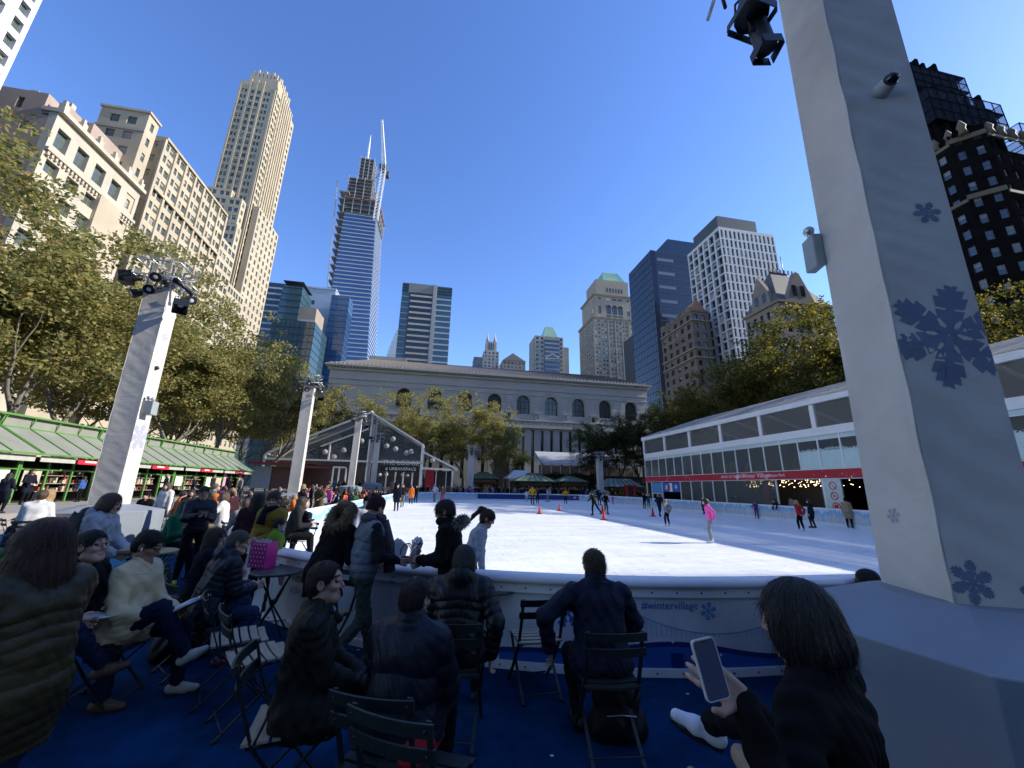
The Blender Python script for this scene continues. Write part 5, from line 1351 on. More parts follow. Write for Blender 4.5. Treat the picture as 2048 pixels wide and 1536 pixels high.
mb.tube([(-1.6, -.3, zt + .2), (.9, -.3, zt + .2)], .035, 6); mb.tube([(-1.6, .4, zt + .2), (.9, .4, zt + .2)], .035, 6); mb.tube([(-1.5, -.6, zt + .2), (-1.5, .8, zt + .2)], .035, 6)
mb.build('lamp_frame', M_alu, cR)
def pod(x, y, z, d, prof, doors):
 M = Matrix.Translation((x, y, z)) @ Vector(d).normalized().to_track_quat('Z', 'Y').to_matrix().to_4x4()
 mb = MB(); mb.lathe(prof, 14, 0, M)
 r = prof[-1][0]
 for k in range(doors): mb.box(-r * .9, r, prof[-1][1] - .02, r * .9, r + .012, prof[-1][1] + .14, 0, M @ Matrix.Rotation(k * PI / 2 + .3, 4, 'Z'))
 mb.tube([M @ Vector((r + .02, 0, 0)), M @ Vector((r + .04, 0, -.6)), M @ Vector((-r - .04, 0, -.6)), M @ Vector((-r - .02, 0, 0))], .02, 6)
 return mb.build('spotlight', M_black, cR)
pL = at_x(1503, 20, 3.25); pL2 = at_x(1524, 80, 3.32)
Mi = (Matrix.Translation(cR.location) @ Euler((0, R(1.8), R(-17.4))).to_matrix().to_4x4() @ Matrix.Scale(.78, 4)).inverted()
def on_plane(px, py, ax, v):
 o_ = Mi @ CAM_POS; d_ = Mi.to_3x3() @ ray(px, py); return o_ + d_ * ((v - o_[ax]) / d_[ax])
a = Mi @ pL; b = Mi @ pL2
pod(a.x, a.y, a.z, (-.15, -.1, -1), [(.10, -.50), (.16, -.45), (.19, -.1), (.21, .12), (.23, .16)], 4)
pod(b.x, b.y, b.z + .1, (.05, -.12, -1), [(.12, -.5), (.135, -.45), (.135, .15), (.12, .2), (.145, .30)], 4)
mb = MB(); mb.tube([(a.x - .36, a.y, a.z + .1), (a.x - .38, a.y + .1, a.z + .9)], .025, 6); mb.tube([(a.x, a.y, a.z + .4), (a.x, a.y, zt + .2)], .03, 6); mb.tube([(b.x, b.y, b.z + .5), (b.x, b.y, zt + .2)], .03, 6); mb.tube([(b.x, b.y + .05, b.z + .6), (b.x + .3, b.y + .2, zt)], .015, 5); mb.build('hanging_bracket', M_black, cR)
q = on_plane(1762, 184, 1, -.44)
mb = MB(); Mx = Matrix.Translation((q.x, -.44, q.z)) @ Matrix.Rotation(R(90), 4, 'X'); mb.lathe([(.105, -.02), (.10, .06), (.092, .14), (.086, .15)], 18, 0, Mx); dm = mb.build('dome_camera', M_fab, cR)
mb = MB(); mb.lathe([(.084, .145), (.082, .18), (.06, .225), (.03, .245), (.002, .25)], 18, 0, Mx); mb.build('camera_dome', mat('black_gloss', (.006, .006, .007), .06, 0, spec=.8), dm)
q = on_plane(1640, 500, 0, -.44)
mb = MB(); mb.box(-.58, q.y - .10, q.z - .30, -.445, q.y + .16, q.z + .22); mb.build('control_box', mat('grey_box', (.30, .34, .36), .5), cR, .02)
mb = MB(); mb.ball((-.53, q.y + .03, q.z + .34), .075, 12); mb.tube([(-.53, q.y + .03, q.z + .22), (-.53, q.y + .03, q.z + .3)], .03, 6); mb.build('box_lamps', M_alu, cR)
p = at_y(712, 985, 60); pt = at_y(741, 845, 60)
mb = MB(); mb.box(-.22, -.22, 0, .22, .22, pt.z - p.z + .8); o = mb.build('steel_post', M_alu)
p = at_y(733, 980, 70); o.location = (p.x, 70, .9); tag(o, 'tall bare grey steel post between two fabric columns in front of the lodge', 'post')
PX = 25.5; PY0, PY1 = 5.0, 45.4
pav = thing('rink_pavilion', 'long white framed two storey glass pavilion with clear roof and red banner along the rink', 'pavilion', (PX, 25, GND_Z))
po = Vector((PX, 25, GND_Z))
def pbox(mb, x0, y0, z0, x1, y1, z1, m=0): mb.box(x0 - po.x, y0 - po.y, z0 - po.z, x1 - po.x, y1 - po.y, z1 - po.z, m)
M_wfr = mat('white_frame', (.74, .75, .74), .4, .06, .6)
M_vinyl = clear_mat('clear_vinyl', (.17, .18, .175), .42, .10)
M_pglass = clear_mat('pavilion_glass', (.13, .15, .145), .42, .03)
M_frost = mat('frosted_film', (.50, .64, .62), .5, .06, 2)
M_roofvinyl = clear_mat('roof_vinyl', (.70, .73, .77), .6, .15)
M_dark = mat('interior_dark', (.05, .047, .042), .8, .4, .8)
ZB0, ZB1, ZG1, ZW1, ZE0, ZE1 = 2.62, 3.20, 5.48, 6.02, 7.66, 8.05
mb = MB()
pbox(mb, PX - .10, PY0, ZG1, PX + .10, PY1, ZW1); pbox(mb, PX - .22, PY0 - .2, ZE0, PX + .14, PY1 + .2, ZE1)
mb.build('white_beams', M_wfr, pav)
nb = 9; bw = 4.62
for k in range(nb + 1):
 y = PY1 - bw * k
 if y < PY0: break
 mb = MB(); pbox(mb, PX - .06, y - .16, ZW1 + .003, PX + .16, y + .16, ZE0 - .003); mb.build('upper_post', M_wfr, pav)
for k in range(nb):
 y = PY1 - bw * k
 if y - bw < PY0 - 4: break
 mb = MB(); pbox(mb, PX + .02, y - bw + .17, ZW1 + .01, PX + .03, y - .17, ZE0 - .01); mb.build('vinyl_window', M_vinyl, pav)
mb = MB()
for k in range(nb * 3 + 1):
 y = PY1 - bw * k / 3
 if y < PY0: break
 pbox(mb, PX - .05, y - .045, ZB1 + .003, PX + .05, y + .045, ZG1 - .003)
pbox(mb, PX - .045, PY0, ZG1 - .30, PX + .045, PY1, ZG1 - .26); pbox(mb, PX - .045, PY0, ZB1 + .003, PX + .045, PY1, ZB1 + .05)
mb.build('glazing_bars', M_wfr, pav)
for k in range(nb * 3):
 y = PY1 - bw * k / 3
 if y - bw / 3 < PY0: break
 mb = MB(); pbox(mb, PX - .01, y - bw / 3 + .05, ZB1 + .06, PX + .002, y - .05, ZG1 - .31); w_ = mb.build('glass_pane', M_pglass, pav)
 mb = MB(); pbox(mb, PX - .012, y - bw / 3 + .05, ZG1 - .255, PX + .0, y - .05, ZG1 - .005); mb.build('pane_head', M_frost, w_)
 if k >= 14:
  mb = MB(); rr = random.Random(k); hh = ZB1 + 1.25; yc = y - bw / 6
  pbox(mb, PX - .02, y - bw / 3 + .055, ZB1 + .06, PX - .0105, y - .055, hh)
  for j in range(7):
   yy = y - bw / 3 + .12 + (bw / 3 - .24) * j / 6; r = rr.uniform(.07, .17)
   M = Matrix.Translation((PX - .0155 - po.x, yy - po.y, hh - po.z + r * .3)) @ Matrix.Rotation(R(90), 4, 'Y') @ Matrix.Rotation(rr.random(), 4, 'Z')
   for q in range(3): mb.box(-r, -r * .2, -.004, r, r * .2, .0045 + q * .0004, 0, M @ Matrix.Rotation(q * PI / 3, 4, 'Z'))
  mb.build('frosted_film', M_frost, w_)
mb = MB(); pbox(mb, PX - .16, PY0, ZB0, PX + .05, PY1, ZB1); ban = mb.build('banner', M_red, pav)
mb = MB(); pbox(mb, PX - .17, PY0, ZB0 - .04, PX + .05, PY1, ZB0 - .002); pbox(mb, PX - .17, PY0, ZB1 + .0, PX - .06, PY1, ZB1 + .03); mb.build('banner_trim', M_wfr, ban)
mb = MB(); rr = random.Random(9)
for k in range(110):
 y = rr.uniform(8, 45); r = rr.choice((.02, .03, .045, .06))
 if 23.3 < y < 35.2: continue
 M = Matrix.Translation((PX - .163 - po.x, y - po.y, rr.uniform(ZB0 + .08, ZB1 - .08) - po.z)) @ Matrix.Rotation(R(-90), 4, 'Y')
 mb.add([M @ Vector((r * math.cos(2 * PI * j / 8), r * math.sin(2 * PI * j / 8), 0)) for j in range(8)], [tuple(range(8))])
tag(mb.build('banner_snow', M_pwhite, ban), kind='stuff')
zt = (ZB0 + ZB1) / 2
def ptext(s, size, y, z, mt=M_pwhite, parent=ban, x=PX - .165):
 return text_mesh(s, size, mt, 'lettering', parent, frame_M((x - po.x, y - po.y, z - po.z), (0, -1, 0), (0, 0, 1)), 'LEFT')
yA = at_x(1444, 953, PX).y; yB_ = at_x(1489, 950, PX).y; yC = at_x(1536, 948, PX).y
ptext('BANK OF AMERICA', (yA - yB_) * .118, yA - .1, zt + .0); ptext('Winter Village', .50, yB_ + .15, zt + .02); ptext('at Bryant Park', .30, yC + .05, zt)
mb = MB()
for k in range(3): mb.box(PX - .17 - po.x, yB_ + .42 + k * .16 - po.y, zt - .18 - po.z + k * .0, PX - .164 - po.x, yB_ + .52 + k * .16 - po.y, zt + .14 - po.z, 0, Matrix.Translation((0, yB_ + .6 - po.y, zt - po.z)) @ Matrix.Rotation(R(-38), 4, 'X') @ Matrix.Translation((0, -(yB_ + .6 - po.y), -(zt - po.z))))
mb.build('banner_logo', M_pwhite, ban)
mb = MB()
ys = [PY1, 44.4, 43.2, 42.0] + [38.6 - 1.65 * k for k in range(5)] + [27.4, 22.6, 18.4]
for y in (45.3, 44.2, 41.9, 38.4, 36.6, 34.9, 33.3, 31.7, 26.2): mb = MB(); pbox(mb, PX - .05, y - .05, -.08, PX + .05, y + .05, ZB0 - .045); mb.build('ground_post', M_wfr, pav)
for (ya, yb) in ((38.35, 36.65), (36.55, 34.95), (34.85, 33.35), (33.25, 31.75), (31.65, 26.25)):
 mb = MB(); pbox(mb, PX - .005, yb, .1, PX + .005, ya, ZB0 - .05); mb.build('ground_pane', M_pglass, pav)
mb = MB(); pbox(mb, PX - .03, 42.0, 1.35, PX + .02, 44.1, 2.5); mb.build('blue_poster', M_lblue, pav)
mb = MB(); pbox(mb, PX - .04, 38.5, 1.5, PX + .02, 41.8, 2.5); pst = mb.build('winter_poster', M_blue, pav)
mb = MB()
for (y, z, r) in ((41.0, 2.0, .35), (39.2, 2.05, .28)):
 for q in range(3): mb.box(-r, -.05, 0, r, .05, .006 + q * .001, 0, Matrix.Translation((PX - .05 - po.x, y - po.y, z - po.z)) @ Matrix.Rotation(R(90), 4, 'Y') @ Matrix.Rotation(q * PI / 3, 4, 'Z'))
pbox(mb, PX - .047, 39.9, 1.52, PX - .041, 40.5, 2.45); mb.build('poster_print', M_pwhite, pst)
mb = MB(); pbox(mb, PX - .05, 40.35, 1.7, PX - .042, 40.75, 2.3); mb.build('poster_print', M_pred, pst)
mb = MB()
for y in (44.0, 43.05, 42.1): pbox(mb, PX - .06, y - .05, -.05, PX + .0, y + .05, 1.34)
pbox(mb, PX - .06, 42.1, 1.26, PX, 44.0, 1.343); mb.build('door', M_wfr, pav)
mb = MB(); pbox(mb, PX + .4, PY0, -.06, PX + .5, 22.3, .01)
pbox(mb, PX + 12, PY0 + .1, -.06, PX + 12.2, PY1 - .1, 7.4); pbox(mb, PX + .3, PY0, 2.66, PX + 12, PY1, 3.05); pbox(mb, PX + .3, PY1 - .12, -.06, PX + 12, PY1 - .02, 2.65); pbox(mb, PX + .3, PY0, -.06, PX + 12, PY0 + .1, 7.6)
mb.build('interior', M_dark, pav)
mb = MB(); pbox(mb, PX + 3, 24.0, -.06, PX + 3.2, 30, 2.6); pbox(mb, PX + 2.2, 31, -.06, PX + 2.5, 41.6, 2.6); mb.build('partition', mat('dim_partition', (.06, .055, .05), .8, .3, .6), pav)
mb = MB(); pbox(mb, PX - .02, 21.6, -.08, PX + .3, 22.6, ZB0 - .05); mb.build('entrance_post', mat('grey_post', (.16, .165, .17), .6), pav)
yS = at_x(1672, 990, PX).y
mb = MB(); pbox(mb, PX - .12, yS - .55, -.2, PX - .02, yS + .62, ZB0 - .045); sp = mb.build('sign_panel', mat('pale_green_panel', (.48, .60, .58), .5), pav)
mb = MB(); pbox(mb, PX - .10, yS + .623, -.2, PX - .02, yS + .75, ZB0 - .045); mb.build('entrance_frame', M_wfr, pav)
for i, z in enumerate((2.15, 1.5, .85)):
 mb = MB(); Mq = Matrix.Translation((PX - .125 - po.x, yS - po.y, z - po.z)) @ Matrix.Rotation(R(-90), 4, 'Y')
 ring = [Mq @ Vector((r_ * math.cos(2 * PI * k / 20), r_ * math.sin(2 * PI * k / 20), 0)) for k in range(20) for r_ in (.20, .265)]
 mb.add(ring, [(2 * k, 2 * k + 1, (2 * k + 3) % 40, (2 * k + 2) % 40) for k in range(20)]); mb.box(-.21, -.022, 0, .21, .022, .004, 0, Mq @ Matrix.Rotation(R(45 if i < 2 else -45), 4, 'Z'))
 if i == 2: mb.box(-.11, -.12, 0, .11, .12, .003, 0, Mq)
 if i == 1: mb.box(-.12, -.02, 0, .12, .03, .0035, 0, Mq @ Matrix.Rotation(R(-50), 4, 'Z'))
 mb.build('prohibition_sign', M_pred, sp)
for (b0, b1, z0_) in ((16.2, 18.9, .1), (16.4, 18.4, .55), (16.6, 17.9, .95)):
 pass
mb = MB(); pbox(mb, PX + .1, 14.8, -.1, PX + .6, 18.6, .55); pbox(mb, PX + .6, 14.8, -.1, PX + 1.2, 18.2, .95); mb.build('benches', M_navy, pav)
mb = MB(); Mq = Matrix.Translation((PX + .0 - po.x, 16.9 - po.y, 1.05 - po.z)) @ Matrix.Rotation(R(-90), 4, 'Y')
for q in range(3): mb.box(-.5, -.05, 0, .5, .05, .01 + q * .001, 0, Mq @ Matrix.Rotation(q * PI / 3, 4, 'Z'))
mb.build('snowflake_ornament', M_pwhite, pav)
mb = MB(); rr = random.Random(12)
for k in range(130):
 y = rr.uniform(19.4, 30.8);
 if 22.7 > y > 21.5: continue
 mb.cbox((PX + rr.uniform(.5, 2.2) - po.x, y - po.y, rr.uniform(2.05, 2.6) - po.z), .028, .028, .028)
tag(mb.build('string_lights', emis('warm_bulb', (1, .72, .38), 6), pav), kind='stuff')
mb = MB(); pbox(mb, PX + .5, 27.6, .7, PX + .6, 28.1, 2.4); mb.build('red_drape', M_red, pav)
RXm, RZ = 33.0, 10.6
mb = MB()
for k in range(nb + 1):
 y = PY1 - bw * k
 if y < PY0: break
 mb.bar((PX - .2 - po.x, y - po.y, ZE1 - po.z - .05), (RXm - po.x, y - po.y, RZ - po.z), .16, .22); mb.bar((RXm - po.x, y - po.y, RZ - po.z), (41 - po.x, y - po.y, ZE1 - po.z), .16, .22)
for xx in (28, 30.5): mb.bar((xx - po.x, PY0 - po.y, ZE1 + (RZ - ZE1) * (xx - PX) / (RXm - PX) - po.z - .12), (xx - po.x, PY1 - po.y, ZE1 + (RZ - ZE1) * (xx - PX) / (RXm - PX) - po.z - .12), .07)
pbox(mb, RXm - .12, PY0, RZ - .1, RXm + .12, PY1, RZ + .1)
for y in (PY0, PY1): mb.bar((41 - po.x, y - po.y, -po.z), (41 - po.x, y - po.y, ZE1 - po.z), .2)
mb.build('roof_frame', M_wfr, pav)
mb = MB(); mb.quad((PX - .2 - po.x, PY0 - po.y, ZE1 - po.z + .07), (PX - .2 - po.x, PY1 - po.y, ZE1 - po.z + .07), (RXm - po.x, PY1 - po.y, RZ - po.z + .13), (RXm - po.x, PY0 - po.y, RZ - po.z + .13)); mb.quad((41 - po.x, PY1 - po.y, ZE1 - po.z + .07), (41 - po.x, PY0 - po.y, ZE1 - po.z + .07), (RXm - po.x, PY0 - po.y, RZ - po.z + .13), (RXm - po.x, PY1 - po.y, RZ - po.z + .13))
mb.build('roof_skin', M_roofvinyl, pav)
mb = MB(); pbox(mb, PX + .2, PY1 - .03, ZB1, 41, PY1, ZE1); mb.build('end_wall', M_vinyl, pav)
mb = MB(); rr = random.Random(2)
for k in range(14):
 y = rr.uniform(24, 43); mb.lathe([(.25, 3.06), (.45, 3.4), (.4, 3.9), (.1, 4.3)], 7, 0, Matrix.Translation((rr.uniform(1, 2.5), y - po.y, -po.z)))
mb.build('upper_floor_decor', mat('decor_ochre', (.20, .15, .06), .8, .5, 1), pav)
LY = 76.0
def lp(px, py, Y=LY): return at_y(px, py, Y)
pk, le, re_, rr2 = lp(743, 825), lp(531, 907), lp(846, 890), lp(915, 939)
zfl = 1.25
lod = thing('lodge_tent', 'large clear gabled tent hall with paper lanterns and a dark entrance sign', 'tent', (pk.x, LY, zfl))
lo = Vector((pk.x, LY, zfl))
def lb(mb, a, b, w_, h_=None): mb.bar(Vector(a) - lo, Vector(b) - lo, w_, h_)
mb = MB(); dY = 18
zb_l, zb_r = le.z - .2, re_.z
for Y in (LY, LY + 6, LY + 12, LY + 18):
 s_ = .55 if Y == LY else .3
 lb(mb, (le.x, Y, le.z), (pk.x, Y, pk.z), s_, .3); lb(mb, (pk.x, Y, pk.z), (re_.x, Y, re_.z), s_, .3)
 lb(mb, (re_.x, Y, re_.z), (re_.x, Y, zfl), .45); lb(mb, (le.x, Y, le.z), (le.x, Y, zfl), .35)
 lb(mb, (pk.x + .3, Y, pk.z - .3), (pk.x + .3, Y, zfl), .3)
zl = lp(700, 922).z
lb(mb, (le.x, LY, zl), (re_.x, LY, zl), .45, .3)
for (px, py) in ((661, 885),): q = lp(px, py); lb(mb, (q.x, LY, q.z), (q.x, LY, zl), .25)
lb(mb, (lp(640, 905).x, LY - .1, lp(640, 893).z), (pk.x - .2, LY - .1, lp(735, 858).z), .22)
lb(mb, (pk.x, LY, pk.z + .2), (pk.x, LY + dY, pk.z + .2), .3); lb(mb, (le.x, LY, le.z), (le.x, LY + dY, le.z), .3); lb(mb, (re_.x, LY, re_.z), (re_.x, LY + dY, re_.z), .3)
ra = lp(850, 905);
lb(mb, (re_.x + .3, LY, ra.z), (rr2.x, LY, rr2.z), .4, .3); lb(mb, (re_.x, LY, lp(860, 937).z), (rr2.x, LY, rr2.z - .1), .35); lb(mb, (rr2.x - .9, LY, rr2.z), (rr2.x - .9, LY, zfl), .35)
for px in (873, 893): q = lp(px, 940); lb(mb, (q.x, LY, rr2.z), (q.x, LY, zfl), .15)
mb.build('frame', M_wfr, lod)
mb = MB()
mb.quad(Vector((le.x, LY, le.z + .2)) - lo, Vector((pk.x, LY, pk.z + .3)) - lo, Vector((pk.x, LY + dY, pk.z + .3)) - lo, Vector((le.x, LY + dY, le.z + .2)) - lo)
mb.quad(Vector((pk.x, LY, pk.z + .3)) - lo, Vector((re_.x, LY, re_.z + .2)) - lo, Vector((re_.x, LY + dY, re_.z + .2)) - lo, Vector((pk.x, LY + dY, pk.z + .3)) - lo)
mb.quad(Vector((re_.x + .3, LY, ra.z + .2)) - lo, Vector((rr2.x, LY, rr2.z + .2)) - lo, Vector((rr2.x, LY + dY, rr2.z + .2)) - lo, Vector((re_.x + .3, LY + dY, ra.z + .2)) - lo)
mb.build('roof_skin', clear_mat('tent_roof', (.66, .69, .72), .5, .2), lod)
mb = MB()
g = [Vector((le.x + .2, LY + .1, zl)) - lo, Vector((re_.x - .2, LY + .1, zl)) - lo, Vector((re_.x - .2, LY + .1, re_.z)) - lo, Vector((pk.x, LY + .1, pk.z - .2)) - lo, Vector((le.x + .2, LY + .1, le.z)) - lo]
mb.add(g, [(0, 1, 2, 3, 4)]); mb.build('gable_glazing', clear_mat('tent_glazing', (.30, .32, .33), .30, .06), lod)
mb = MB()
mb.add([Vector((le.x, LY + dY, zfl)) - lo, Vector((re_.x, LY + dY, zfl)) - lo, Vector((re_.x, LY + dY, re_.z)) - lo, Vector((pk.x, LY + dY, pk.z)) - lo, Vector((le.x, LY + dY, le.z)) - lo], [(0, 1, 2, 3, 4)])
mb.box(le.x - lo.x + .3, 5.0, 0, re_.x - lo.x - .3, 5.2, zl - zfl)
mb.box(pk.x - lo.x + 2, 8, zl - zfl, re_.x - lo.x - .3, 8.2, re_.z - zfl)
mb.build('back_wall', mat('lodge_brown', (.12, .105, .09), .8, .3, .5), lod)
for (px, py) in ((650, 904), (688, 900), (668, 913), (723, 882), (773, 892), (791, 898), (786, 878), (813, 906), (822, 903), (865, 921), (760, 950), (773, 949), (805, 950), (815, 951)):
 q = lp(px, py, LY + 1.6); mb = MB(); mb.ball(q - lo, .50 if py < 930 else .32, 14); mb.build('paper_lantern', mat('paper_white', (.75, .74, .70), .6, .04), lod)
s0, s1 = lp(762, 932), lp(838, 945)
mb = MB(); mb.box(s0.x - lo.x, -.9, s1.z - zfl, s1.x - lo.x, -.5, s0.z - zfl); sg = mb.build('entrance_sign', mat('sign_black', (.014, .015, .016), .5), lod)
text_mesh('# URBANSPACE', .78, M_pwhite, 'lettering', sg, frame_M(((s0.x + s1.x) / 2 - lo.x + .2, -.91, (s0.z + s1.z) / 2 - zfl), (1, 0, 0), (0, 0, 1)))
text_mesh('THE LODGE', 1.22, mat('sign_grey', (.62, .63, .60), .5), 'lettering', sg, frame_M(((s0.x + s1.x) / 2 - lo.x + .1, -.7, s0.z - zfl + .62), (1, 0, 0), (0, 0, 1)), extrude=.06)
mb = MB()
for px in (772, 790, 806, 824): q = lp(px, 960); mb.box(q.x - lo.x - .12, -.3, 0, q.x - lo.x + .12, -.1, s1.z - zfl - .01)
for px in (664, 676, 690): q = lp(px, 960); mb.box(q.x - lo.x - .12, -.12, 0, q.x - lo.x + .12, .08, 3.2)
q = lp(677, 945); mb.box(lp(664, 950).x - lo.x, -.12, 3.2, lp(690, 950).x - lo.x, .08, 3.5); mb.build('doors', M_wfr, lod)
mb = MB(); mb.box(lp(620, 950).x - lo.x, -.4, 0, lp(655, 950).x - lo.x, 0, 3.2); mb.box(lp(852, 950).x - lo.x, .4, 0, lp(868, 950).x - lo.x, .8, 3.4); mb.build('red_panel', M_red, lod)
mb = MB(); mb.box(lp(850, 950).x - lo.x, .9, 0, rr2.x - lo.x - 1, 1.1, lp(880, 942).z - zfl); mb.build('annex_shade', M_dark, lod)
ya = 58
sa = thing('awning_stall', 'stall with a thin red canopy, white panel and brick coloured side left of the lodge', 'stall', (lp(545, 970, ya).x, ya, .9))
so_ = Vector(sa.location)
a, b_ = lp(506, 925, ya), lp(622, 926, ya); c_ = lp(658, 932, ya)
mb = MB(); mb.box(a.x - so_.x, -1.5, a.z - so_.z - .15, b_.x - so_.x, 3, a.z - so_.z + .03); mb.add([(b_.x - so_.x, -1.5, a.z - so_.z), (c_.x - so_.x, -1, c_.z - so_.z), (c_.x - so_.x, 3, c_.z - so_.z), (b_.x - so_.x, 3, a.z - so_.z)], [(0, 1, 2, 3)]); mb.build('canopy', M_red, sa)
d0, d1 = lp(507, 932, ya), lp(540, 962, ya)
mb = MB(); mb.box(d0.x - so_.x, -.1, 0, d1.x - so_.x, .1, d0.z - so_.z); mb.build('white_panel', mat('pale_panel', (.42, .46, .48), .6), sa)
mb = MB(); mb.box(d1.x - so_.x + .01, 0, 0, lp(588, 960, ya).x - so_.x, .2, d0.z - so_.z); mb.box(lp(590, 960, ya).x - so_.x, 2.0, 0, lp(650, 960, ya).x - so_.x, 2.2, d0.z - so_.z); mb.build('side_wall', mat('rust_panel', (.21, .10, .075), .8, .25, .6), sa)
M_green = mat('kiosk_green', (.10, .26, .06), .5, .12, 1.5)
M_kroof = mat('kiosk_roof_sheet', (.25, .26, .22), .55, .18, .35, .1, 3)
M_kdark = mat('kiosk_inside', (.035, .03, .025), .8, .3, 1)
KX = -22.0
NK = 5; KL = 6.4
kio = 'green framed market kiosks in a row'
klabels = ['nearest green kiosk, cut off by the left photo edge', 'green kiosk with books on shelves just left of the near left column', 'green kiosk right of the near left column, partly hidden by it', 'fourth green kiosk in the row, behind the man in the cap', 'farthest green kiosk with pink door curtains']
rk = random.Random(31)
for i in range(NK):
 y0 = 19.2 + i * KL
 k = thing('market_kiosk', klabels[i], 'kiosk', (KX, y0 + KL / 2, TER_Z), 0, kio)
 hl = KL / 2 - .06
 mb = MB()
 zb = 2.12 - TER_Z
 for j in range(5):
  y = -hl + 2 * hl * j / 4; mb.box(-.05, y - .045, 0, .05, y + .045, 2.45)
 for z in (zb + .02, 2.62): mb.box(-.045, -hl, z - .05, .06, hl, z + .05)
 mb.box(-3.2, -hl, 0, -3.12, hl, 2.4); mb.build('frame', M_green, k)
 mb = MB(); # roof slope and clerestory
 mb.add([(.9, -hl - .05, 2.60), (.9, hl + .05, 2.60), (-1.5, hl + .05, 4.05), (-1.5, -hl - .05, 4.05)], [(0, 1, 2, 3)]); mb.add([(.9, -hl - .05, 2.54), (.9, hl + .05, 2.54), (-1.5, hl + .05, 3.99), (-1.5, -hl - .05, 3.99)], [(3, 2, 1, 0)])
 mb.box(-1.62, -hl, 4.06, -1.52, hl, 4.65); mb.add([(-1.35, -hl - .05, 4.72), (-1.35, hl + .05, 4.72), (-3.4, hl + .05, 4.1), (-3.4, -hl - .05, 4.1)], [(0, 1, 2, 3)])
 mb.build('roof', M_kroof, k)
 mb = MB(); mb.bar((.92, -hl - .06, 2.57), (.92, hl + .06, 2.57), .09); mb.bar((-1.33, -hl - .06, 4.72), (-1.33, hl + .06, 4.72), .10); mb.bar((-1.5, -hl, 4.07), (-1.5, hl, 4.07), .07)
 for j in range(5): y = -hl + 2 * hl * j / 4; mb.bar((.9, y, 2.63), (-1.5, y, 4.08), .06); mb.bar((-1.5, y, 4.08), (-1.34, y, 4.7), .05)
 mb.build('roof_trim', M_green, k)
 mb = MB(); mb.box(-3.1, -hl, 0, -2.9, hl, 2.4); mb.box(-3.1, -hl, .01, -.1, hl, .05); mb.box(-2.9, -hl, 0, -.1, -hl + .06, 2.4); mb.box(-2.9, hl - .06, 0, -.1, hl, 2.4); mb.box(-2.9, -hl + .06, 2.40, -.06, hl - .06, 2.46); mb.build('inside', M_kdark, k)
 mb = MB()
 ys_ = hl * .52; mb.box(.72, -ys_ * .5, 2.16, .78, ys_ * .62, 2.50); sg = mb.build('red_sign', mat('kiosk_sign_red', (.55, .02, .045), .5, .08), k)
 mb = MB(); [mb.box(.781, ys_ * .06 - .42 + .12 * q, 2.27, .784, ys_ * .06 - .33 + .12 * q, 2.39) for q in range(7)]; mb.build('lettering', M_pwhite, sg)
 for (a, b_) in ((-hl + .08, -ys_ * .5 - .12), (ys_ * .62 + .12, hl - .1)):
  mb = MB(); mb.box(.70, a, 2.18, .74, b_, 2.5); mb.build('transom_panel', mat('pale_transom', (.42, .43, .39), .6), k)
 sh = None
 mb = MB()
 for z in (.55, 1.0, 1.45): mb.box(-.95, -hl * .48, z, -.35, hl * .5, z + .04)
 sh = mb.build('shelves', mat('shelf_grey', (.28, .27, .25), .6), k)
 for grp, (mt_, nn) in enumerate(((mat('goods_cream', (.50, .45, .34), .7, .3, 9), 30), (mat('goods_brown', (.13, .08, .05), .8, .4, 9), 26), (mat('goods_red', (.28, .05, .045), .7, .4, 9), 14))):
  mb = MB()
  for q in range(nn):
   z = rk.choice((.595, 1.045, 1.495)); w_ = rk.uniform(.04, .16); hh = rk.uniform(.1, .36); y = rk.uniform(-hl * .46, hl * .46)
   mb.box(-.8 + rk.uniform(0, .2), y, z, -.4 + rk.uniform(-.1, .03), y + w_, z + hh)
  tag(mb.build('goods', mt_, sh), kind='stuff')
 for (y, z0_, z1_) in ((-hl * .75, .9, 1.7), (hl * .74, .8, 1.75)):
  mb = MB(); mb.box(-.03, y - .5, z0_, .0, y + .5, z1_); mb.build('display_poster', mat('poster_pale%d' % (i % 3), ((.62, .62, .56), (.5, .45, .35), (.42, .46, .42))[i % 3], .6, .35, 5), k)
 if i == 4:
  mb = MB(); mb.box(.02, -hl * .5, .2, .07, -hl * .35, 2.1); mb.box(.02, hl * .55, .2, .07, hl * .72, 2.1); mb.build('pink_curtain', mat('pink_cloth', (.62, .30, .48), .8), k)
M_darkgreen = mat('kiosk_dark_green', (.035, .065, .04), .5, .15, 1)
M_greenroof = mat('green_sheet_roof', (.10, .15, .11), .5, .15, .5)
fk = 'green hip roofed stalls beyond the far boards'
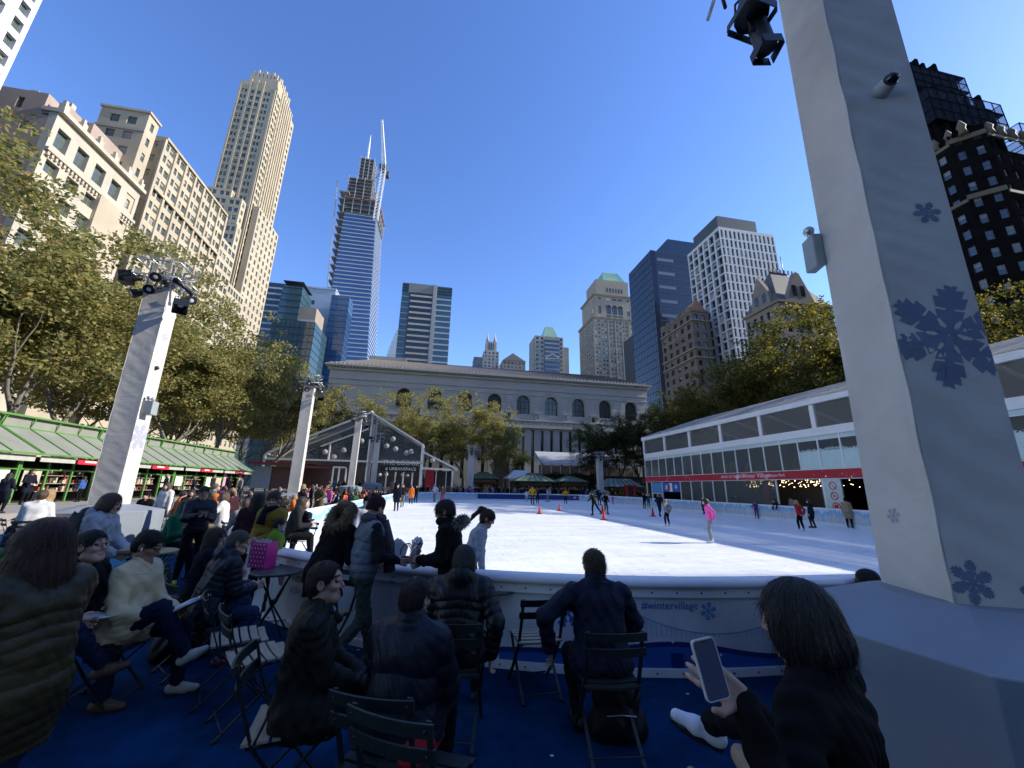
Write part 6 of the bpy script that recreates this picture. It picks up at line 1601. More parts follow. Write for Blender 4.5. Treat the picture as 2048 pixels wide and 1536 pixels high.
def far_kiosk(px0, px1, pyt, pye, pyb, Y, label, hip=True, mroof=None):
 a, b_ = at_y(px0, pye, Y), at_y(px1, pye, Y); t_ = at_y((px0 + px1) / 2, pyt, Y + 3).z; zb = at_y(px0, pyb, Y).z - 1.0
 cx, w_ = (a.x + b_.x) / 2, (b_.x - a.x) / 2; ze = (a.z + b_.z) / 2
 k = thing('market_stall', label, 'stall', (cx, Y, zb), 0, fk); h = ze - zb; ht = t_ - zb
 mb = MB()
 rl = .15 if hip else .62
 v = [(-w_ * 1.08, -.6, h), (w_ * 1.08, -.6, h), (w_ * 1.08, 6, h), (-w_ * 1.08, 6, h), (-w_ * rl, 2.2, ht), (w_ * rl, 2.2, ht), (w_ * rl, 3.4, ht), (-w_ * rl, 3.4, ht)]
 mb.add(v, [(0, 1, 5, 4), (1, 2, 6, 5), (2, 3, 7, 6), (3, 0, 4, 7), (4, 5, 6, 7), (3, 2, 1, 0)]); mb.build('roof', mroof or M_greenroof, k)
 mb = MB()
 for j in range(5): x = -w_ + 2 * w_ * j / 4; mb.box(x - .1, 0, 0, x + .1, .2, h - .02)
 mb.box(-w_, 0, h - .9, w_, .15, h - .7); mb.box(-w_, .01, 0, w_, .16, .9)
 for j in range(7):
  x = -w_ + 2 * w_ * j / 6; mb.bar((x * 1.08, -.62, h + .02), (x * (rl + (1.08 - rl) * .1), 2.0, ht * .96 + h * .04), .10)
 mb.bar((-w_ * 1.08, -.62, h), (w_ * 1.08, -.62, h), .16); mb.build('frame', M_darkgreen, k)
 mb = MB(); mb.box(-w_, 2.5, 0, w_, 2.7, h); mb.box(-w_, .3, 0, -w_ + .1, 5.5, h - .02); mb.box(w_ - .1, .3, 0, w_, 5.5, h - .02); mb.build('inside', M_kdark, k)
 mb = MB(); mb.box(-w_ * .8, -.06, h - .66, w_ * .8, -.02, h - .25); mb.build('sign_strip', mat('stall_strip', (.16, .09, .05), .6, .3, 2), k)
 rr = random.Random(px0)
 for mt_ in (mat('goods_red', (.28, .05, .045), .7), mat('goods_cream', (.5, .45, .34), .7)):
  mb = MB()
  for q in range(16): x = rr.uniform(-w_ * .9, w_ * .9); z = rr.uniform(.95, h - 1.2); mb.box(x, 1.2, z, x + rr.uniform(.15, .5), 1.4, z + rr.uniform(.15, .5))
  tag(mb.build('goods', mt_, k), kind='stuff')
 mb = MB()
 for q in range(5): mb.ball((-w_ * .7 + w_ * 1.4 * q / 4, .6, h - .35), .09, 6)
 mb.build('bulbs', emis('warm_bulb', (1, .72, .38), 6), k)
far_kiosk(938, 998, 944, 957, 978, 78, 'dark green hip roofed stall just right of the lodge tent')
far_kiosk(1030, 1112, 946, 963, 982, 74, 'widest green hip roofed stall in the middle of the far boards')
far_kiosk(1118, 1175, 952, 964, 984, 74, 'green hip roofed stall left of the far right lamp column')
far_kiosk(1216, 1284, 958, 974, 990, 70, 'stall with pale blue green roof between the lamp column and the pavilion', False, mat('bluegreen_sheet', (.14, .20, .20), .5, .15, .4))
mb = MB(); p = at_y(1043, 950, 82);
mb.add([(-3.2, 0, 2.6), (3.2, 0, 2.6), (3.2, 5, 2.6), (-3.2, 5, 2.6), (-1.2, 2.5, 4.4), (1.6, 2.5, 4.4)], [(0, 1, 5, 4), (1, 2, 5), (2, 3, 4, 5), (3, 0, 4), (3, 2, 1, 0)])
wt = thing('white_tent', 'small white peaked tent behind the widest green stall', 'tent', (p.x, 82, at_y(1043, 957, 82).z - 2.6)); mb.build('canopy', M_wfr, wt)
mb = MB()
for x in (-3, 3):
 for y in (.1, 4.9): mb.box(x - .06, y - .06, 0, x + .06, y + .06, 2.6)
mb.build('legs', M_alu, wt)
p = at_y(1262, 985, 66); rb = thing('red_booth', 'small red booth beside the pavilion corner', 'booth', (p.x, 66, p.z - 1.6))
mb = MB(); mb.box(-.9, 0, 0, -.5, .4, 2.6); mb.box(.5, 0, 0, .9, .4, 2.6); mb.box(-1.1, -.1, 2.6, 1.1, .5, 2.9); mb.build('posts', M_red, rb); mb = MB(); mb.box(-.5, .1, 0, .5, .3, 2.6); mb.build('panel', M_kdark, rb)
YT = 86
rest = thing('restaurant_terrace', 'restaurant terrace with white framed sloping glass canopy above a dark hedge', 'restaurant', (at_y(1180, 960, YT).x, YT, .8))
ro = Vector(rest.location)
a, b_ = at_y(1083, 927, YT), at_y(1300, 915, YT); zt = at_y(1130, 905, YT + 5).z; zh = at_y(1130, 948, YT).z
mb = MB()
n = 12
for i in range(n + 1):
 x = a.x + (b_.x - a.x) * i / n
 mb.bar(Vector((x, YT, a.z)) - ro, Vector((x, YT, zh - .5)) - ro, .14); mb.bar(Vector((x, YT - 1.2, a.z)) - ro, Vector((x, YT + 6, zt)) - ro, .16)
mb.bar(Vector((a.x, YT, a.z)) - ro, Vector((b_.x, YT, a.z)) - ro, .3); mb.bar(Vector((a.x, YT - 1.2, a.z - .1)) - ro, Vector((b_.x, YT - 1.2, a.z - .1)) - ro, .2); mb.bar(Vector((a.x, YT + 6, zt)) - ro, Vector((b_.x, YT + 6, zt)) - ro, .25)
mb.build('canopy_frame', M_wfr, rest)
mb = MB(); mb.quad(Vector((a.x, YT - 1.2, a.z + .12)) - ro, Vector((b_.x, YT - 1.2, a.z + .12)) - ro, Vector((b_.x, YT + 6, zt + .12)) - ro, Vector((a.x, YT + 6, zt + .12)) - ro); mb.build('canopy_glass', M_roofvinyl, rest)
mb = MB(); mb.box(a.x - ro.x + 1, 6, 0, b_.x - ro.x, 6.3, a.z - ro.z); mb.build('back_wall', mat('rest_wall', (.20, .18, .16), .7, .25, .4), rest)
mb = MB(); mb.box(a.x - ro.x + 1, -.2, 0, b_.x - ro.x, .2, zh - ro.z - .2); mb.build('terrace_wall', M_dark, rest)
def hedge(name, label, x0, x1, y, z0, h, d, n, seed):
 rg = np.random.default_rng(seed)
 P = rg.uniform((x0, y - d / 2, z0), (x1, y + d / 2, z0 + h), (n, 3)); P[:, 2] += .25 * np.sin(P[:, 0] * 1.3)
 a = rg.normal(0, 1, (n, 3)); a /= np.linalg.norm(a, axis=1)[:, None]; b = rg.normal(0, 1, (n, 3)); b -= a * (a * b).sum(1)[:, None]; b /= np.linalg.norm(b, axis=1)[:, None]
 s = rg.uniform(.1, .22, (n, 1)); V = np.stack([P - a * s, P + b * s * .7, P + a * s, P - b * s * .7], 1).reshape(-1, 3) - np.array([(x0 + x1) / 2, y, z0])
 t = thing(name, label, 'hedge', ((x0 + x1) / 2, y, z0)); link_mesh('foliage', np_mesh('foliage', V, np.arange(n * 4).reshape(-1, 4), M_leaf2, smooth=False), t)
 mb = MB(); mb.box(-(x1 - x0) / 2, -d * .3, 0, (x1 - x0) / 2, d * .3, h * .7); mb.build('inner_twigs', M_bark2, t)
h0, h1 = at_y(1085, 950, YT - 2.5), at_y(1190, 950, YT - 2.5)
hedge('hedge', 'dark clipped hedge below the restaurant terrace', h0.x, h1.x, YT - 2.5, 1.0, h0.z - .6, 1.8, 9000, 3)
def _sm(d1, d2, k):
 if k <= 0: return np.minimum(d1, d2)
 h = np.clip(.5 + .5 * (d2 - d1) / k, 0, 1)
 return d2 * (1 - h) + d1 * h - k * h * (1 - h)
class Prim:
 __slots__ = ('t', 'a', 'b', 'ra', 'rb', 'M', 'tag', 'k', 'op', 'q', 'qp')
def cone(a, b, ra, rb, tag=0, k=.02, op=0, q=0, qp=.07):
 p = Prim(); p.t = 0; p.a = np.array(a, float); p.b = np.array(b, float); p.ra = ra; p.rb = rb; p.tag = tag; p.k = k; p.op = op; p.q = q; p.qp = qp; return p
def ell(c, r, M=None, tag=0, k=.02, op=0, q=0):
 p = Prim(); p.t = 1; p.a = np.array(c, float); p.b = np.array(r, float); p.M = None if M is None else np.array(M, float); p.tag = tag; p.k = k; p.op = op; p.q = q; return p
def pdist(p, P):
 if p.t == 0:
  ab = p.b - p.a; L2 = float(ab @ ab) + 1e-12; v = P - p.a
  h = np.clip((v @ ab) / L2, 0, 1)
  d = np.linalg.norm(v - h[:, None] * ab, axis=1) - (p.ra + (p.rb - p.ra) * h)
  if p.q:
   s = h * math.sqrt(L2); d = d - p.q * (np.sqrt(np.abs(np.sin(PI * s / p.qp))) - .6)
  return d
 v = P - p.a
 if p.M is not None: v = v @ p.M
 k0 = np.linalg.norm(v / p.b, axis=1); k1 = np.linalg.norm(v / (p.b * p.b), axis=1) + 1e-9
 return np.where(k0 < 1e-3, -p.b.min(), k0 * (k0 - 1) / k1)
SPECIAL = [1, 2, 3]
def sdf_all(prims, P):
 d = np.full(len(P), 1e3); tg = np.zeros(len(P), int); bd = np.full(len(P), 1e3)
 for p in prims:
  x = pdist(p, P)
  if p.op == 1: d = np.maximum(d, -x); continue
  m = (x < .0025) if p.tag in SPECIAL else (x < bd) & ~np.isin(tg, SPECIAL)
  tg[m] = p.tag; bd[m] = np.minimum(x, bd)[m]; d = _sm(d, x, p.k)
 return d, tg
def bounds(prims):
 lo = np.full(3, 1e9); hi = -lo
 for p in prims:
  if p.op: continue
  if p.t == 0:
   r = max(p.ra, p.rb) + .03; lo = np.minimum(lo, np.minimum(p.a, p.b) - r); hi = np.maximum(hi, np.maximum(p.a, p.b) + r)
  else: r = p.b.max() + .02; lo = np.minimum(lo, p.a - r); hi = np.maximum(hi, p.a + r)
 return lo, hi
def sdf_mesh(prims, vox, disp=None):
 lo, hi = bounds(prims); C = 4; cs = vox * C
 n = np.ceil((hi - lo) / cs).astype(int) + 1
 gx, gy, gz = np.meshgrid(*[np.arange(k) for k in n], indexing='ij')
 cc = lo + (np.stack([gx, gy, gz], -1).reshape(-1, 3) + .5 * (C - 1) / C) * cs
 dcs = [pdist(p, cc) for p in prims]
 d = np.full(len(cc), 1e3)
 for p, x in zip(prims, dcs): d = np.maximum(d, -x) if p.op else _sm(d, x, p.k)
 band = np.abs(d) < cs * 1.55
 idx = np.where(band)[0]; nb = len(idx)
 off = np.stack(np.meshgrid(*[np.arange(C)] * 3, indexing='ij'), -1).reshape(-1, 3)
 ci = np.stack([gx.ravel()[idx], gy.ravel()[idx], gz.ravel()[idx]], -1)
 gi = ci[:, None, :] * C + off[None]
 P = lo + gi * vox
 fd = np.full((nb, C ** 3), 1e3)
 for p, x in zip(prims, dcs):
  m = np.where((x[idx] < cs * 2.4 + p.k) if not p.op else (np.abs(x[idx]) < cs * 3) | (x[idx] < 0))[0]
  if not len(m): continue
  x2 = pdist(p, P[m].reshape(-1, 3)).reshape(len(m), -1)
  fd[m] = np.maximum(fd[m], -x2) if p.op else _sm(fd[m], x2, p.k)
 if disp is not None: fd = fd + disp(P.reshape(-1, 3)).reshape(fd.shape)
 G = np.repeat(np.repeat(np.repeat(d.reshape(n), C, 0), C, 1), C, 2).astype(np.float32)
 G[gi[..., 0], gi[..., 1], gi[..., 2]] = fd
 S = G < 0
 a = S[:-1, :-1, :-1]; cnt = a.astype(np.int8)
 for o in ((1, 0, 0), (0, 1, 0), (0, 0, 1), (1, 1, 0), (1, 0, 1), (0, 1, 1), (1, 1, 1)):
  cnt = cnt + S[o[0]:S.shape[0] - 1 + o[0], o[1]:S.shape[1] - 1 + o[1], o[2]:S.shape[2] - 1 + o[2]]
 act = (cnt > 0) & (cnt < 8)
 ai = np.argwhere(act); vid = np.full(act.shape, -1, np.int64); vid[act] = np.arange(len(ai))
 cor = np.array([(0, 0, 0), (1, 0, 0), (0, 1, 0), (1, 1, 0), (0, 0, 1), (1, 0, 1), (0, 1, 1), (1, 1, 1)])
 val = np.stack([G[ai[:, 0] + c[0], ai[:, 1] + c[1], ai[:, 2] + c[2]] for c in cor], 1)
 acc = np.zeros((len(ai), 3)); num = np.zeros(len(ai))
 for i, j in ((0, 1), (2, 3), (4, 5), (6, 7), (0, 2), (1, 3), (4, 6), (5, 7), (0, 4), (1, 5), (2, 6), (3, 7)):
  vi, vj = val[:, i], val[:, j]; m = (vi < 0) != (vj < 0)
  t = np.where(m, vi / np.where(m, vi - vj, 1), 0)
  pt = cor[i] + t[:, None] * (cor[j] - cor[i]); acc[m] += pt[m]; num[m] += 1
 V = lo + (ai + acc / num[:, None]) * vox
 F = []
 for ax in range(3):
  o = np.zeros(3, int); o[ax] = 1
  s0 = S[:S.shape[0] - o[0], :S.shape[1] - o[1], :S.shape[2] - o[2]]; s1 = S[o[0]:, o[1]:, o[2]:]
  e = np.argwhere(s0 != s1); u, w_ = (ax + 1) % 3, (ax + 2) % 3
  ok = (e[:, u] > 0) & (e[:, w_] > 0); e = e[ok]
  for q in range(3): e = e[e[:, q] < (act.shape[q] if q != ax else act.shape[q])]
  du = np.zeros(3, int); du[u] = 1; dw = np.zeros(3, int); dw[w_] = 1
  g = lambda x: vid[x[:, 0], x[:, 1], x[:, 2]]
  quad = np.stack([g(e - du - dw), g(e - dw), g(e), g(e - du)], 1)
  ins = s0[e[:, 0], e[:, 1], e[:, 2]]
  quad = np.where(ins[:, None], quad, quad[:, ::-1])
  F.append(quad[(quad >= 0).all(1)])
 return V, np.concatenate(F)
def vrot(v, axis, ang):
 return np.array(Matrix.Rotation(ang, 3, Vector(axis)) @ Vector(v))
def ik(a, t, l1, l2, pole):
 a = np.array(a, float); t = np.array(t, float); d = t - a; L = np.linalg.norm(d)
 Lm = (l1 + l2) * .999
 if L > Lm: t = a + d * Lm / L; d = t - a; L = Lm
 dn = d / L; x = (l1 * l1 - l2 * l2 + L * L) / (2 * L); h = math.sqrt(max(0, l1 * l1 - x * x))
 p = np.array(pole, float); p = p - dn * (p @ dn); p /= np.linalg.norm(p) + 1e-9
 return a + dn * x + p * h, t
class Body:
 """skeleton in the local frame: x right, y forward, z up; origin on the ground under the pelvis"""
 def __init__(s, H=1.7, sit=None, lean=0, side=0, twist=0, head=(0, 0, 0), hands=None, feet=None, poles=None, w=1.0, neckf=.0, grip=(.5, .5), palm=None, pelvis=None, hd=None):
  k = H / 1.7; s.k = k; s.H = H; s.w = w
  pz = (sit + .095) if sit is not None else .915 * k
  s.pel = np.array([0, 0, pz]) if pelvis is None else np.array(pelvis, float)
  up = vrot((0, 0, 1), (1, 0, 0), -lean); up = vrot(up, (0, 1, 0), side)
  s.up = up; right = vrot((1, 0, 0), (0, 0, 1), twist); right = right - up * (right @ up) * 1.0; right /= np.linalg.norm(right); s.right = right
  s.fwd = np.cross(up, right)
  up2 = vrot(up, right, -lean * .25)
  s.chest = s.pel + up * .33 * k; s.neck = s.pel + up * .33 * k + up2 * .200 * k
  s.hc = s.neck + up2 * (.134 * k) + s.fwd * (.022 + neckf) * k
  hy, hp, hr = head
  hM = Matrix.Rotation(twist * .5 + hy, 3, 'Z') @ Matrix.Rotation(hp, 3, 'X') @ Matrix.Rotation(hr, 3, 'Y'); s.hM = np.array(hM)
  s.sh = [s.neck - up * .074 * k + right * sg * .168 * k * w for sg in (-1, 1)]
  s.hip = [s.pel + np.array([sg * .080 * k * w, 0, -.01]) for sg in (-1, 1)]
  if twist: s.hip = [s.pel + vrot((sg * .085 * k * w, 0, -.01), (0, 0, 1), twist * .4) for sg in (-1, 1)]
  hands = hands or [(-.25, .06, .80), (.25, .06, .80)]
  s.el = [None, None]; s.wr = [None, None]; s.kn = [None, None]; s.an = [None, None]; s.ft = [None, None]
  poles = poles or {}
  for i, sg in enumerate((-1, 1)):
   s.el[i], s.wr[i] = ik(s.sh[i], np.array(hands[i]) * np.array([1, 1, 1]), .285 * k, .255 * k, poles.get(('a', i), (sg * .6, -.7, -.5)))
  feet = feet or ([(-.10, .03, 0), (.10, .03, 0)] if sit is None else [(-.12, .46, 0), (.12, .46, 0)])
  for i, sg in enumerate((-1, 1)):
   f = np.array(feet[i][:3], float); an = f + np.array([0, 0, .085 * k])
   s.kn[i], s.an[i] = ik(s.hip[i], an, .42 * k, .415 * k, poles.get(('l', i), (sg * .12, 1, .25)))
   yaw = feet[i][3] if len(feet[i]) > 3 else -sg * .15
   fd = vrot((0, 1, 0), (0, 0, 1), yaw); pit = feet[i][4] if len(feet[i]) > 4 else 0
   s.ft[i] = vrot(fd, np.cross(fd, (0, 0, 1)), pit)
  s.grip = grip; s.palm = palm or [None, None]; s.hd = hd or [None, None]
 def hp(s, x, y, z): return s.hc + s.hM @ (np.array([x, y, z]) * s.k)
 def head(s, female=False, tag=0):
  hp, k = s.hp, s.k; f = .93 if female else 1
  Mh = s.hM
  P = [ell(hp(0, -.012, .025), np.array([.076, .097, .088]) * k, Mh, tag, .02), ell(hp(0, .026, -.036), np.array([.060 * f, .060, .080]) * k, Mh, tag, .03),
             cone(hp(-.02 * f, .066, -.093), hp(.02 * f, .066, -.093), .022 * k * f, .022 * k * f, tag, .03), cone(hp(-.048 * f, .01, -.075), hp(-.012, .06, -.1), .022 * k, .02 * k, tag, .03), cone(hp(.048 * f, .01, -.075), hp(.012, .06, -.1), .022 * k, .02 * k, tag, .03),
             cone(hp(-.034, .076, .031), hp(.034, .076, .031), .0125 * k * f, .0125 * k * f, tag, .02), cone(hp(-.042, .068, -.025), hp(-.03, .075, -.03), .02 * k, .018 * k, tag, .02), cone(hp(.042, .068, -.025), hp(.03, .075, -.03), .02 * k, .018 * k, tag, .02),
             cone(hp(0, .086, .018), hp(0, .106 if female else .110, -.026), .0062 * k, .0098 * k, tag, .012), cone(hp(-.010, .096, -.033), hp(.010, .096, -.033), .0075 * k, .0075 * k, tag, .008)]
  P += [ell(hp(sg * .032, .095, .006), np.array([.018, .012, .010]) * k, Mh, tag, .01, 1) for sg in (-1, 1)]
  P += [ell(hp(sg * .032, .0755, .006), np.array([.0125, .0125, .0105]) * k, Mh, 1, .002) for sg in (-1, 1)]
  P += [cone(hp(sg * .046, .086, .013), hp(sg * .018, .091, .014), .0045 * k, .0045 * k, tag, .006) for sg in (-1, 1)]
  P += [cone(hp(-.018, .0855, -.0655), hp(.018, .0855, -.0655), .0052 * k, .0052 * k, 2, .004), cone(hp(-.014, .0855, -.0735), hp(.014, .0855, -.0735), .0060 * k, .0060 * k, 2, .004)]
  P += [cone(hp(sg * .050, .076, .036), hp(sg * .018, .088, .037), .0035 * k, .0045 * k, 3, .002) for sg in (-1, 1)]
  for sg in (-1, 1):
   P += [ell(hp(sg * .078, -.004, -.008), np.array([.011, .022, .033]) * k, Mh, tag, .008), ell(hp(sg * .086, .002, -.006), np.array([.007, .012, .020]) * k, Mh, tag, .004, 1)]
  P += [cone(hp(0, -.022, -.06), s.neck - s.up * .03, .053 * k * f, .060 * k * f, tag, .03)]
  return P
 def hand(s, i, tag=0, fine=True):
  k = s.k; sg = (-1, 1)[i]
  d = s.wr[i] - s.el[i] if s.hd[i] is None else np.array(s.hd[i], float); d = d / np.linalg.norm(d); W = s.wr[i]
  n = np.array(s.palm[i], float) if s.palm[i] is not None else np.array([sg, 0, .25])
  n = n - d * (n @ d); n /= np.linalg.norm(n) + 1e-9; x = np.cross(d, n) * -sg
  if (x @ np.array([0, .5, 1.0])) < 0 and s.palm[i] is None: x = -x
  g = s.grip[i]; P = []
  for o in (-.026, 0, .026): P.append(cone(W + d * .012 * k + x * o * .7 * k, W + d * .082 * k + x * o * k, .0165 * k, .0145 * k, tag, .012))
  if not fine: P.append(cone(W + d * .08 * k, W + d * .15 * k - n * .03 * g, .03 * k, .018 * k, tag, .02)); return P
  for o, L in ((.033, .072), (.011, .082), (-.011, .076), (-.032, .060)):
   p = W + d * .088 * k + x * o * k; ang = .10 + g * .25; v = d
   for q, (f, r0, r1) in enumerate(((.45, .0090, .0085), (.32, .0085, .0078), (.23, .0078, .0066))):
    v = vrot(v, x, 0) ; ax = np.cross(d, n); v = vrot(d, ax, ang); v = v + x * o * .9
    v = v / np.linalg.norm(v); e = p + v * L * f * k
    P.append(cone(p, e, r0 * k, r1 * k, tag, .004)); p = e; ang += .35 + g * .75
  p = W + d * .028 * k + x * .030 * k - n * .006; v = d * .62 + x * .62 - n * (.25 + .4 * g); v /= np.linalg.norm(v)
  e = p + v * .042 * k; P.append(cone(p, e, .0135 * k, .0105 * k, tag, .012)); v2 = d * .85 + x * (.35 - .5 * g) - n * (.25 + .35 * g); v2 /= np.linalg.norm(v2)
  P.append(cone(e, e + v2 * .032 * k, .0105 * k, .0082 * k, tag, .004))
  return P
 def trunk(s, tag=0, t=0.0, q=0, qp=.07, k0=.06, top=True):
  k, w = s.k, s.w; P = []
  u, r, f = s.up, s.right, s.fwd
  for sg in (-1, 1):
   P.append(cone(s.pel + r * sg * .066 * k * w + u * .015, s.pel + u * .17 * k + r * sg * .052 * k * w, .094 * k + t, .088 * k + t, tag, k0, 0, q, qp))
   P.append(cone(s.pel + u * .17 * k + r * sg * .050 * k * w, s.chest + u * .06 * k + r * sg * .074 * k * w + f * .008, .088 * k + t, .096 * k + t, tag, k0, 0, q, qp))
  for sg, sh in ((-1, s.sh[0]), (1, s.sh[1])): P.append(cone(sh - r * sg * .015, s.neck - u * .01 + r * sg * .03, .054 * k + t * .7, .050 * k + t * .4, tag, k0 * .7))
  P.append(cone(s.chest + u * .06 * k, s.neck - u * .03, .095 * k + t * .6, .056 * k + t * .3, tag, k0))
  return P
 def arms(s, tag=0, t=0.0, q=0, qp=.07, cuff=1.0, r=(.050, .042, .030)):
  k = s.k; P = []
  for i in (0, 1):
   wr = s.el[i] + (s.wr[i] - s.el[i]) * cuff
   P.append(cone(s.sh[i], s.el[i], (r[0] + .006) * k + t, r[1] * k + t, tag, .035, 0, q, qp)); P.append(cone(s.el[i], wr, r[1] * k + t, r[2] * k + t * (.9 if cuff > .9 else 1), tag, .03, 0, q, qp))
  return P
 def legs(s, tag=0, t=0.0, k0=.03, upto=1.0, q=0, r=(.083, .056, .038)):
  k = s.k; P = []
  for i in (0, 1):
   P.append(cone(s.hip[i], s.kn[i], r[0] * k + t, r[1] * k + t, tag, k0)); e = s.kn[i] + (s.an[i] - s.kn[i]) * upto
   P.append(cone(s.kn[i], e, r[1] * k + t, r[2] * k + t * 1.1, tag, k0))
   P.append(cone(s.kn[i] + (s.an[i] - s.kn[i]) * .12, s.kn[i] + (s.an[i] - s.kn[i]) * .42, (r[1] - .004) * k + t, (r[2] + .012) * k + t, tag, k0)) if r[2] < .045 else None
  return [p for p in P if p]
 def shoe(s, i, tag=0, skate=False):
  k = s.k; f = s.ft[i]; a = s.an[i]; dn = np.cross(np.cross(f, (0, 0, 1)), f); dn = -dn / (np.linalg.norm(dn) + 1e-9)
  if dn[2] > 0: dn = -dn
  h = a + dn * .045 * k - f * .045 * k; toe = a + dn * .055 * k + f * .145 * k
  P = [cone(h, a + dn * .05 * k + f * .06 * k, .034 * k, .038 * k, tag, .02), cone(a + dn * .05 * k + f * .06 * k, toe, .038 * k, .027 * k, tag, .02), cone(a - dn * (.06 if skate else .0) * k, h + f * .02, .042 * k, .036 * k, tag, .02)]
  return P
 def sole_z(s): return 0
 def hair(s, style, tag=0):
  hp, k, M = s.hp, s.k, s.hM; P = []
  e = lambda c, r, kk=.02, op=0: P.append(ell(hp(*c), np.array(r) * k, M, tag, kk, op))
  if style == 'none': return P
  if style in ('short', 'receding', 'buzz', 'spiky'):
   t = {'short': .006, 'receding': .006, 'buzz': .004, 'spiky': .006}[style]
   e((0, -.016, .030), (.077 + t, .098 + t, .089 + t)); e((0, -.05, -.02), (.070 + t, .062 + t * .5, .07), .03)
   e((0, .10 if style != 'receding' else .088, -.018), (.075, .055 if style != 'receding' else .062, .085 if style != 'receding' else .105), .01, 1); e((0, .035, -.098), (.12, .080, .07), .01, 1); e((0, -.02, -.135), (.15, .15, .07), .01, 1)
   for sg in (-1, 1): e((sg * .092, .002, -.022), (.022, .026, .036), .01, 1)
  elif style == 'bob':
   e((0, -.016, .030), (.089, .110, .098)); e((0, -.035, -.045), (.096, .094, .105), .05); e((0, -.05, -.085), (.082, .072, .07), .05)
   e((-.070, .03, -.035), (.030, .052, .085), .03); e((.070, .03, -.035), (.030, .052, .085), .03)
   e((0, .115, -.035), (.062, .062, .105), .01, 1); e((0, .06, -.16), (.07, .09, .08), .01, 1); e((0, 0, -.225), (.3, .3, .10), .02, 1)
  elif style == 'long':
   e((0, -.016, .030), (.092, .110, .100)); e((0, -.055, -.08), (.100, .080, .13), .05); e((0, -.085, -.20), (.110, .055, .16), .05)
   e((-.078, .005, -.10), (.035, .06, .14), .03); e((.078, .005, -.10), (.035, .06, .14), .03)
   e((0, .115, -.035), (.064, .065, .110), .01, 1); e((0, .05, -.19), (.055, .08, .10), .01, 1)
  elif style in ('tied', 'pony', 'bun'):
   e((0, -.016, .030), (.084, .105, .096)); e((0, -.05, -.02), (.076, .065, .07), .03)
   e((0, .105, -.025), (.072, .058, .088), .01, 1); e((0, .03, -.10), (.12, .085, .075), .01, 1); e((0, -.02, -.135), (.15, .15, .07), .01, 1)
   for sg in (-1, 1): e((sg * .088, .010, -.022), (.02, .022, .036), .01, 1)
   if style == 'pony':
    P.append(cone(hp(0, -.10, .09), hp(0, -.145, .07), .028 * k, .034 * k, tag, .02)); P.append(cone(hp(0, -.145, .07), hp(0, -.20, -.06), .034 * k, .026 * k, tag, .02)); P.append(cone(hp(0, -.20, -.06), hp(0, -.215, -.17), .026 * k, .008 * k, tag, .02))
   if style == 'bun': e((0, -.115, .09), (.04, .04, .04), .02)
  elif style == 'beanie':
   e((0, -.014, .050), (.090, .108, .092)); e((0, -.035, -.02), (.080, .082, .08), .03); e((0, .02, -.095), (.2, .2, .062), .005, 1); e((0, .14, -.03), (.09, .065, .075), .005, 1)
  return P
def fold(amp, f=9.0, seed=0):
 ph = np.random.default_rng(seed).uniform(0, 6.28, 8)
 def fn(P):
  x, y, z = P[:, 0], P[:, 1], P[:, 2]
  cr = np.abs(np.sin(f * 1.25 * (z + .8 * x + .35 * np.sin(4.3 * y + ph[5]) + .25 * np.sin(7 * x + ph[6])) + ph[7])) ** .7 * np.abs(np.sin(3.1 * (y - z) + ph[0]))
  return amp * 1.1 * (.5 - cr) + amp * (np.sin(f * (z * 1.5 + .7 * np.sin(3 * x + ph[0]) + .5 * np.sin(4 * y + ph[1])) + ph[2]) * .6 + .4 * np.sin(f * 1.9 * (x + .6 * z + .3 * np.sin(5 * z + ph[3]))) + .35 * np.sin(f * 2.3 * (y - .5 * z) + ph[4]))
 return fn
def strands(amp, c, seed=0):
 rg = np.random.default_rng(seed); ph = rg.uniform(0, 6.28, 4)
 def fn(P):
  v = P - c; az = np.arctan2(v[:, 0], v[:, 1])
  return amp * (np.sin(az * 34 + 4 * np.sin(v[:, 2] * 14 + ph[0]) + ph[1]) + .6 * np.sin(az * 71 + 3 * np.sin(v[:, 2] * 23) + ph[2]))
 return fn
M_skin = mat('skin_light', (.46, .285, .21), .5, .10, 14, .1, 120); M_skin2 = mat('skin_tan', (.34, .19, .12), .5, .10, 14, .1, 120); M_skin3 = mat('skin_brown', (.12, .065, .042), .5, .1, 14)
M_eye = mat('eye_dark', (.03, .02, .016), .15, 0); M_lip = mat('lip', (.34, .14, .12), .45, .1, 20); M_brow = mat('brow_dark', (.025, .017, .012), .8)
def hair_mat(name, c, st=(14, 14, 2.2)): return mat(name, c, .42, .45, 9, .55, 22, spec=.45, stretch=st)
H_black = hair_mat('hair_black', (.006, .0055, .006)); H_dkbrown = hair_mat('hair_dark_brown', (.024, .013, .009)); H_brown = hair_mat('hair_brown', (.060, .035, .020)); H_red = hair_mat('hair_auburn', (.050, .018, .012)); H_grey = hair_mat('hair_greying', (.085, .075, .062)); H_blond = hair_mat('hair_blond', (.30, .19, .085))
def cloth(name, c, rough=.85, var=.18, sheen=.0, bs=420, spec=.14): return mat(name, c, rough, var, 5, .16, bs, sheen=sheen, spec=spec)
C_black = cloth('cloth_black', (.0055, .0055, .007)); C_navy = cloth('cloth_navy', (.008, .010, .022)); C_jean = cloth('denim_blue', (.018, .034, .085)); C_dkjean = cloth('denim_dark', (.008, .012, .034)); C_char = cloth('cloth_charcoal', (.016, .017, .019)); C_olive = cloth('cloth_olive', (.070, .062, .032), .6)
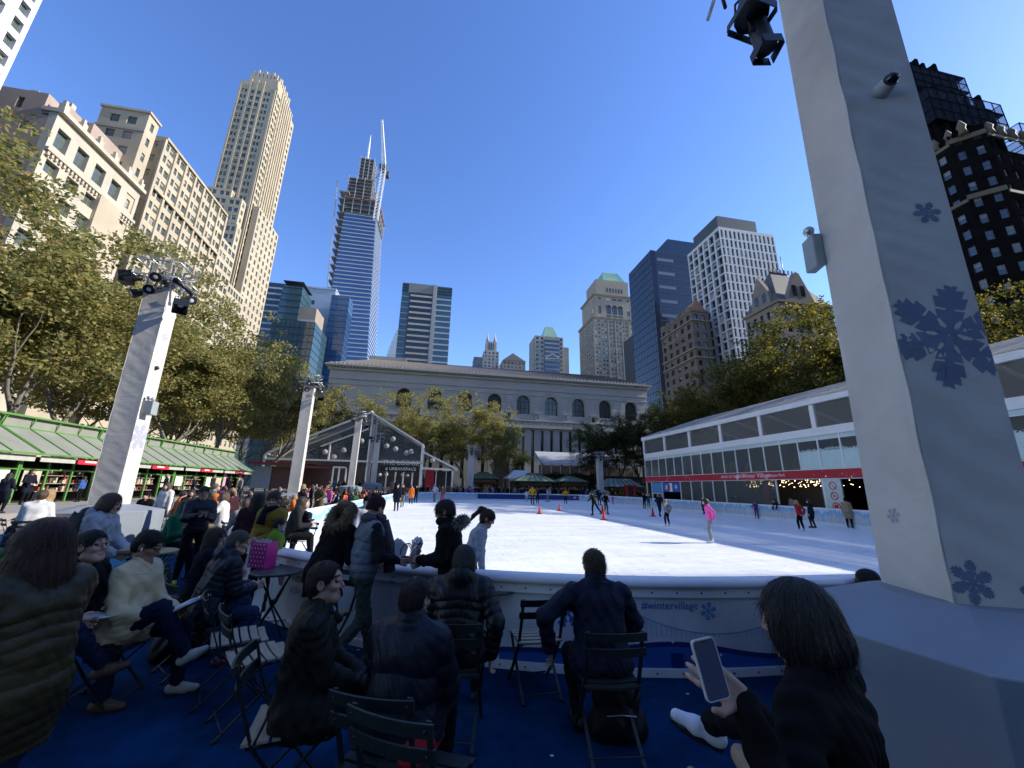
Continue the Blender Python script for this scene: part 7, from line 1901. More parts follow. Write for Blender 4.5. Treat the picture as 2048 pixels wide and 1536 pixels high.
C_beige = cloth('blazer_beige', (.58, .48, .29)); C_white = cloth('cloth_white', (.62, .62, .63)); C_grey = cloth('cloth_grey', (.22, .23, .24)); C_ltgrey = cloth('cloth_light_grey', (.36, .38, .41)); C_mustard = cloth('cloth_mustard', (.26, .17, .030)); C_lime = cloth('cloth_lime', (.15, .24, .022)); C_green = cloth('cloth_green', (.012, .14, .075)); C_red = cloth('cloth_red', (.42, .022, .030)); C_pink = cloth('cloth_pink', (.62, .10, .36)); C_maroon = cloth('cloth_maroon', (.040, .014, .022)); C_tan = cloth('cloth_tan', (.30, .23, .15)); C_yellow = cloth('cloth_yellow', (.62, .36, .015)); C_orange = cloth('cloth_orange', (.55, .14, .03)); C_blue = cloth('cloth_blue', (.04, .10, .30)); C_teal = cloth('cloth_teal', (.03, .12, .13)); C_brown = cloth('cloth_brown', (.10, .065, .04)); C_purple = cloth('cloth_purple', (.12, .035, .16)); C_khaki = cloth('trouser_khaki', (.17, .16, .12)); C_sage = cloth('trouser_sage', (.055, .068, .052))
C_puff = cloth('puffer_navy', (.010, .012, .022), .45, .2, .0, 40, .28); C_puffb = cloth('puffer_black', (.006, .006, .008), .40, .2, .0, 120, .32); C_puffo = cloth('puffer_olive_gold', (.045, .036, .014), .42, .5, .0, 60, .3)
S_white = mat('shoe_white', (.66, .66, .70), .5, .05); S_black = mat('shoe_black', (.012, .012, .013), .5); S_brown = mat('shoe_brown', (.09, .045, .025), .5); S_cream = mat('shoe_cream', (.50, .48, .40), .6); M_fur = mat('fur_tan', (.17, .115, .062), .9, .5, 30); M_fur2 = mat('fur_grey', (.25, .21, .17), .9, .5, 30)
PEOPLE = []
def fur(name, body, centers, radii, n, L, m, parent, seed=0, face=None):
 """tufts of hair on ellipsoids: thin curved blades"""
 rg = np.random.default_rng(seed); V = []; F = []
 tot = 0
 for (c, r) in zip(centers, radii):
  u = rg.normal(0, 1, (n, 3)); u /= np.linalg.norm(u, axis=1)[:, None]
  p = np.array(c) + u * np.array(r); d = u + rg.normal(0, .45, (n, 3)) + np.array([0, 0, -.25]); d /= np.linalg.norm(d, axis=1)[:, None]
  s = np.cross(d, rg.normal(0, 1, (n, 3))); s /= np.linalg.norm(s, axis=1)[:, None]
  l = L * rg.uniform(.5, 1.25, (n, 1)); w_ = .0032
  q = np.stack([p - s * w_, p + s * w_, p + d * l * .6 + s * w_ * .7 + np.array([0, 0, -.006]), p + d * l + np.array([0, 0, -.014])], 1)
  V.append(q.reshape(-1, 3)); F.append(np.arange(n * 4).reshape(-1, 4) + tot); tot += n * 4
 return link_mesh(name, np_mesh(name, np.concatenate(V), np.concatenate(F), m, smooth=False), parent)
def sd(name, prims, vox, m, parent, disp=None):
 V, F = sdf_mesh(prims, vox, disp)
 mi = None
 if isinstance(m, (list, tuple)):
  _, tg = sdf_all(prims, V[F].mean(1)); mi = tg
 return link_mesh(name, np_mesh(name, V, F, m, mi), parent)
def at_depth(px, py, d): return CAM_POS + ray(px, py) * d
def person(label, head_px, depth, yaw, B, top, bottom, shoes, hair, skin=None, vox=.008, female=False, group=None, fine=True, base_z=DZ, tv=None):
 """B: Body; yaw: facing direction (0 = away from the camera along +Y, +90 = to the left, -90 = right)"""
 hw_ = at_depth(head_px[0], head_px[1], depth)
 Rz_ = Matrix.Rotation(R(yaw), 3, 'Z'); ho = Rz_ @ Vector(B.hc)
 sc = (hw_.z - base_z) / B.hc[2]; sc = min(1.10, max(.90, sc))
 loc = (hw_.x - ho.x * sc, hw_.y - ho.y * sc, base_z)
 t = thing('person', label, 'person', loc, R(yaw), group); t.scale = (sc, sc, sc)
 sk = skin or M_skin
 P = B.head(female) + B.trunk(0, -.018) + B.arms(0, -.006, r=(.046, .038, .026)) + B.hand(0, 0, fine) + B.hand(1, 0, fine) + B.legs(0, -.012)
 sd('body', P, vox * .85, [sk, M_eye, M_lip, M_brow if hair[1] not in (H_grey, H_blond) else H_brown], t)
 tv = tv or vox
 kind, mt = top[0], top[1]; o = top[2] if len(top) > 2 else {}
 th = {'puffer': .038, 'coat': .033, 'blazer': .022, 'sweater': .013, 'vest': .034, 'jacket': .034}[kind]
 q = o.get('q', .014 if kind in ('puffer', 'vest') else 0); qp = o.get('qp', .075)
 T = B.trunk(0, th, q, qp, .07)
 if kind != 'vest': T += B.arms(0, th * .75, q * .8, qp, o.get('cuff', .97))
 else: sd('sleeves', B.arms(0, .014, 0, .07, .97), tv, o.get('sleeve', C_black), t, fold(.004, 16, 2))
 if o.get('collar', True):
  if kind in ('puffer', 'vest'): T.append(cone(B.neck - B.up * .03, B.neck + B.up * .03, .086 * B.k, .080 * B.k, 0, .02, 0, q, .045))
  T.append(cone(B.neck - B.up * .005 + B.fwd * .012, B.neck + B.up * .14 + B.fwd * .03, .064 * B.k, .072 * B.k, 0, .004, 1))
 else: T.append(cone(B.neck - B.up * .02 + B.fwd * .02, B.neck + B.up * .12 + B.fwd * .03, .066 * B.k, .072 * B.k, 0, .004, 1))
 if o.get('hood'): T.append(ell(B.neck - B.fwd * .095 + B.up * .0, (.12, .07, .085), None, 0, .05))
 hem = o.get('hem', 0)
 if hem:
  for i in (0, 1):
   e = B.hip[i] + (B.kn[i] - B.hip[i]) * hem; T.append(cone(B.hip[i], e, .095 * B.k + th, .085 * B.k + th + .012, 0, .09, 0, q, qp))
 if abs(B.kn[0][2] - B.hip[0][2]) > .25 and abs(B.kn[1][2] - B.hip[1][2]) > .2:
  zc_ = (B.hip[0][2] + (B.kn[0][2] - B.hip[0][2]) * hem) if hem else B.pel[2] - .035
  T.append(ell((0, 0, zc_ - .3), (1.5, 1.5, .3), None, 0, 0, 1))
 sd({'puffer': 'puffer_jacket', 'coat': 'coat', 'blazer': 'blazer', 'sweater': 'sweater', 'vest': 'puffer_jacket', 'jacket': 'jacket'}[kind], T, tv, mt, t, fold(o.get('fold', {'jacket': .007, 'coat': .006, 'blazer': .0045, 'sweater': .005}.get(kind, .003)), 30, int(abs(loc[0]) * 100)))
 if kind in ('jacket', 'coat', 'blazer') and fine and vox < .0075:
  def drop(p, d):
   p = np.array(p, float)
   for _ in range(14): p = p + d * min(.2, float(sdf_all(T, p[None])[0][0]) * .9)
   return p - d * .001
  mb = MB(); k_ = B.k; g_ = B.fwd
  for z_ in ((.40, .30) if kind == 'jacket' else (.40,)): mb.tube([drop(B.pel + B.up * (z_ + .02 * math.cos(x_ * 14)) * k_ + B.right * x_ * k_ - g_ * .5, g_) for x_ in np.linspace(-.15, .15, 13)], .0028, 4)
  mb.tube([drop(B.pel + B.up * z_ * k_ - g_ * .5, g_) for z_ in np.linspace(-.04, .40, 14)], .0026, 4)
  for i_, sg in ((0, -1), (1, 1)):
   u_ = B.el[i_] - B.sh[i_]; u_ = u_ / np.linalg.norm(u_); c_ = B.sh[i_] + u_ * .02 * k_; e1 = np.cross(u_, B.fwd); e1 /= np.linalg.norm(e1); e2 = np.cross(u_, e1)
   mb.tube([drop(c_ + (e1 * math.cos(a) + e2 * math.sin(a)) * .30, -(e1 * math.cos(a) + e2 * math.sin(a))) for a in np.linspace(0, 2 * PI, 15)], .0026, 4)
  mb.build('seams', mt, t)
 if kind in ('jacket', 'coat') and o.get('collar', True):
  ring_ = [B.neck + (B.right * (.086 * math.sin(a)) - B.fwd * (.078 * math.cos(a)) + B.fwd * .014 + B.up * (.018 * math.cos(a) - .012)) * B.k for a in [R(-150 + 300 * q_ / 16) for q_ in range(17)]]
  CP = []
  for a_, b_ in zip(ring_, ring_[1:]): CP.append(cone(a_, b_, .026, .026, 0, .012)); CP.append(cone(a_ + B.up * .030, b_ + B.up * .030, .016, .016, 0, .012))
  sd('collar', CP, min(tv, .008), mt, t)
 bk = bottom[1] if isinstance(bottom, tuple) else {}; bm = bottom[0] if isinstance(bottom, tuple) else bottom
 tr = [cone(B.pel + B.right * sg * .06 * B.k * B.w - B.up * .03, B.pel + B.right * sg * .05 * B.k + B.up * .08, .108 * B.k, .10 * B.k, 0, .05) for sg in (-1, 1)] + B.legs(0, bk.get('t', .010), .03, .97)
 sd('trousers', tr, tv, bm, t, fold(.005, 40, 3))
 for i in (0, 1): sd('shoe', B.shoe(i), tv * .9, shoes, t)
 if hair[0] != 'none':
  hP = B.hair(hair[0])
  ho_ = sd('beanie' if hair[0] == 'beanie' else 'hair', hP, vox * .8, hair[1], t, strands(.0014 if hair[0] not in ('buzz', 'beanie') else .0008, B.hc, 5))
  if hair[0] != 'beanie': tufts(ho_, B, hair[1], t, hair[0])
 PEOPLE.append(t)
 return t
def tufts(ho_, B, m, parent, style, n=None):
 """fine locks laid over the hair so that its outline is not smooth"""
 me = ho_.data; rg = np.random.default_rng(len(me.polygons)); k = len(me.polygons)
 C = np.empty(k * 3); me.polygons.foreach_get('center', C); C = C.reshape(-1, 3); Nn = np.empty(k * 3); me.polygons.foreach_get('normal', Nn); Nn = Nn.reshape(-1, 3)
 n = n or (1300 if style == 'bob' else 4500 if style == 'long' else 4200); L = {'long': .085, 'bob': .070, 'short': .024, 'receding': .020, 'spiky': .030, 'buzz': .01, 'pony': .055, 'bun': .05, 'tied': .05}[style] * B.k
 i = rg.integers(0, k, n); c = C[i]; nn = Nn[i]
 crown = B.hp(0, -.045, .115); d = c - crown; d += np.array([0, 0, -.10]) if style in ('long', 'bob', 'pony') else 0
 d /= np.linalg.norm(d, axis=1)[:, None] + 1e-9; d = d - nn * (d * nn).sum(1)[:, None]; d /= np.linalg.norm(d, axis=1)[:, None] + 1e-9
 lift = {'short': .22, 'spiky': .8, 'receding': .18}.get(style, .035); nz = .12 if style in ('short', 'spiky', 'receding') else .10 if style == 'long' else .055
 d = d + nn * (lift * rg.uniform(.2, 1.2, (n, 1))) + rg.normal(0, nz, (n, 3)); d /= np.linalg.norm(d, axis=1)[:, None]
 s = np.cross(d, nn); s /= np.linalg.norm(s, axis=1)[:, None] + 1e-9
 l = L * rg.uniform(.5, 1.3, (n, 1)); w_ = rg.uniform(.0006, .0014, (n, 1)) if style in ('long', 'bob') else rg.uniform(.0010, .0022, (n, 1)); r0 = c - nn * .003
 m1 = r0 + d * l * .55 + nn * .0030; e = r0 + d * l - nn * .004 + np.array([0, 0, -.10]) * l
 V = np.stack([r0 - s * w_, r0 + s * w_, m1 + s * w_ * .8, m1 - s * w_ * .8, e + s * w_ * .2, e - s * w_ * .2], 1).reshape(-1, 3)
 b = np.arange(n)[:, None] * 6; F = np.concatenate([b + np.array([0, 1, 2, 3]), b + np.array([3, 2, 4, 5])])
 return link_mesh('hair_locks', np_mesh('hair_locks', V, F, m, smooth=False), ho_)
def glasses(B, t, m=None):
 mb = MB(); k = B.k
 for sg in (-1, 1):
  pts = [B.hp(sg * .033 + .024 * math.cos(a), .103 - abs(.024 * math.cos(a)) * .15, .006 + .018 * math.sin(a)) for a in [2 * PI * q / 14 for q in range(15)]]
  mb.tube(pts, .0022, 5, caps=False); mb.tube([B.hp(sg * .058, .098, .010), B.hp(sg * .082, .03, .012), B.hp(sg * .083, -.005, .004)], .0022, 5)
 mb.tube([B.hp(-.010, .106, .008), B.hp(.010, .106, .008)], .0022, 5)
 return mb.build('glasses', m or M_black, t)
M_chair = mat('chair_frame', (.012, .016, .014), .45, .2, 8); M_slat = mat('slat_wood', (.36, .31, .22), .6, .25, 6, .2, 30, stretch=(1, 12, 12)); M_slatd = mat('slat_dark', (.016, .022, .019), .5, .2, 8)
M_tabtop = mat('table_green', (.045, .062, .058), .3, .15, 4); M_tabwood = mat('table_tan', (.30, .24, .14), .45, .15, 4)
def make_chair(seat_mat):
 t = thing('bistro_chair', 'chair', 'chair', (0, 0, 0))
 mb = MB()
 for k in range(6):
  y = -.185 + .073 * k; dz = .012 * math.cos((y) / .2 * 1.2) - (.018 if k == 5 else 0)
  n = 8
  for j in range(n):
   x0, x1 = -.205 + .41 * j / n, -.205 + .41 * (j + 1) / n
   s = lambda x: .010 * (abs(x) / .2) ** 2
   mb.add([(x0, y - .028, .445 + dz + s(x0)), (x1, y - .028, .445 + dz + s(x1)), (x1, y + .028, .445 + dz + s(x1)), (x0, y + .028, .445 + dz + s(x0)), (x0, y - .028, .431 + dz + s(x0)), (x1, y - .028, .431 + dz + s(x1)), (x1, y + .028, .431 + dz + s(x1)), (x0, y + .028, .431 + dz + s(x0))],
                   [(0, 1, 2, 3), (7, 6, 5, 4), (0, 4, 5, 1), (2, 6, 7, 3)] + ([(3, 7, 4, 0)] if j == 0 else []) + ([(1, 5, 6, 2)] if j == n - 1 else []))
 mb.build('seat', seat_mat, t)
 for z, y in ((.80, -.305), (.695, -.272)):
  mb = MB(); n = 8
  for j in range(n):
   x0, x1 = -.225 + .45 * j / n, -.225 + .45 * (j + 1) / n; c = lambda x: -.03 * (1 - (x / .225) ** 2)
   mb.add([(x0, y + c(x0), z - .028), (x1, y + c(x1), z - .028), (x1, y + c(x1) - .01, z + .028), (x0, y + c(x0) - .01, z + .028), (x0, y + c(x0) + .014, z - .028), (x1, y + c(x1) + .014, z - .028), (x1, y + c(x1) + .004, z + .028), (x0, y + c(x0) + .004, z + .028)],
                   [(0, 1, 2, 3), (7, 6, 5, 4), (3, 2, 6, 7), (1, 0, 4, 5)] + ([(0, 3, 7, 4)] if j == 0 else []) + ([(2, 1, 5, 6)] if j == n - 1 else []))
  for x in (-.19, .19): mb.ball((x, y - .012, z), .009, 6)
  mb.build('back_slat', M_slatd, t)
 for x in (-.195, .195):
  mb = MB(); pts = [(x, -.295, .83), (x, -.255, .68), (x, -.16, .43), (x, .06, .16), (x, .20, .012)]
  for a, b in zip(pts, pts[1:]): mb.bar(a, b, .010, .026, up=(1, 0, 0))
  mb.build('back_leg', M_chair, t)
  mb = MB(); xi = x * .90
  pts = [(xi, .19, .425), (xi, -.02, .215), (xi, -.25, .012)]
  for a, b in zip(pts, pts[1:]): mb.bar(a, b, .010, .024, up=(1, 0, 0))
  mb.bar((xi, .20, .425), (xi, -.19, .425), .010, .022, up=(1, 0, 0)); mb.box(xi - .014, -.275, 0, xi + .014, -.235, .014)
  mb.build('front_leg', M_chair, t)
 for (y, z) in ((.20, .05), (-.215, .05), (-.16, .425)): mb = MB(); mb.tube([(-.19, y, z), (.19, y, z)], .006, 6); mb.build('stretcher', M_chair, t)
 return t
chair_tan = make_chair(M_slat); chair_dark = make_chair(M_slatd)
used_ch = set()
def chair(kind, loc, yaw, label, s=1.0, z=DZ):
 src = chair_tan if kind == 'tan' else chair_dark
 if kind in used_ch: t = copy_tree(src)
 else: t = src; used_ch.add(kind)
 t.location = (loc[0], loc[1], z); t.rotation_euler = (0, 0, R(yaw)); t.scale = (s, s, s)
 tag(t, label, 'chair', 'folding bistro chairs on the blue deck'); return t
def make_table(topm):
 t = thing('bistro_table', 'table', 'table', (0, 0, 0))
 mb = MB(); mb.lathe([(.30, .700), (.305, .705), (.305, .722), (.298, .727), (.28, .722), (.001, .7221)], 36); mb.build('tabletop', topm, t)
 for k in range(4):
  a = PI / 4 + k * PI / 2; mb = MB(); c, s = math.cos(a), math.sin(a)
  mb.tube([(.24 * c, .24 * s, .70), (.03 * c - .02 * s, .03 * s + .02 * c, .36), (-.23 * c, -.23 * s, .012)], .011, 6); mb.box(-.23 * c - .02, -.23 * s - .02, 0, -.23 * c + .02, -.23 * s + .02, .012); mb.build('leg', M_chair, t)
 mb = MB(); mb.lathe([(.035, .335), (.04, .36), (.035, .385)], 10)
 mb.tube([(.23 * math.cos(PI / 4), .23 * math.sin(PI / 4), .1), (.23 * math.cos(3 * PI / 4), .23 * math.sin(3 * PI / 4), .1)], .006, 5); mb.build('hub', M_chair, t)
 return t
tab_g = make_table(M_tabtop); tab_w = make_table(M_tabwood); used_tb = set()
def table(kind, loc, label, rz=0.2, s=1.0, z=DZ):
 src = tab_w if kind == 'wood' else tab_g
 if kind in used_tb: t = copy_tree(src)
 else: t = src; used_tb.add(kind)
 t.location = (loc[0], loc[1], z); t.rotation_euler = (0, 0, rz); t.scale = (s, s, s); tag(t, label, 'table', 'round bistro tables on the blue deck'); return t
TTOP = DZ + .728
p_pink = at_z(556, 1140, TTOP); t1 = table('green', p_pink, 'round green bistro table carrying the pink polka dot bag beside the board')
p_wood = at_z(298, 1112, TTOP); table('wood', p_wood, 'round tan topped bistro table behind the man reading a book', .6, 1.1)
p_hand = at_z(815, 1150, TTOP); table('green', p_hand, 'round bistro table under the black handbag', .9)
p_small = at_z(985, 1172, TTOP); table('green', p_small, 'round bistro table right of the seated person in black puffer', .1)
bg = thing('shopping_bag', 'bright pink polka dot shopping bag with white tissue standing on a table', 'bag', (at_z(522, 1134, TTOP).x, at_z(522, 1134, TTOP).y, TTOP), R(-28)); bg.scale = (1.15, 1.15, 1.15);
mb = MB(); w_, d_, h_ = .125, .075, .27
mb.add([(-w_, -d_, 0), (w_, -d_, 0), (w_, d_, 0), (-w_, d_, 0), (-w_, -d_, h_), (w_, -d_, h_), (w_ * 1.0, d_, h_), (-w_, d_, h_), (-w_ + .006, -d_ + .006, h_), (w_ - .006, -d_ + .006, h_), (w_ - .006, d_ - .006, h_), (-w_ + .006, d_ - .006, h_), (-w_ + .006, -d_ + .006, .01), (w_ - .006, -d_ + .006, .01), (w_ - .006, d_ - .006, .01), (-w_ + .006, d_ - .006, .01)],
       [(3, 2, 1, 0), (0, 1, 5, 4), (1, 2, 6, 5), (2, 3, 7, 6), (3, 0, 4, 7), (4, 5, 9, 8), (5, 6, 10, 9), (6, 7, 11, 10), (7, 4, 8, 11), (8, 9, 13, 12), (9, 10, 14, 13), (10, 11, 15, 14), (11, 8, 12, 15)])
mb.build('bag_body', mat('bag_pink', (.72, .04, .28), .35, .05, 2), bg)
mb = MB()
for i in range(5):
 for j in range(6):
  x = -w_ + .03 + .048 * i + (.024 if j % 2 else 0); z = .03 + .044 * j
  if x > w_ - .012: continue
  mb.add([(x + .0105 * math.cos(a), -d_ - .0015, z + .0105 * math.sin(a)) for a in [2 * PI * q / 10 for q in range(10)]], [tuple(range(10))])
tag(mb.build('polka_dots', mat('dot_white', (.8, .72, .76), .4, 0), bg), kind='stuff')
text_mesh('PINK', .075, mat('bag_dark_pink', (.45, .02, .16), .4, 0), 'lettering', bg, frame_M((-w_ - .0015, 0, .14), (0, 0, 1), (0, 1, 0)))
mb = MB(); rr = random.Random(8)
for k in range(9):
 a = rr.uniform(-.1, .1); b = rr.uniform(-.05, .05); mb.add([(a - .05, b, h_ - .06), (a + .05, b + .02, h_ - .06), (a + .03 + rr.uniform(-.02, .02), b + .01, h_ + rr.uniform(.01, .04)), (a - .03, b, h_ + rr.uniform(.0, .03))], [(0, 1, 2, 3)])
mb.build('tissue_paper', C_paper if 'C_paper' in globals() else mat('tissue', (.7, .66, .74), .7, .05), bg)
hb = thing('handbag', 'structured black handbag with two loop handles on a table beside the board', 'handbag', (p_hand.x - .03, p_hand.y, TTOP), R(-14))
mb = MB(); v = []
for (z, w, d) in ((0, .17, .075), (.02, .175, .08), (.20, .150, .05), (.215, .145, .045)): v += [(-w, -d, z), (w, -d, z), (w, d, z), (-w, d, z)]
f = [(3, 2, 1, 0), (12, 13, 14, 15)]
for i in range(3): f += [(i * 4 + j, i * 4 + (j + 1) % 4, i * 4 + 4 + (j + 1) % 4, i * 4 + 4 + j) for j in range(4)]
mb.add(v, f); mb.box(-.148, -.056, .17, .148, -.052 + .0, .19); mb.build('bag_body', mat('black_leather', (.008, .008, .009), .35, .2, 20, .15, 90), hb, .006)
mb = MB()
for y in (-.045, .045): mb.tube([(-.07, y, .20), (-.068, y * .9, .29), (-.035, y * .7, .355), (.02, y * .6, .365), (.06, y * .8, .31), (.07, y, .20)], .007, 6)
mb.build('handle', mat('black_leather', (.008, .008, .009), .35), hb)
mb = MB(); mb.box(-.02, -.062, .12, .02, -.054, .15); mb.build('clasp', M_alu, hb)
mb = MB(); mb.add([(-.15, .0, .21), (.02, -.03, .21), (.06, .02, .33), (-.06, .03, .43), (-.14, .04, .36)], [(0, 1, 2, 3, 4)]); mb.add([(-.13, .05, .2), (.05, .06, .2), (.08, .05, .32), (-.03, .06, .41), (-.12, .05, .34)], [(0, 1, 2, 3, 4)]);
o = mb.build('plastic_bag', clear_mat('grey_plastic', (.42, .43, .47), .8, .25)); o.location = (p_hand.x - .1, p_hand.y + .02, TTOP); tag(o, 'crumpled grey plastic bag behind the black handbag', 'plastic bag'); o.modifiers.new('solid', 'SOLIDIFY').thickness = .03
def soft_bag(name, label, cat, loc, rz, w, d, h, m, strap=True, seed=1):
 P = [cone((-w * .3, 0, h * .22), (w * .3, 0, h * .22), d, d, 0, .05), cone((-w * .24, 0, h * .7), (w * .24, 0, h * .7), d * .82, d * .82, 0, .06), cone((0, 0, h * .3), (0, 0, h * .85), d * .9, d * .7, 0, .05), ell((0, -d * .8, h * .35), (w * .36, d * .5, h * .24), None, 0, .03)]
 t = thing(name, label, cat, loc, R(rz)); V, F = sdf_mesh(P, .010, lambda p: .006 * np.sin(p[:, 2] * 40 + 3 * np.sin(p[:, 0] * 20)))
 link_mesh('bag_body', np_mesh('bag_body', V, F, m), t)
 mb = MB()
 for sg in (-1, 1): mb.tube([(sg * w * .2, d * .7, h * .9), (sg * w * .24, d * 1.25, h * .65), (sg * w * .24, d * 1.2, h * .35), (sg * w * .2, d * .8, h * .12)], .012, 6)
 mb.tube([(-.04, d * .3, h * .96), (0, d * .4, h * 1.04), (.04, d * .3, h * .96)], .008, 6); mb.build('strap', m, t)
 mb = MB(); mb.tube([(-w * .3, -d * 1.15, h * .52), (0, -d * 1.22, h * .55), (w * .3, -d * 1.15, h * .52)], .004, 5); mb.build('zip', M_alu, t)
 return t
M_bag = cloth('bag_black_nylon', (.010, .010, .011), .5)
def seat_chair(t, yaw, kind, label, back=.02):
 d = Vector((-math.sin(R(yaw)), math.cos(R(yaw)), 0)); p = t.location - d * back; return chair(kind, (p.x, p.y), yaw, label)
def loc_of(t, B, p):
 return Matrix.Translation(t.location) @ Matrix.Rotation(t.rotation_euler.z, 4, 'Z') @ (Vector(p) * t.scale[0])
def to_local(loc, yaw, sc, P): return Matrix.Rotation(R(-yaw), 3, 'Z') @ ((Vector(P) - Vector(loc)) / sc)
B = Body(1.66, lean=R(4), head=(R(8), R(-3), 0), hands=[(-.22, .12, .78), (.16, .30, .92)], grip=(.6, .5), w=1.05)
t = person('woman with long auburn hair in a dark olive quilted coat, standing at the left edge', (80, 1088), 1.85, 74, B, ('puffer', C_puffo, {'hem': .55, 'q': .012, 'qp': .055}), C_jean, S_brown, ('long', H_red), vox=.0065, female=True)
B = Body(1.74, sit=.46, lean=R(12), head=(R(-6), R(8), 0), hands=[(-.10, .34, .70), (.16, .34, .70)], feet=[(-.10, .48, 0), (.02, .52, .28, .2, .3)], poles={('l', 1): (.5, .7, .6)}, grip=(.5, .4))
t = person('young man with black glasses and short dark hair, seated behind the woman in olive', (184, 1092), 3.3, -98, B, ('jacket', C_char, {}), C_dkjean, S_brown, ('short', H_black), vox=.006)
glasses(B, t); seat_chair(t, -98, 'dark', 'dark bistro chair under the young man with glasses at the left edge')
p = loc_of(t, B, (.02, .42, .70)); mb = MB(); mb.lathe([(.10, 0), (.135, .012), (.138, .016), (.10, .006), (.001, .0055)], 24); o = mb.build('paper_plate', mat('plate_white', (.62, .62, .62), .5, .05)); o.location = p; tag(o, 'white paper plate held over the lap of the young man with glasses', 'plate')
B = Body(1.80, sit=.46, lean=R(3), head=(R(4), R(-24), 0), hands=[(-.08, .36, .70), (.12, .33, .68)], feet=[(-.10, .50, 0), (.10, .62, .30, 0, .5)], poles={('l', 1): (.2, .6, .8)}, grip=(.35, .35), palm=[(-.3, 0, -1), (.3, 0, 1)])
t = person('man in a beige blazer with glasses and a white earbud, seated reading a book', (297, 1090), 3.55, -92, B, ('blazer', C_beige, {'hem': .30, 'fold': .004, 'collar': False}), C_dkjean, S_cream, ('short', H_black), skin=M_skin2, vox=.006)
glasses(B, t); ch3 = seat_chair(t, -92, 'dark', 'dark bistro chair under the man in the beige blazer')
mb = MB(); mb.tube([B.hp(.088, .012, -.010), B.hp(.09, .02, -.035)], .006, 6); mb.build('earbud', mat('earbud_white', (.8, .8, .8), .3, 0), t)
mb = MB()
mb.tube([B.hp(-.06, -.04, -.12), B.hp(-.07, .0, -.17), B.hp(-.02, .06, -.24)], .022, 8); mb.tube([B.hp(.06, -.04, -.12), B.hp(.07, .0, -.17), B.hp(.02, .06, -.24)], .022, 8); mb.build('dark_collar', C_navy, t)
mb = MB(); mb.tube([B.hp(-.045, .03, -.155), B.hp(0, .065, -.185), B.hp(.045, .03, -.155)], .014, 8); mb.build('shirt_collar', C_white, t)
for i in (0, 1):
 mb = MB(); d_ = Vector(B.wr[i] - B.el[i]).normalized(); c_ = Vector(B.wr[i]); mb.tube([c_ - d_ * .05, c_ + d_ * .012], .040, 12); mb.build('shirt_cuff', C_white, t)
pb = loc_of(t, B, (.0, .50, .735))
bk = thing('book', 'open white paged book held by the man in the beige blazer', 'book', pb, R(-92)); bk.rotation_euler = (R(28), 0, R(-95))
for sg in (-1, 1):
 mb = MB(); n = 6
 for j in range(n):
  u0, u1 = j / n, (j + 1) / n; zf = lambda u: .022 * math.sin(PI * min(1, u * 1.1)) + .008
  x0, x1 = sg * .155 * u0, sg * .155 * u1
  mb.add([(x0, -.11, zf(u0)), (x1, -.11, zf(u1)), (x1, .11, zf(u1)), (x0, .11, zf(u0)), (x0, -.11, -.006), (x1, -.11, -.006), (x1, .11, -.006), (x0, .11, -.006)], [(0, 1, 2, 3), (4, 7, 6, 5), (0, 4, 5, 1), (2, 6, 7, 3), (1, 5, 6, 2)])
 mb.build('pages', mat('paper_white', (.75, .74, .70), .6, .04), bk)
mb = MB(); mb.box(-.162, -.116, -.012, .162, .116, -.007); mb.build('cover', C_teal, bk)
q = at_z(352, 1322, DZ); soft_bag('backpack', 'black backpack standing on the deck beside the reading man', 'backpack', (q.x, q.y + .05, DZ), 20, .40, .15, .52, M_bag)
B = Body(1.78, sit=.46, lean=R(14), head=(R(-25), R(-10), 0), hands=[(-.05, .40, .72), (.10, .40, .72)], feet=[(-.12, .42, 0), (.12, .20, 0)], w=1.08)
t = person('man with short greying hair in a navy quilted jacket, seated at the pink bag table', (478, 1084), 4.3, -48, B, ('puffer', C_puff, {'q': .010, 'qp': .06, 'hood': 1, 'hem': .2}), C_jean, mat('shoe_pink_stripe', (.20, .07, .11), .5), ('short', H_grey), vox=.007)
seat_chair(t, -48, 'dark', 'dark bistro chair under the man in the navy quilted jacket')
B = Body(1.66, sit=.46, lean=R(6), head=(R(-20), 0, 0), hands=[(-.06, .38, .72), (.12, .38, .72)])
t = person('woman with long dark hair and glasses in a dark coat, seated beside the greying man', (432, 1074), 4.9, -62, B, ('coat', C_navy, {'hem': .5}), C_black, S_black, ('long', H_dkbrown), vox=.008, female=True); glasses(B, t)
seat_chair(t, -62, 'dark', 'dark bistro chair under the long haired woman at the pink bag table')
B = Body(1.82, lean=R(3), head=(R(-6), R(-8), 0), hands=[(-.05, .42, 1.27), (.10, .42, 1.27)], grip=(.8, .8), feet=[(-.17, .05, 0), (.15, -.02, 0)])
t = person('smiling man in a dark quilted jacket, standing and holding up a phone in both hands', (408, 986), 7.4, -142, B, ('puffer', C_puff, {'q': .010, 'qp': .055}), C_black, mat('shoe_lime', (.35, .5, .06), .5), ('short', H_black), skin=M_skin2, vox=.008)
q = loc_of(t, B, (.02, .50, 1.33)); mb = MB(); mb.box(-.085, -.005, -.042, .085, .005, .042); o = mb.build('phone', M_black, None, .004); o.location = q; o.rotation_euler = (R(12), 0, R(-142)); tag(o, 'dark phone held sideways by the smiling standing man', 'phone')
B = Body(1.70, lean=R(6), head=(R(-4), R(-14), 0), hands=[(-.10, .36, .98), (.14, .34, .98)], grip=(.5, .5), feet=[(-.1, .16, 0), (.1, -.14, 0)])
t = person('woman with a brown bob in a light grey jacket, standing with a wooden board', (222, 1006), 4.8, -84, B, ('jacket', C_ltgrey, {'hem': .15, 'hood': 1}), C_dkjean, S_white, ('bob', H_brown), vox=.008, female=True)
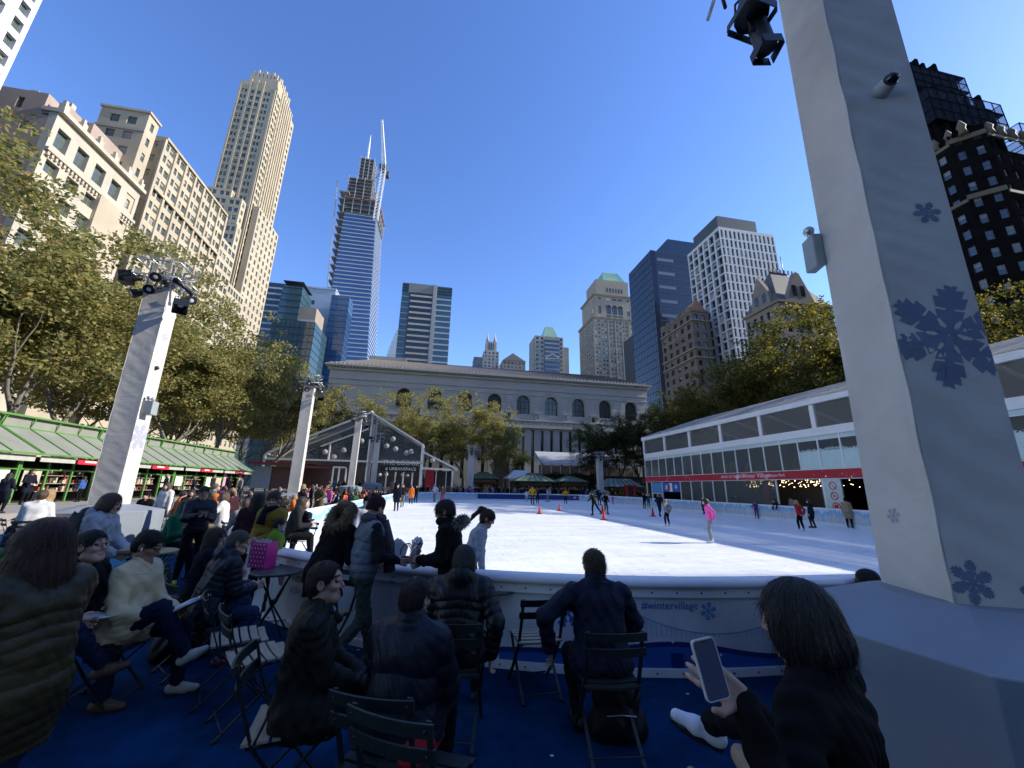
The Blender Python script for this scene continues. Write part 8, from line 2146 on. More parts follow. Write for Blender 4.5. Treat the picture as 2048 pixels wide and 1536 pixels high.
q = loc_of(t, B, (.0, .50, 1.0)); mb = MB(); mb.box(-.17, -.12, 0, .17, .12, .035); o = mb.build('wooden_board', mat('board_wood', (.34, .26, .15), .6, .15, 5), None, .004); o.location = q; o.rotation_euler = (0, R(4), R(-84)); tag(o, 'pale wooden board carried by the woman in the light grey jacket', 'board')
B2 = MB(); q = loc_of(t, B, (0, -.20, 1.22)); soft_bag('backpack', 'grey green backpack worn by the woman with the brown bob', 'backpack', (q.x, q.y, q.z - .22), -84 + 180, .30, .10, .44, cloth('pack_greygreen', (.05, .06, .055)))
B = Body(1.68, lean=R(5), head=(R(28), R(-6), R(4)), hands=[(-.07, .28, 1.0), (.07, .28, 1.0)], grip=(.7, .7))
t = person('smiling woman in a mustard yellow padded jacket and dark scarf, standing at the board corner', (546, 1000), 5.95, 158, B, ('puffer', C_mustard, {'q': .008, 'qp': .10}), C_dkjean, S_black, ('bun', H_brown), vox=.007, female=True)
mb = MB(); mb.tube([Vector(B.neck) + Vector((.085 * math.cos(a), .085 * math.sin(a) + .02, .01 + .012 * math.sin(3 * a))) for a in [2 * PI * q / 12 for q in range(13)]], .040, 8); mb.tube([Vector(B.neck) + Vector((.03, .11, 0)), Vector(B.neck) + Vector((.05, .16, -.22))], [.045, .06], 8); mb.build('scarf', C_navy, t)
B = Body(1.68, lean=R(2), hands=[(-.25, .04, .8), (.24, .08, .82)])
person('person with long black hair in a long maroon coat, back turned beside the mustard jacket', (516, 1000), 6.4, 12, B, ('coat', C_maroon, {'hem': .8}), C_black, S_black, ('long', H_black), vox=.009, female=True)
B = Body(1.28, lean=R(4), head=(R(-10), R(-6), 0), hands=[(-.12, .2, .75), (.22, .26, .78)], grip=(.5, .5))
t = person('child in a lime green padded jacket standing against the board', (560, 1050), 5.75, -72, B, ('puffer', C_lime, {'q': .009, 'qp': .06}), C_maroon, S_black, ('short', H_dkbrown), vox=.007)
mb = MB(); mb.tube([Vector(B.neck) + Vector((.06 * math.cos(a), .06 * math.sin(a) + .01, .01)) for a in [2 * PI * q / 12 for q in range(13)]], .026, 8); mb.build('scarf', C_blue, t)
B = Body(1.70, lean=R(16), side=R(4), head=(R(-12), R(-14), 0), hands=[(-.16, .30, .85), (.20, .32, .95)], feet=[(-.12, -.05, 0), (.12, .10, 0)], w=1.06)
t = person('person in a black coat with a big tan fur hood, leaning toward the board', (698, 1026), 4.45, -38, B, ('coat', C_black, {'hem': .55, 'fold': .006}), (C_sage, {'t': .004}), S_black, ('short', H_brown), vox=.007)
c0 = B.neck + B.up * .02 - B.fwd * .03; cs = []; rs = []
for a in [2 * PI * q / 12 for q in range(12)]:
 cs.append(c0 + B.right * (.02 + .115 * math.cos(a)) + B.up * (.045 + .135 * math.sin(a)) - B.fwd * (.06 - .03 * math.sin(a))); rs.append((.055, .055, .055))
fur('fur_hood', B, cs, rs, 420, .045, M_fur, t, 2)
sd('hood_lining', [cone(cs[i], cs[(i + 1) % 12], .052, .052, 0, .03) for i in range(12)], .010, M_fur, t)
B = Body(1.68, lean=R(4), head=(R(20), R(-20), 0), hands=[(-.20, .22, .95), (.18, .30, 1.02)], feet=[(-.08, .18, 0), (.10, -.28, .10, 0, -.5)], grip=(.6, .6))
t = person('person in a dark beanie, plaid scarf and grey padded vest, walking beside the fur hood', (752, 1016), 4.3, -62, B, ('vest', cloth('vest_greyblue', (.15, .17, .20), .5), {'q': .014, 'qp': .075, 'sleeve': C_char}), (C_sage, {'t': .002}), S_black, ('beanie', C_maroon), vox=.007, female=True)
mb = MB(); mb.tube([Vector(B.neck) + Vector((.09 * math.cos(a), .09 * math.sin(a) + .02, .02 + .015 * math.sin(3 * a))) for a in [2 * PI * q / 12 for q in range(13)]], .052, 8)
mb.tube([Vector(B.neck) + Vector((.06, .12, 0)), Vector(B.neck) + Vector((.10, .19, -.25)), Vector(B.neck) + Vector((.11, .21, -.52))], [.05, .06, .065], 8); mb.build('scarf', mat('plaid_scarf', (.060, .05, .065), .9, .5, 26), t)
B = Body(1.70, lean=R(8), head=(R(0), R(-20), 0), hands=[(-.10, .34, 1.08), (.12, .34, 1.02)], grip=(.9, .7), w=1.08)
t = person('woman in glasses and a black coat with grey fur hood trim, standing and unwrapping foil', (889, 1022), 4.25, 82, B, ('coat', C_black, {'hem': .5, 'fold': .006}), C_black, S_black, ('tied', H_dkbrown), vox=.006, female=True); glasses(B, t)
cs = []; rs = []
for a in [2 * PI * q / 10 for q in range(10)]:
 cs.append(B.neck - B.fwd * (.125 + .05 * math.sin(a)) + B.right * (.15 * math.cos(a)) + B.up * (-.01 + .03 * math.sin(a))); rs.append((.048, .048, .036))
fur('fur_hood', B, cs, rs, 420, .05, M_fur2, t, 3)
sd('hood_lining', [cone(cs[i], cs[(i + 1) % 10], .040, .040, 0, .03) for i in range(10)], .010, C_black, t)
mb = MB(); mb.tube([Vector(B.neck) + Vector((.075 * math.cos(a), .075 * math.sin(a) + .02, .02)) for a in [2 * PI * q / 12 for q in range(13)]], .045, 8); mb.build('scarf', C_black, t)
q = loc_of(t, B, (.0, .42, 1.13)); V, F = sdf_mesh([cone((0, 0, -.07), (0.02, .0, .10), .045, .06, 0, .02)], .008, lambda p: .012 * np.sin(p[:, 0] * 130 + 4 * np.sin(p[:, 2] * 60)) * np.sin(p[:, 2] * 110))
o = link_mesh('foil_wrap', np_mesh('foil_wrap', V, F, mat('foil', (.62, .62, .65), .25, .2, 30, metal=.9), smooth=False)); o.location = q; tag(o, 'crumpled silver foil wrap in the hands of the woman with glasses', 'foil')
B = Body(1.66, lean=R(18), head=(R(-4), R(-26), 0), hands=[(-.20, .16, .74), (.18, .22, .76)], feet=[(-.1, .08, 0), (.1, -.18, 0)])
t = person('skater in a pale grey sweater with a pony tail, head bowed beyond the board', (976, 1036), 5.5, -104, B, ('sweater', C_ltgrey, {'fold': .006}), C_black, S_white, ('pony', H_dkbrown), vox=.006, female=True, base_z=ICE_Z + .03)
sd('dark_collar', [cone(B.neck - B.up * .02, B.neck + B.up * .055, .068, .064, 0, .02)], .007, C_navy, t)
B = Body(1.72, sit=.45, lean=R(10), head=(R(12), R(-22), 0), hands=[(-.16, .30, .62), (.28, .02, .52)], w=1.14)
t = person('person in a black quilted jacket with hood down, seated facing the board', (928, 1120), 3.4, -12, B, ('puffer', C_puffb, {'q': .013, 'qp': .062, 'hood': 1, 'hem': .25}), C_black, S_black, ('bob', H_black), vox=.006)
seat_chair(t, -12, 'dark', 'dark bistro chair under the person in the black quilted jacket by the board', .03)
mb = MB(); q = p_small; o = None
bg2 = thing('gift_bag', 'small pink and white paper bag on the table right of the black quilted jacket', 'bag', (q.x - .05, q.y + .02, TTOP), R(10)); mb.box(-.05, -.035, 0, .05, .035, .13); mb.build('bag_body', mat('paper_pinkwhite', (.62, .38, .48), .6, .5, 22), bg2, .003)
q = at_depth(1012, 1245, 4.2); rb = thing('red_bag', 'small red bag with a bow hanging beside the empty chair', 'bag', (q.x, q.y, q.z - .14), R(15))
mb = MB(); mb.add([(-.09, -.03, 0), (.09, -.03, 0), (.09, .03, 0), (-.09, .03, 0), (-.075, -.02, .24), (.075, -.02, .25), (.075, .02, .25), (-.075, .02, .24)], [(3, 2, 1, 0), (4, 5, 6, 7), (0, 1, 5, 4), (1, 2, 6, 5), (2, 3, 7, 6), (3, 0, 4, 7)]); mb.build('bag_body', C_red, rb, .006)
mb = MB(); mb.tube([(-.05, 0, .24), (0, 0, .42), (.05, 0, .24)], .006, 5); mb.add([(-.10, 0, .40), (0, -.02, .36), (.09, .0, .42), (.10, .01, .33), (0, -.02, .33), (-.09, .01, .31)], [(0, 1, 4, 5), (1, 2, 3, 4)]); mb.build('bow', C_red, rb)
B = Body(1.82, sit=.46, lean=R(3), head=(R(-14), R(2), 0), hands=[(-.03, .36, .66), (.05, .36, .64)], grip=(.75, .8), feet=[(-.14, .40, 0), (.14, .44, 0)], w=1.1, palm=[(-.5, .2, .6), (.5, .2, .6)])
t = person('older man with receding hair in a dark waxed jacket and blue shirt, seated in profile', (652, 1163), 2.5, -82, B, ('jacket', cloth('waxed_dark', (.016, .016, .013), .5), {'hem': .35, 'fold': .007}), C_dkjean, S_brown, ('receding', H_dkbrown), vox=.005)
mb = MB(); mb.tube([B.hp(-.05, .02, -.145), B.hp(-.02, .06, -.170), B.hp(.02, .06, -.170), B.hp(.05, .02, -.145)], .014, 8); mb.build('shirt_collar', mat('shirt_blue', (.16, .24, .42), .7, .05), t)
mb = MB(); mb.tube([B.hp(-.085, -.06, -.135), B.hp(-.10, .0, -.18), B.hp(-.05, .09, -.245)], .028, 8); mb.tube([B.hp(.085, -.06, -.135), B.hp(.10, .0, -.18), B.hp(.05, .09, -.245)], .028, 8); mb.tube([B.hp(-.085, -.06, -.135), B.hp(0, -.105, -.125), B.hp(.085, -.06, -.135)], .028, 8); mb.build('jacket_collar', cloth('waxed_dark', (.016, .016, .013), .5), t)
seat_chair(t, -82, 'tan', 'bistro chair under the older man in the waxed jacket')
B = Body(1.70, sit=.45, lean=R(6), head=(R(-14), R(-8), 0), hands=[(-.10, .34, .64), (.14, .34, .62)], w=1.12)
t = person('person with short dark hair in a navy padded jacket with red lining, seated', (832, 1196), 2.35, -22, B, ('puffer', C_puff, {'q': .015, 'qp': .12, 'hem': .3}), C_black, S_black, ('short', H_dkbrown), vox=.0055)
seat_chair(t, -22, 'dark', 'dark bistro chair under the person in the navy padded jacket', .04)
sd('red_lining', [cone(B.hip[1] + np.array([.055, -.10, -.05]), B.hip[1] + np.array([.07, .10, -.03]), .085, .075, 0, .03), cone(B.hip[1] + np.array([.05, -.06, .02]), B.hip[1] + np.array([.06, .06, .02]), .08, .07, 0, .04)], .008, C_red, t)
B = Body(1.84, sit=.45, lean=R(10), head=(R(10), R(-2), 0), hands=[(-.42, .10, .62), (.20, .34, .60)], poles={('a', 0): (-1, -.5, .1), ('a', 1): (1, -.3, .0)}, feet=[(-.16, .20, 0), (.20, .44, 0)], w=1.22)
t = person('man with short spiky hair and glasses in a navy jacket, seated facing the rink', (1187, 1130), 3.3, -6, B, ('jacket', cloth('shell_navy', (.012, .014, .030), .55), {'hem': .25, 'fold': .007}), C_black, S_black, ('spiky', H_brown), vox=.006)
glasses(B, t); seat_chair(t, -6, 'dark', 'dark bistro chair under the man in the navy jacket facing the rink', .05)
q = loc_of(t, B, (.12, .05, 0)); soft_bag('backpack', 'black backpack under the chair of the man facing the rink', 'backpack', (q.x, q.y, DZ), -10, .36, .12, .38, M_bag)
sd('collar', [cone(B.neck - B.up * .02, B.neck + B.up * .07, .098, .092, 0, .02), cone(B.neck, B.neck + B.up * .14, .075, .08, 0, .005, 1)], .007, cloth('shell_navy', (.012, .014, .030), .55), t)
B = Body(1.74, sit=.12, lean=R(4), head=(R(10), R(-6), 0), feet=[(-.14, .62, 0), (.14, .62, 0)])
t = person('dark haired man with glasses, head just showing above the big column pedestal', (1734, 1162), 4.25, 40, B, ('jacket', C_char, {}), C_black, S_black, ('short', H_black), skin=M_skin3, vox=.008); glasses(B, t)
PH = at_depth(1420, 1337, 1.10)
HPX, HD_ = (1592, 1236), 1.42
hd = at_depth(HPX[0], HPX[1], HD_); yaw = 28
kw = dict(sit=.50, w=1.1, lean=R(4), head=(R(10), R(-12), 0))
B0 = Body(1.66, **kw)
ho = Matrix.Rotation(R(yaw), 3, 'Z') @ Vector(B0.hc); sc0 = min(1.1, max(.9, (hd.z - DZ) / B0.hc[2])); base = Vector((hd.x - ho.x * sc0, hd.y - ho.y * sc0, DZ))
W_w = at_depth(1488, 1402, 1.14); d_w = at_depth(1416, 1348, 1.155) - W_w; n_w = ray(1440, 1370)
hl = to_local(base, yaw, sc0, W_w); fo = to_local(base, yaw, sc0, at_depth(1425, 1462, 1.95))
Ri = Matrix.Rotation(R(-yaw), 3, 'Z')
B = Body(1.66, hands=[tuple(hl), (.20, .16, .52)], feet=[(-.13, .40, .1), (fo.x, fo.y, fo.z - .05, .5, .35)], poles={('a', 0): (-.7, -.2, -1), ('l', 1): (-.1, .5, 1)}, grip=(.30, .4), palm=[tuple(Ri @ n_w), None], hd=[tuple(Ri @ d_w), None], **kw)
t = person('woman with a black bob and gold hoop earring, seated looking at her phone', HPX, HD_, yaw, B, ('sweater', C_black, {'fold': .005}), C_black, S_white, ('bob', H_black), vox=.0045, female=True)
for p_ in [B.shoe(1)]:
 f_ = B.ft[1]; a_ = B.an[1]; dn = np.cross(np.cross(f_, (0, 0, 1)), f_); dn = -dn / np.linalg.norm(dn); dn = dn if dn[2] < 0 else -dn
 sd('sole', [cone(a_ + dn * .078 - f_ * .05, a_ + dn * .078 + f_ * .15, .022, .018, 0, .01), cone(a_ + dn * .075 + f_ * .03, a_ + dn * .075 + f_ * .1, .030, .028, 0, .02)], .005, S_black, t)
sd('roll_neck', [cone(B.neck - B.up * .03, B.neck + B.up * .045, .072, .064, 0, .02)], .006, C_black, t)
chair('dark', (t.location.x, t.location.y), yaw, 'bistro chair under the woman looking at her phone', 1.1)
mb = MB(); mb.tube([B.hp(-.084, .005 + .014 * math.cos(a), -.062 + .016 * math.sin(a)) for a in [2 * PI * q / 14 for q in range(15)]], .0022, 6); mb.build('earring', mat('gold', (.75, .5, .18), .25, 0, metal=1), t)
mb = MB(); mb.tube([B.hp(-.090, .02, -.012), B.hp(-.090, .026, -.040)], .006, 6); mb.build('earbud', mat('earbud_white', (.8, .8, .8), .3, 0), t)
ph = thing('phone', 'smartphone in a pale case held up by the woman with the black bob', 'phone', PH)
x_ = (at_depth(1448, 1330, 1.115) - at_depth(1390, 1345, 1.095)).normalized(); y_ = (at_depth(1394, 1288, 1.125) - at_depth(1446, 1388, 1.085)).normalized(); y_ = (y_ - x_ * x_.dot(y_)).normalized(); z_ = x_.cross(y_)
if z_.dot(CAM_POS - PH) < 0: x_ = -x_; z_ = -z_
Mx = Matrix((x_, y_, z_)).transposed().to_4x4(); ph.rotation_euler = Mx.to_euler()
def rrect(w, h, r, n=6):
 P = []
 for (cx, cy, a0) in ((w - r, h - r, 0), (-w + r, h - r, 90), (-w + r, -h + r, 180), (w - r, -h + r, 270)): P += [(cx + r * math.cos(R(a0 + 90 * k / n)), cy + r * math.sin(R(a0 + 90 * k / n))) for k in range(n + 1)]
 return P
mb = MB(); mb.prism(rrect(.037, .074, .011), -.005, .0045); mb.build('case', mat('case_clear', (.55, .56, .55), .3, .05), ph)
mb = MB(); mb.prism(rrect(.0335, .0705, .009), .0046, .0052); mb.build('screen', mat('phone_screen', (.085, .09, .14), .12, .05, 3, spec=.6), ph)
mb = MB(); mb.prism(rrect(.010, .0022, .002), .0053, .0056, 0, Matrix.Translation((0, .066, 0))); mb.build('notch', M_black, ph)
sd_ = [cone((-.12, .16, .70), (.02, .30, .74), .05, .04, 0, .04), cone((-.16, .22, .70), (-.10, .44, .66), .035, .03, 0, .04)]
V, F = sdf_mesh(sd_, .008, fold(.008, 22, 3)); o = link_mesh('folded_coat', np_mesh('folded_coat', V, F, C_tan)); o.location = t.location; o.rotation_euler = (0, 0, R(yaw)); o.scale = t.scale; tag(o, 'beige coat folded on the lap of the woman with the phone', 'coat')
q = at_z(418, 1196, DZ + .80); chair('tan', at_z(480, 1272, DZ + .45), -64, 'empty tan slatted bistro chair nearer the pink bag table, left of two')
chair('tan', at_z(522, 1308, DZ + .45), -58, 'empty tan slatted bistro chair left of the older man in the waxed jacket')
chair('tan', at_z(1068, 1268, DZ + .45), 4, 'empty bistro chair standing against the board left of the man facing the rink')
chair('dark', at_z(840, 1545, DZ + .45), -30, 'dark bistro chair in front, its back rail nearest to the camera')
chair('tan', at_z(648, 1228, DZ + .45), 150, 'empty bistro chair half hidden behind the older man, under the fur hood coat')
def arche(name, B, hair='short', coat=0, th=.024, vox=.017, skate=False, skirt=False):
 SP = []
 P = []
 for p in [ell(B.hp(0, -.012, .025), np.array([.078, .099, .09]) * B.k, B.hM, 0, .02), ell(B.hp(0, .024, -.036), np.array([.06, .066, .085]) * B.k, B.hM, 0, .03), cone(B.hp(0, .085, .015), B.hp(0, .106, -.03), .012, .015, 0, .015), cone(B.hp(0, -.022, -.06), B.neck - B.up * .02, .056, .064, 0, .02)]: P.append(p)
 P += B.hand(0, 0, False) + B.hand(1, 0, False)
 for p in B.hair(hair, 11):
  if not p.op: P.append(p)
  else: pass
 if True:
  P.append(ell(B.hp(0, .072, -.045), np.array([.052, .058, .075]) * B.k, B.hM, 0, .005))
 T = B.trunk(12, th, 0, .07, .05) + B.arms(12, th * .8)
 if coat: T += [cone(B.hip[i], B.hip[i] + (B.kn[i] - B.hip[i]) * coat, .10 + th, .095 + th, 12, .08) for i in (0, 1)]
 P += T + B.legs(13, .008, .02, .95)
 for i in (0, 1): P += B.shoe(i, 14, skate)
 V, F = sdf_mesh(P, vox); _, tg = sdf_all(P, V[F].mean(1)); tg = np.clip(tg - 10, 0, 4)
 me = np_mesh('person', V, F, [M_skin, H_black, C_black, C_jean, S_black], tg)
 zmin = V[:, 2].min()
 if skate:
  bm = bmesh.new(); bm.from_mesh(me)
  for i in (0, 1):
   f = Vector(B.ft[i]); a = Vector(B.an[i]); n = Vector((-f.y, f.x, 0)).normalized() * .006; z = zmin - .03
   c0 = a - f * .07; c1 = a + f * .17; c0.z = c1.z = 0; dz = min(p[2] for p in [a]) - B.an[0][2] if i == 0 else a.z - min(B.an[0][2], B.an[1][2])
   dz = max(0, dz)
   vs = [bm.verts.new(q) for q in [c0 - n + Vector((0, 0, z + dz)), c0 + n + Vector((0, 0, z + dz)), c1 + n + Vector((0, 0, z + dz)), c1 - n + Vector((0, 0, z + dz)), c0 - n + Vector((0, 0, z + dz + .05)), c0 + n + Vector((0, 0, z + dz + .05)), c1 + n + Vector((0, 0, z + dz + .05)), c1 - n + Vector((0, 0, z + dz + .05))]]
   for q in ((3, 2, 1, 0), (4, 5, 6, 7), (0, 1, 5, 4), (1, 2, 6, 5), (2, 3, 7, 6), (3, 0, 4, 7)): fc = bm.faces.new([vs[j] for j in q]); fc.material_index = 4
  bm.to_mesh(me); bm.free()
 ARC[name] = (me, B, (V[:, 2].max()), zmin - (.03 if skate else 0))
ARC = {}
arche('stand', Body(1.7), 'short'); arche('stand_long', Body(1.68, hands=[(-.24, .05, .8), (.20, .14, .85)]), 'long'); arche('stand_coat', Body(1.7, hands=[(-.15, .26, 1.0), (.15, .26, 1.0)]), 'long', .7)
arche('stand_hat', Body(1.72, lean=R(3), hands=[(-.12, .30, 1.1), (.22, .1, .85)]), 'beanie', .35); arche('phone', Body(1.7, hands=[(-.06, .34, 1.3), (.08, .34, 1.28)]), 'short')
arche('walk', Body(1.72, lean=R(4), feet=[(-.09, .26, 0), (.09, -.26, 0)], hands=[(-.24, -.12, .85), (.24, .2, .9)]), 'short', .3)
arche('sit', Body(1.7, sit=.45, lean=R(8), hands=[(-.10, .36, .70), (.10, .36, .70)]), 'short'); arche('sit_long', Body(1.66, sit=.45, lean=R(12), hands=[(-.08, .34, .78), (.12, .36, .72)]), 'long'); arche('sit_talk', Body(1.7, sit=.45, lean=R(4), head=(R(30), 0, 0), hands=[(-.12, .30, .95), (.14, .36, .70)]), 'bob'); arche('sit_hat', Body(1.7, sit=.45, lean=R(6), head=(R(-20), R(-8), 0), hands=[(-.12, .30, .75), (.14, .32, .75)]), 'beanie')
V_ = .012
arche('glide', Body(1.7, lean=R(8), feet=[(-.10, .10, 0), (.10, -.06, 0)], hands=[(-.34, .10, .95), (.34, .10, .98)]), 'short', 0, .022, V_, True); arche('glide_long', Body(1.66, lean=R(6), feet=[(-.13, .05, 0), (.14, -.02, 0)], hands=[(-.16, -.14, .92), (.16, -.14, .92)]), 'long', 0, .026, V_, True)
arche('push', Body(1.72, lean=R(16), feet=[(-.05, .12, 0), (.22, -.42, .12, -.4, -.4)], hands=[(-.30, .30, 1.0), (.36, -.14, 1.0)]), 'short', 0, .022, V_, True); arche('skate_coat', Body(1.7, lean=R(3), feet=[(-.11, .06, 0), (.11, -.04, 0)]), 'beanie', .75, .026, V_, True); arche('bend', Body(1.68, lean=R(26), head=(0, R(-10), 0), feet=[(-.1, .14, 0), (.12, -.14, 0)], hands=[(-.2, .40, .78), (.2, .40, .8)]), 'short', .2, .024, V_, True)
def crowd(kind, x, y, z, yaw, s, top, bottom, hair, label, group, skin=M_skin, shoes=S_black):
 me, B, zt, zm = ARC[kind]
 o = link_mesh('person', me); o.location = (x, y, z - zm * s); o.rotation_euler = (0, 0, R(yaw)); o.scale = (s, s, s)
 for i, m in enumerate((skin, hair, top, bottom, shoes)): o.material_slots[i].link = 'OBJECT'; o.material_slots[i].material = m
 tag(o, label, 'person', group); return o
def by_px(kind, px, yt, yf, z, yaw, *a, **k):
 """feet at the photo's pixel on the floor z, height from the head's pixel"""
 g = at_z(px, yf, z); D = math.hypot(g.x, g.y); r = ray(px, yt); zt_ = CAM_POS.z + r.z / math.hypot(r.x, r.y) * D
 me, B, top_, zm = ARC[kind]; s = (zt_ - z) / (top_ - zm); s = min(1.25, max(.55, s))
 return crowd(kind, g.x, g.y, z, yaw, s, *a, **k)
IZ = ICE_Z + .003
sk = 'skaters on the ice'
for a in (('glide_long', 1425, 997, 1086, IZ, 60, C_pink, C_grey, H_dkbrown, 'skater in a bright pink padded jacket and grey trousers gliding away', sk, M_skin, S_white),
          ('glide_long', 1605, 1000, 1063, IZ, 10, C_red, C_black, H_blond, 'skater with long blond hair in a red jacket and black tights', sk, M_skin, S_white), ('skate_coat', 1628, 998, 1056, IZ, 20, C_char, C_char, H_dkbrown, 'skater in a long grey coat right beside the blond one in red', sk),
          ('bend', 1562, 998, 1041, IZ, 80, C_char, C_black, H_black, 'skater in black stepping off at the rink entrance', sk, M_skin, S_white), ('skate_coat', 1701, 995, 1056, IZ, -60, C_tan, C_black, C_black, 'skater in a beige coat and dark hat near the big column', sk),
          ('glide', 1514, 1003, 1037, IZ, 150, C_purple, C_purple, H_black, 'child in purple holding on to the right hand board', sk), ('glide', 1401, 1001, 1025, IZ, 100, C_navy, C_black, H_black, 'small child in navy left of the adult with white cap', sk), ('skate_coat', 1409, 995, 1028, IZ, 90, C_navy, C_black, C_white, 'adult in navy with a white cap beside the small child', sk),
          ('push', 1320, 987, 1034, IZ, -60, C_navy, C_dkjean, H_grey, 'grey haired skater in navy pushing off left of the blond skater', sk), ('glide_long', 1336, 998, 1053, IZ, 20, C_grey, C_black, H_blond, 'skater with blond hair in a grey jacket and blue skirt', sk, M_skin, S_white),
          ('push', 1189, 982, 1031, IZ, 30, C_black, C_black, H_black, 'skater in black kicking one leg back beside the cones', sk), ('glide', 1212, 985, 1028, IZ, 200, C_black, C_brown, H_dkbrown, 'skater in black top and brown trousers right of the cones', sk), ('glide', 1199, 980, 1011, IZ, 200, C_dkjean, C_dkjean, H_black, 'distant skater in dark blue behind the pair near the cones', sk),
          ('glide', 1226, 991, 1009, IZ, 180, C_pink, C_pink, H_dkbrown, 'small child in coral pink at the far right boards', sk), ('glide_long', 1290, 985, 1017, IZ, 120, C_black, C_black, H_dkbrown, 'skater in black at the pavilion corner, leftmost of three', sk), ('glide', 1298, 988, 1017, IZ, 160, C_teal, C_jean, H_dkbrown, 'skater in teal at the pavilion corner, middle of three', sk), ('glide', 1306, 995, 1013, IZ, 170, C_blue, C_black, H_black, 'child at the pavilion corner, rightmost of three', sk),
          ('glide', 1065, 970, 1010, IZ, 170, C_yellow, C_brown, H_dkbrown, 'rink guard in yellow jacket and brown trousers, the larger of the two in yellow', sk), ('glide', 1131, 978, 1007, IZ, 190, C_yellow, C_black, H_black, 'rink guard in yellow jacket and black trousers near the far board', sk), ('glide_long', 1053, 980, 1005, IZ, 170, C_white, C_ltgrey, H_dkbrown, 'skater all in white left of the larger guard in yellow', sk, M_skin, S_white),
          ('glide', 1075, 976, 1007, IZ, 170, C_char, C_black, H_black, 'dark dressed skater right behind the larger guard in yellow', sk), ('glide_long', 1096, 977, 1004, IZ, 30, C_ltgrey, C_grey, H_blond, 'pale dressed skater before the navy panels between the two guards', sk),
          ('glide', 869, 966, 1003, IZ, 150, C_white, C_tan, C_white, 'skater in a white hooded top with arms held out at far left', sk), ('glide_long', 884, 972, 1006, IZ, 160, C_brown, C_red, H_dkbrown, 'skater in brown camouflage top with red right of the white hood', sk),
          ('skate_coat', 792, 967, 1022, IZ, 170, C_navy, C_black, H_dkbrown, 'skater in an open dark coat and navy skirt coming along the left board', sk), ('glide', 804, 968, 1014, IZ, 170, C_char, C_khaki, H_dkbrown, 'skater in a dark jacket and khaki trousers behind the open coat', sk), ('skate_coat', 821, 970, 1008, IZ, 190, C_orange, C_black, H_dkbrown, 'skater in a tan orange coat at the left board', sk), ('glide', 831, 970, 1006, IZ, 180, C_black, C_black, H_black, 'skater in black just right of the tan orange coat', sk)):
 by_px(*a)
g = at_depth(734, 992, 9.2); crowd('stand_hat', g.x, g.y, ICE_Z, -150, .98, C_ltgrey, C_jean, C_black, 'skater in a pale blue jacket and dark beanie leaning behind the left board', sk)
cones = [(1079, 1028, 'red cone farthest left of the cones'), (1119, 1022, 'red cone second from the left, farthest from the camera'), (1208, 1040, 'red cone nearest to the camera in the middle of the ice'), (1205, 1027, 'red cone right behind the nearest cone'), (1306, 1033, 'red cone at the right, beside the navy skater')]
cone0 = None
for px, py, lb_ in cones:
 g = at_z(px, py, IZ)
 if cone0 is None:
  cone0 = thing('traffic_cone', lb_, 'cone', (g.x, g.y, IZ), 0, 'red cones on the ice'); mb = MB(); mb.lathe([(.15, .03), (.12, .10), (.03, .68), (.025, .70)], 14); mb.build('cone_body', mat('cone_red', (.62, .035, .03), .5, .1), cone0); mb = MB(); mb.box(-.19, -.19, 0, .19, .19, .035); mb.build('base', mat('cone_base', (.45, .03, .03), .6), cone0)
 else: copy_tree(cone0, (g.x, g.y, IZ), 0.3, lb_)
kk = 'shoppers and sitters near the kiosks'
TZ = TER_Z
def at_X(kind, px, X, yt, z, yaw, *a, **k):
 p = at_x(px, yt, X); me, B, top_, zm = ARC[kind]; s = min(1.2, max(.7, (p.z - z) / (top_ - zm))); return crowd(kind, p.x, p.y, z, yaw, s, *a, **k)
for a in (('stand_coat', 66, -20.5, 938, TZ, -100, C_navy, C_black, H_dkbrown, 'man in a dark navy coat standing before the kiosk shelves', kk), ('stand_coat', 22, -16.2, 945, TZ, 0, C_navy, C_black, H_black, 'dark shaded person standing at the far left kiosk', kk), ('stand_long', 171, -20.8, 952, TZ, 90, C_blue, C_black, H_dkbrown, 'woman in a bright blue top at the kiosk beside the near left column', kk),
          ('stand_hat', 207, -20.6, 955, TZ, 95, C_white, C_ltgrey, C_white, 'person in a white hooded jacket half hidden by the near left column', kk), ('stand_hat', 337, -20.7, 948, TZ, 110, C_black, C_grey, C_tan, 'man in a cap and dark jacket browsing at a kiosk', kk), ('walk', 392, -20.6, 953, TZ, 100, C_navy, C_jean, H_blond, 'man in a navy jacket at the kiosk right of the man in the cap', kk),
          ('stand', 428, -20.8, 950, TZ, -90, C_char, C_black, H_black, 'vendor inside the fourth kiosk doorway', kk), ('stand_coat', 462, -19.5, 952, TZ, 60, C_black, C_jean, H_black, 'person in black with white print by the pink curtains', kk), ('stand', 484, -18.8, 955, TZ, 150, C_grey, C_jean, H_brown, 'person in grey beside the pink curtains', kk)):
 at_X(*a)
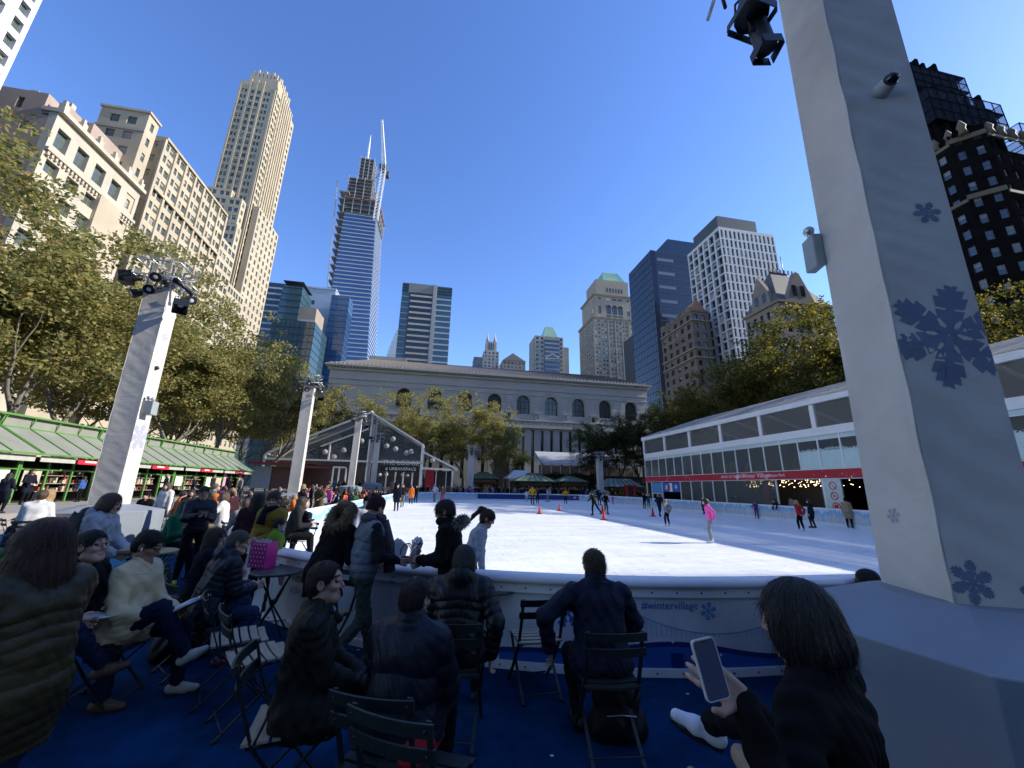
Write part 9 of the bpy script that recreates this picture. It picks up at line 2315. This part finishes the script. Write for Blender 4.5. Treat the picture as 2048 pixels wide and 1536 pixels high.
for a in (('sit', 82, 985, 9.5, 20, C_white, C_jean, H_brown, 'man in a pale pink shirt seated in the sun behind the left pedestal'), ('sit_long', 62, 984, 9.9, -40, C_maroon, C_jean, H_brown, 'child seated left of the man in the pale pink shirt'), ('sit_talk', 106, 984, 10.2, 120, C_tan, C_jean, H_blond, 'woman in sunglasses seated right of the man in the pale pink shirt'),
          ('sit', 155, 1030, 6.2, -40, C_black, C_black, H_black, 'person in dark clothes seated in front of the near left pedestal'), ('sit_long', 348, 1012, 7.6, -80, C_green, C_navy, H_dkbrown, 'woman with long dark hair in a green top, seated behind the man with the phone'),
          ('sit', 292, 992, 15, -120, C_black, C_black, H_grey, 'grey haired man in black seated right of the near left pedestal'), ('sit_talk', 336, 985, 15.5, 160, C_brown, C_black, H_dkbrown, 'person in patterned brown seated behind the orange top'), ('sit', 358, 988, 14, -60, C_orange, C_grey, H_black, 'person in an orange top seated facing right'),
          ('sit_hat', 438, 995, 11.5, 140, C_orange, C_brown, C_orange, 'person with an orange headscarf seated beyond the phone man'), ('sit_talk', 455, 990, 11, 100, C_white, C_tan, H_brown, 'person with white sleeves and cream vest reaching left'), ('sit_long', 482, 1003, 10.2, -60, C_green, C_jean, H_black, 'person in bright green seated at a table behind the maroon coat'), ('sit', 495, 1008, 9.6, 40, C_grey, C_grey, H_brown, 'person in a grey jacket seated with back turned left of the maroon coat'),
          ('sit_long', 588, 1000, 9.4, -70, C_char, C_black, H_dkbrown, 'long haired person seated right of the mustard jacket'), ('sit', 612, 1012, 9.8, 160, C_navy, C_black, H_black, 'dark haired sitter low behind the left board corner'), ('sit_talk', 470, 985, 14, 170, C_teal, C_jean, H_blond, 'fair haired sitter in teal near the kiosks end')):
 kd, px, yt, d_, yaw, tp, bt, hr, lb_ = a
 p = at_depth(px, yt, d_); me, B, top_, zm = ARC[kd]; s = min(1.15, max(.8, (p.z + .12 - DZ) / (top_ - zm)))
 o = crowd(kd, p.x, p.y, DZ if p.x > -15.8 else TZ, yaw, s, tp, bt, hr, lb_, kk)
 chair('dark', (p.x, p.y), yaw, 'dark bistro chair under the ' + ' '.join(lb_.split(' seated')[0].split(',')[0].split()[:9]), 1.0, o.location.z + zm * s)
names = {C_black: 'black', C_navy: 'navy', C_char: 'charcoal', C_grey: 'grey', C_ltgrey: 'pale grey', C_white: 'white', C_red: 'red', C_brown: 'brown', C_tan: 'tan', C_blue: 'blue', C_green: 'green', C_orange: 'orange', C_maroon: 'maroon', C_mustard: 'mustard', C_pink: 'pink', C_purple: 'purple', C_teal: 'teal', C_olive: 'olive'}
hn = {H_black: 'black', H_dkbrown: 'dark', H_brown: 'brown', H_blond: 'blond', H_grey: 'grey'}
rc = random.Random(77)
tops = [C_black] * 5 + [C_navy] * 4 + [C_char] * 3 + [C_grey] * 2 + [m_ for m_ in names if m_ not in (C_white, C_ltgrey)] + [C_white]
def ordinal(n): return '%d%s' % (n, 'th' if 10 <= n % 100 <= 20 else {1: 'st', 2: 'nd', 3: 'rd'}.get(n % 10, 'th'))
pts = []
for i in range(165):
 y = 13 + 44 * rc.random() ** 1.25; x = RX0 - .9 - rc.random() * min(7.5, 3.5 + y * .12)
 if any((x - a) ** 2 + (y - b) ** 2 < .38 for a, b, *_ in pts): continue
 if any((x + 9.5) ** 2 + (y - b) ** 2 < 2.6 for b in (14, 29.7)): continue
 pts.append((x, y, rc.random() < .68))
pts.sort(key=lambda q: (proj((q[0], q[1], 1)) or (0, 0))[0])
for n_, (x, y, sit) in enumerate(pts):
 kd = rc.choice(('sit', 'sit_long', 'sit_talk', 'sit_hat') if sit else ('stand', 'stand_long', 'stand_coat', 'stand_hat', 'phone')); tp = rc.choice(tops); hr = rc.choice(list(hn)); hat = kd.endswith('hat')
 crowd(kd, x, y, DZ - .005, rc.choice((-90, -60, -110, 160, 200, 90, -80)) + rc.uniform(-15, 15), rc.uniform(.92, 1.05), tp, rc.choice((C_black, C_jean, C_dkjean, C_khaki)), tp if hat else hr,
          '%s person in %s%s, %s from left behind the left board' % ('seated' if sit else 'standing', names[tp], ' with a hat' if hat else ' with %s hair' % hn[hr], ordinal(n_ + 1)), 'crowd behind the left board', rc.choice((M_skin, M_skin, M_skin2, M_skin3)))
pts = []
for i in range(150):
 x = rc.uniform(-6, 27); y = 62.3 + 6 * rc.random() ** 1.4
 if any((x - a) ** 2 + (y - b) ** 2 < .30 for a, b in pts): continue
 pts.append((x, y))
pts.sort(key=lambda q: proj((q[0], q[1], 1))[0])
for n_, (x, y) in enumerate(pts):
 kd = rc.choice(('stand', 'stand_long', 'stand_coat', 'stand_hat', 'phone', 'walk')); tp = rc.choice(tops); hr = rc.choice(list(hn)); hat = kd == 'stand_hat'
 crowd(kd, x, y, GND_Z + .35, rc.uniform(120, 240), rc.uniform(.92, 1.06), tp, rc.choice((C_black, C_jean, C_dkjean)), tp if hat else hr, 'distant person in %s%s, %s from left beyond the far boards' % (names[tp], ' with a hat' if hat else ' with %s hair' % hn[hr], ordinal(n_ + 1)), 'crowd behind the far boards', rc.choice((M_skin, M_skin, M_skin2, M_skin3)))
pts = []
for i in range(40):
 x = rc.uniform(-24, -4); y = rc.uniform(58, 73)
 if any((x - a) ** 2 + (y - b) ** 2 < .6 for a, b in pts): continue
 pts.append((x, y))
pts.sort(key=lambda q: proj((q[0], q[1], 1))[0])
for n_, (x, y) in enumerate(pts):
 kd = rc.choice(('stand', 'stand_long', 'stand_coat', 'walk')); tp = rc.choice(tops); hr = rc.choice(list(hn))
 crowd(kd, x, y, .45, rc.uniform(90, 270), rc.uniform(.92, 1.06), tp, rc.choice((C_black, C_jean, C_dkjean)), hr, 'distant person in %s with %s hair, %s from left before the lodge tent' % (names[tp], hn[hr], ordinal(n_ + 1)), 'people in front of the lodge tent')
mb = MB(); mb.box(-26, 52.1, GND_Z, -4, 76, .45); mb.box(-26, 51.2, GND_Z, -4, 52.09, .15); tag(mb.build('forecourt_pavement', mat('stone_paving', (0.27, 0.25, 0.23), 0.85)), kind='structure')
mb = MB(); mb.box(-3.99, 61.8, GND_Z, 40, 90, GND_Z + .35); tag(mb.build('far_pavement', M_pav), kind='structure')
for i, (px, yt, X, tp, lb_) in enumerate(((1582, 998, 26.6, C_ltgrey, 'person in a pale shirt standing inside the pavilion entrance'), (1452, 996, 26.4, C_char, 'person in charcoal standing inside the pavilion glass, leftmost of three'), (1463, 995, 26.9, C_black, 'person in black standing inside the pavilion glass, middle of three'), (1472, 994, 26.4, C_olive, 'person in olive with a pale cap inside the pavilion glass, rightmost of three'))):
 p = at_x(px, yt, X); me, B, top_, zm = ARC['stand']; crowd('stand', p.x, p.y, -.08, 95, min(1.1, max(.85, (p.z + .08) / (top_ - zm))), tp, C_black, H_dkbrown if i < 3 else C_white, lb_, 'people inside the pavilion')
q = at_z(35, 1080, .5)
gb = thing('green_planter', 'bright green slatted planter basket at the left edge behind the woman in olive', 'planter', (at_depth(38, 1055, 3.4).x, at_depth(38, 1055, 3.4).y, DZ))
mb = MB()
for k in range(18):
 a = 2 * PI * k / 18; c, s = math.cos(a), math.sin(a); mb.bar((.30 * c, .30 * s, 0), (.40 * c, .40 * s, 1.12), .07, .02, up=(c, s, 0)); mb.ball((.40 * c, .40 * s, 1.13), .05, 8)
mb.lathe([(.28, .02), (.36, 1.05), (.34, 1.05), (.26, .02)], 18); mb.build('basket', mat('basket_green', (.03, .16, .035), .5, .15, 4), gb)
for i, (px, py) in enumerate(((1375, 1388), (1104, 1512), (716, 1300), (540, 1462), (1290, 1330))):
 q = at_z(px, py, DZ + .004); mb = MB(); rr = random.Random(i); n = 7
 mb.prism([((.010 + rr.random() * .008) * math.cos(2 * PI * k / n), (.007 + rr.random() * .007) * math.sin(2 * PI * k / n)) for k in range(n)], 0, .004); o = mb.build('paper_scrap', M_pwhite); o.location = q; tag(o, 'tiny white paper scrap lying on the blue deck', 'litter', 'paper scraps on the blue deck')
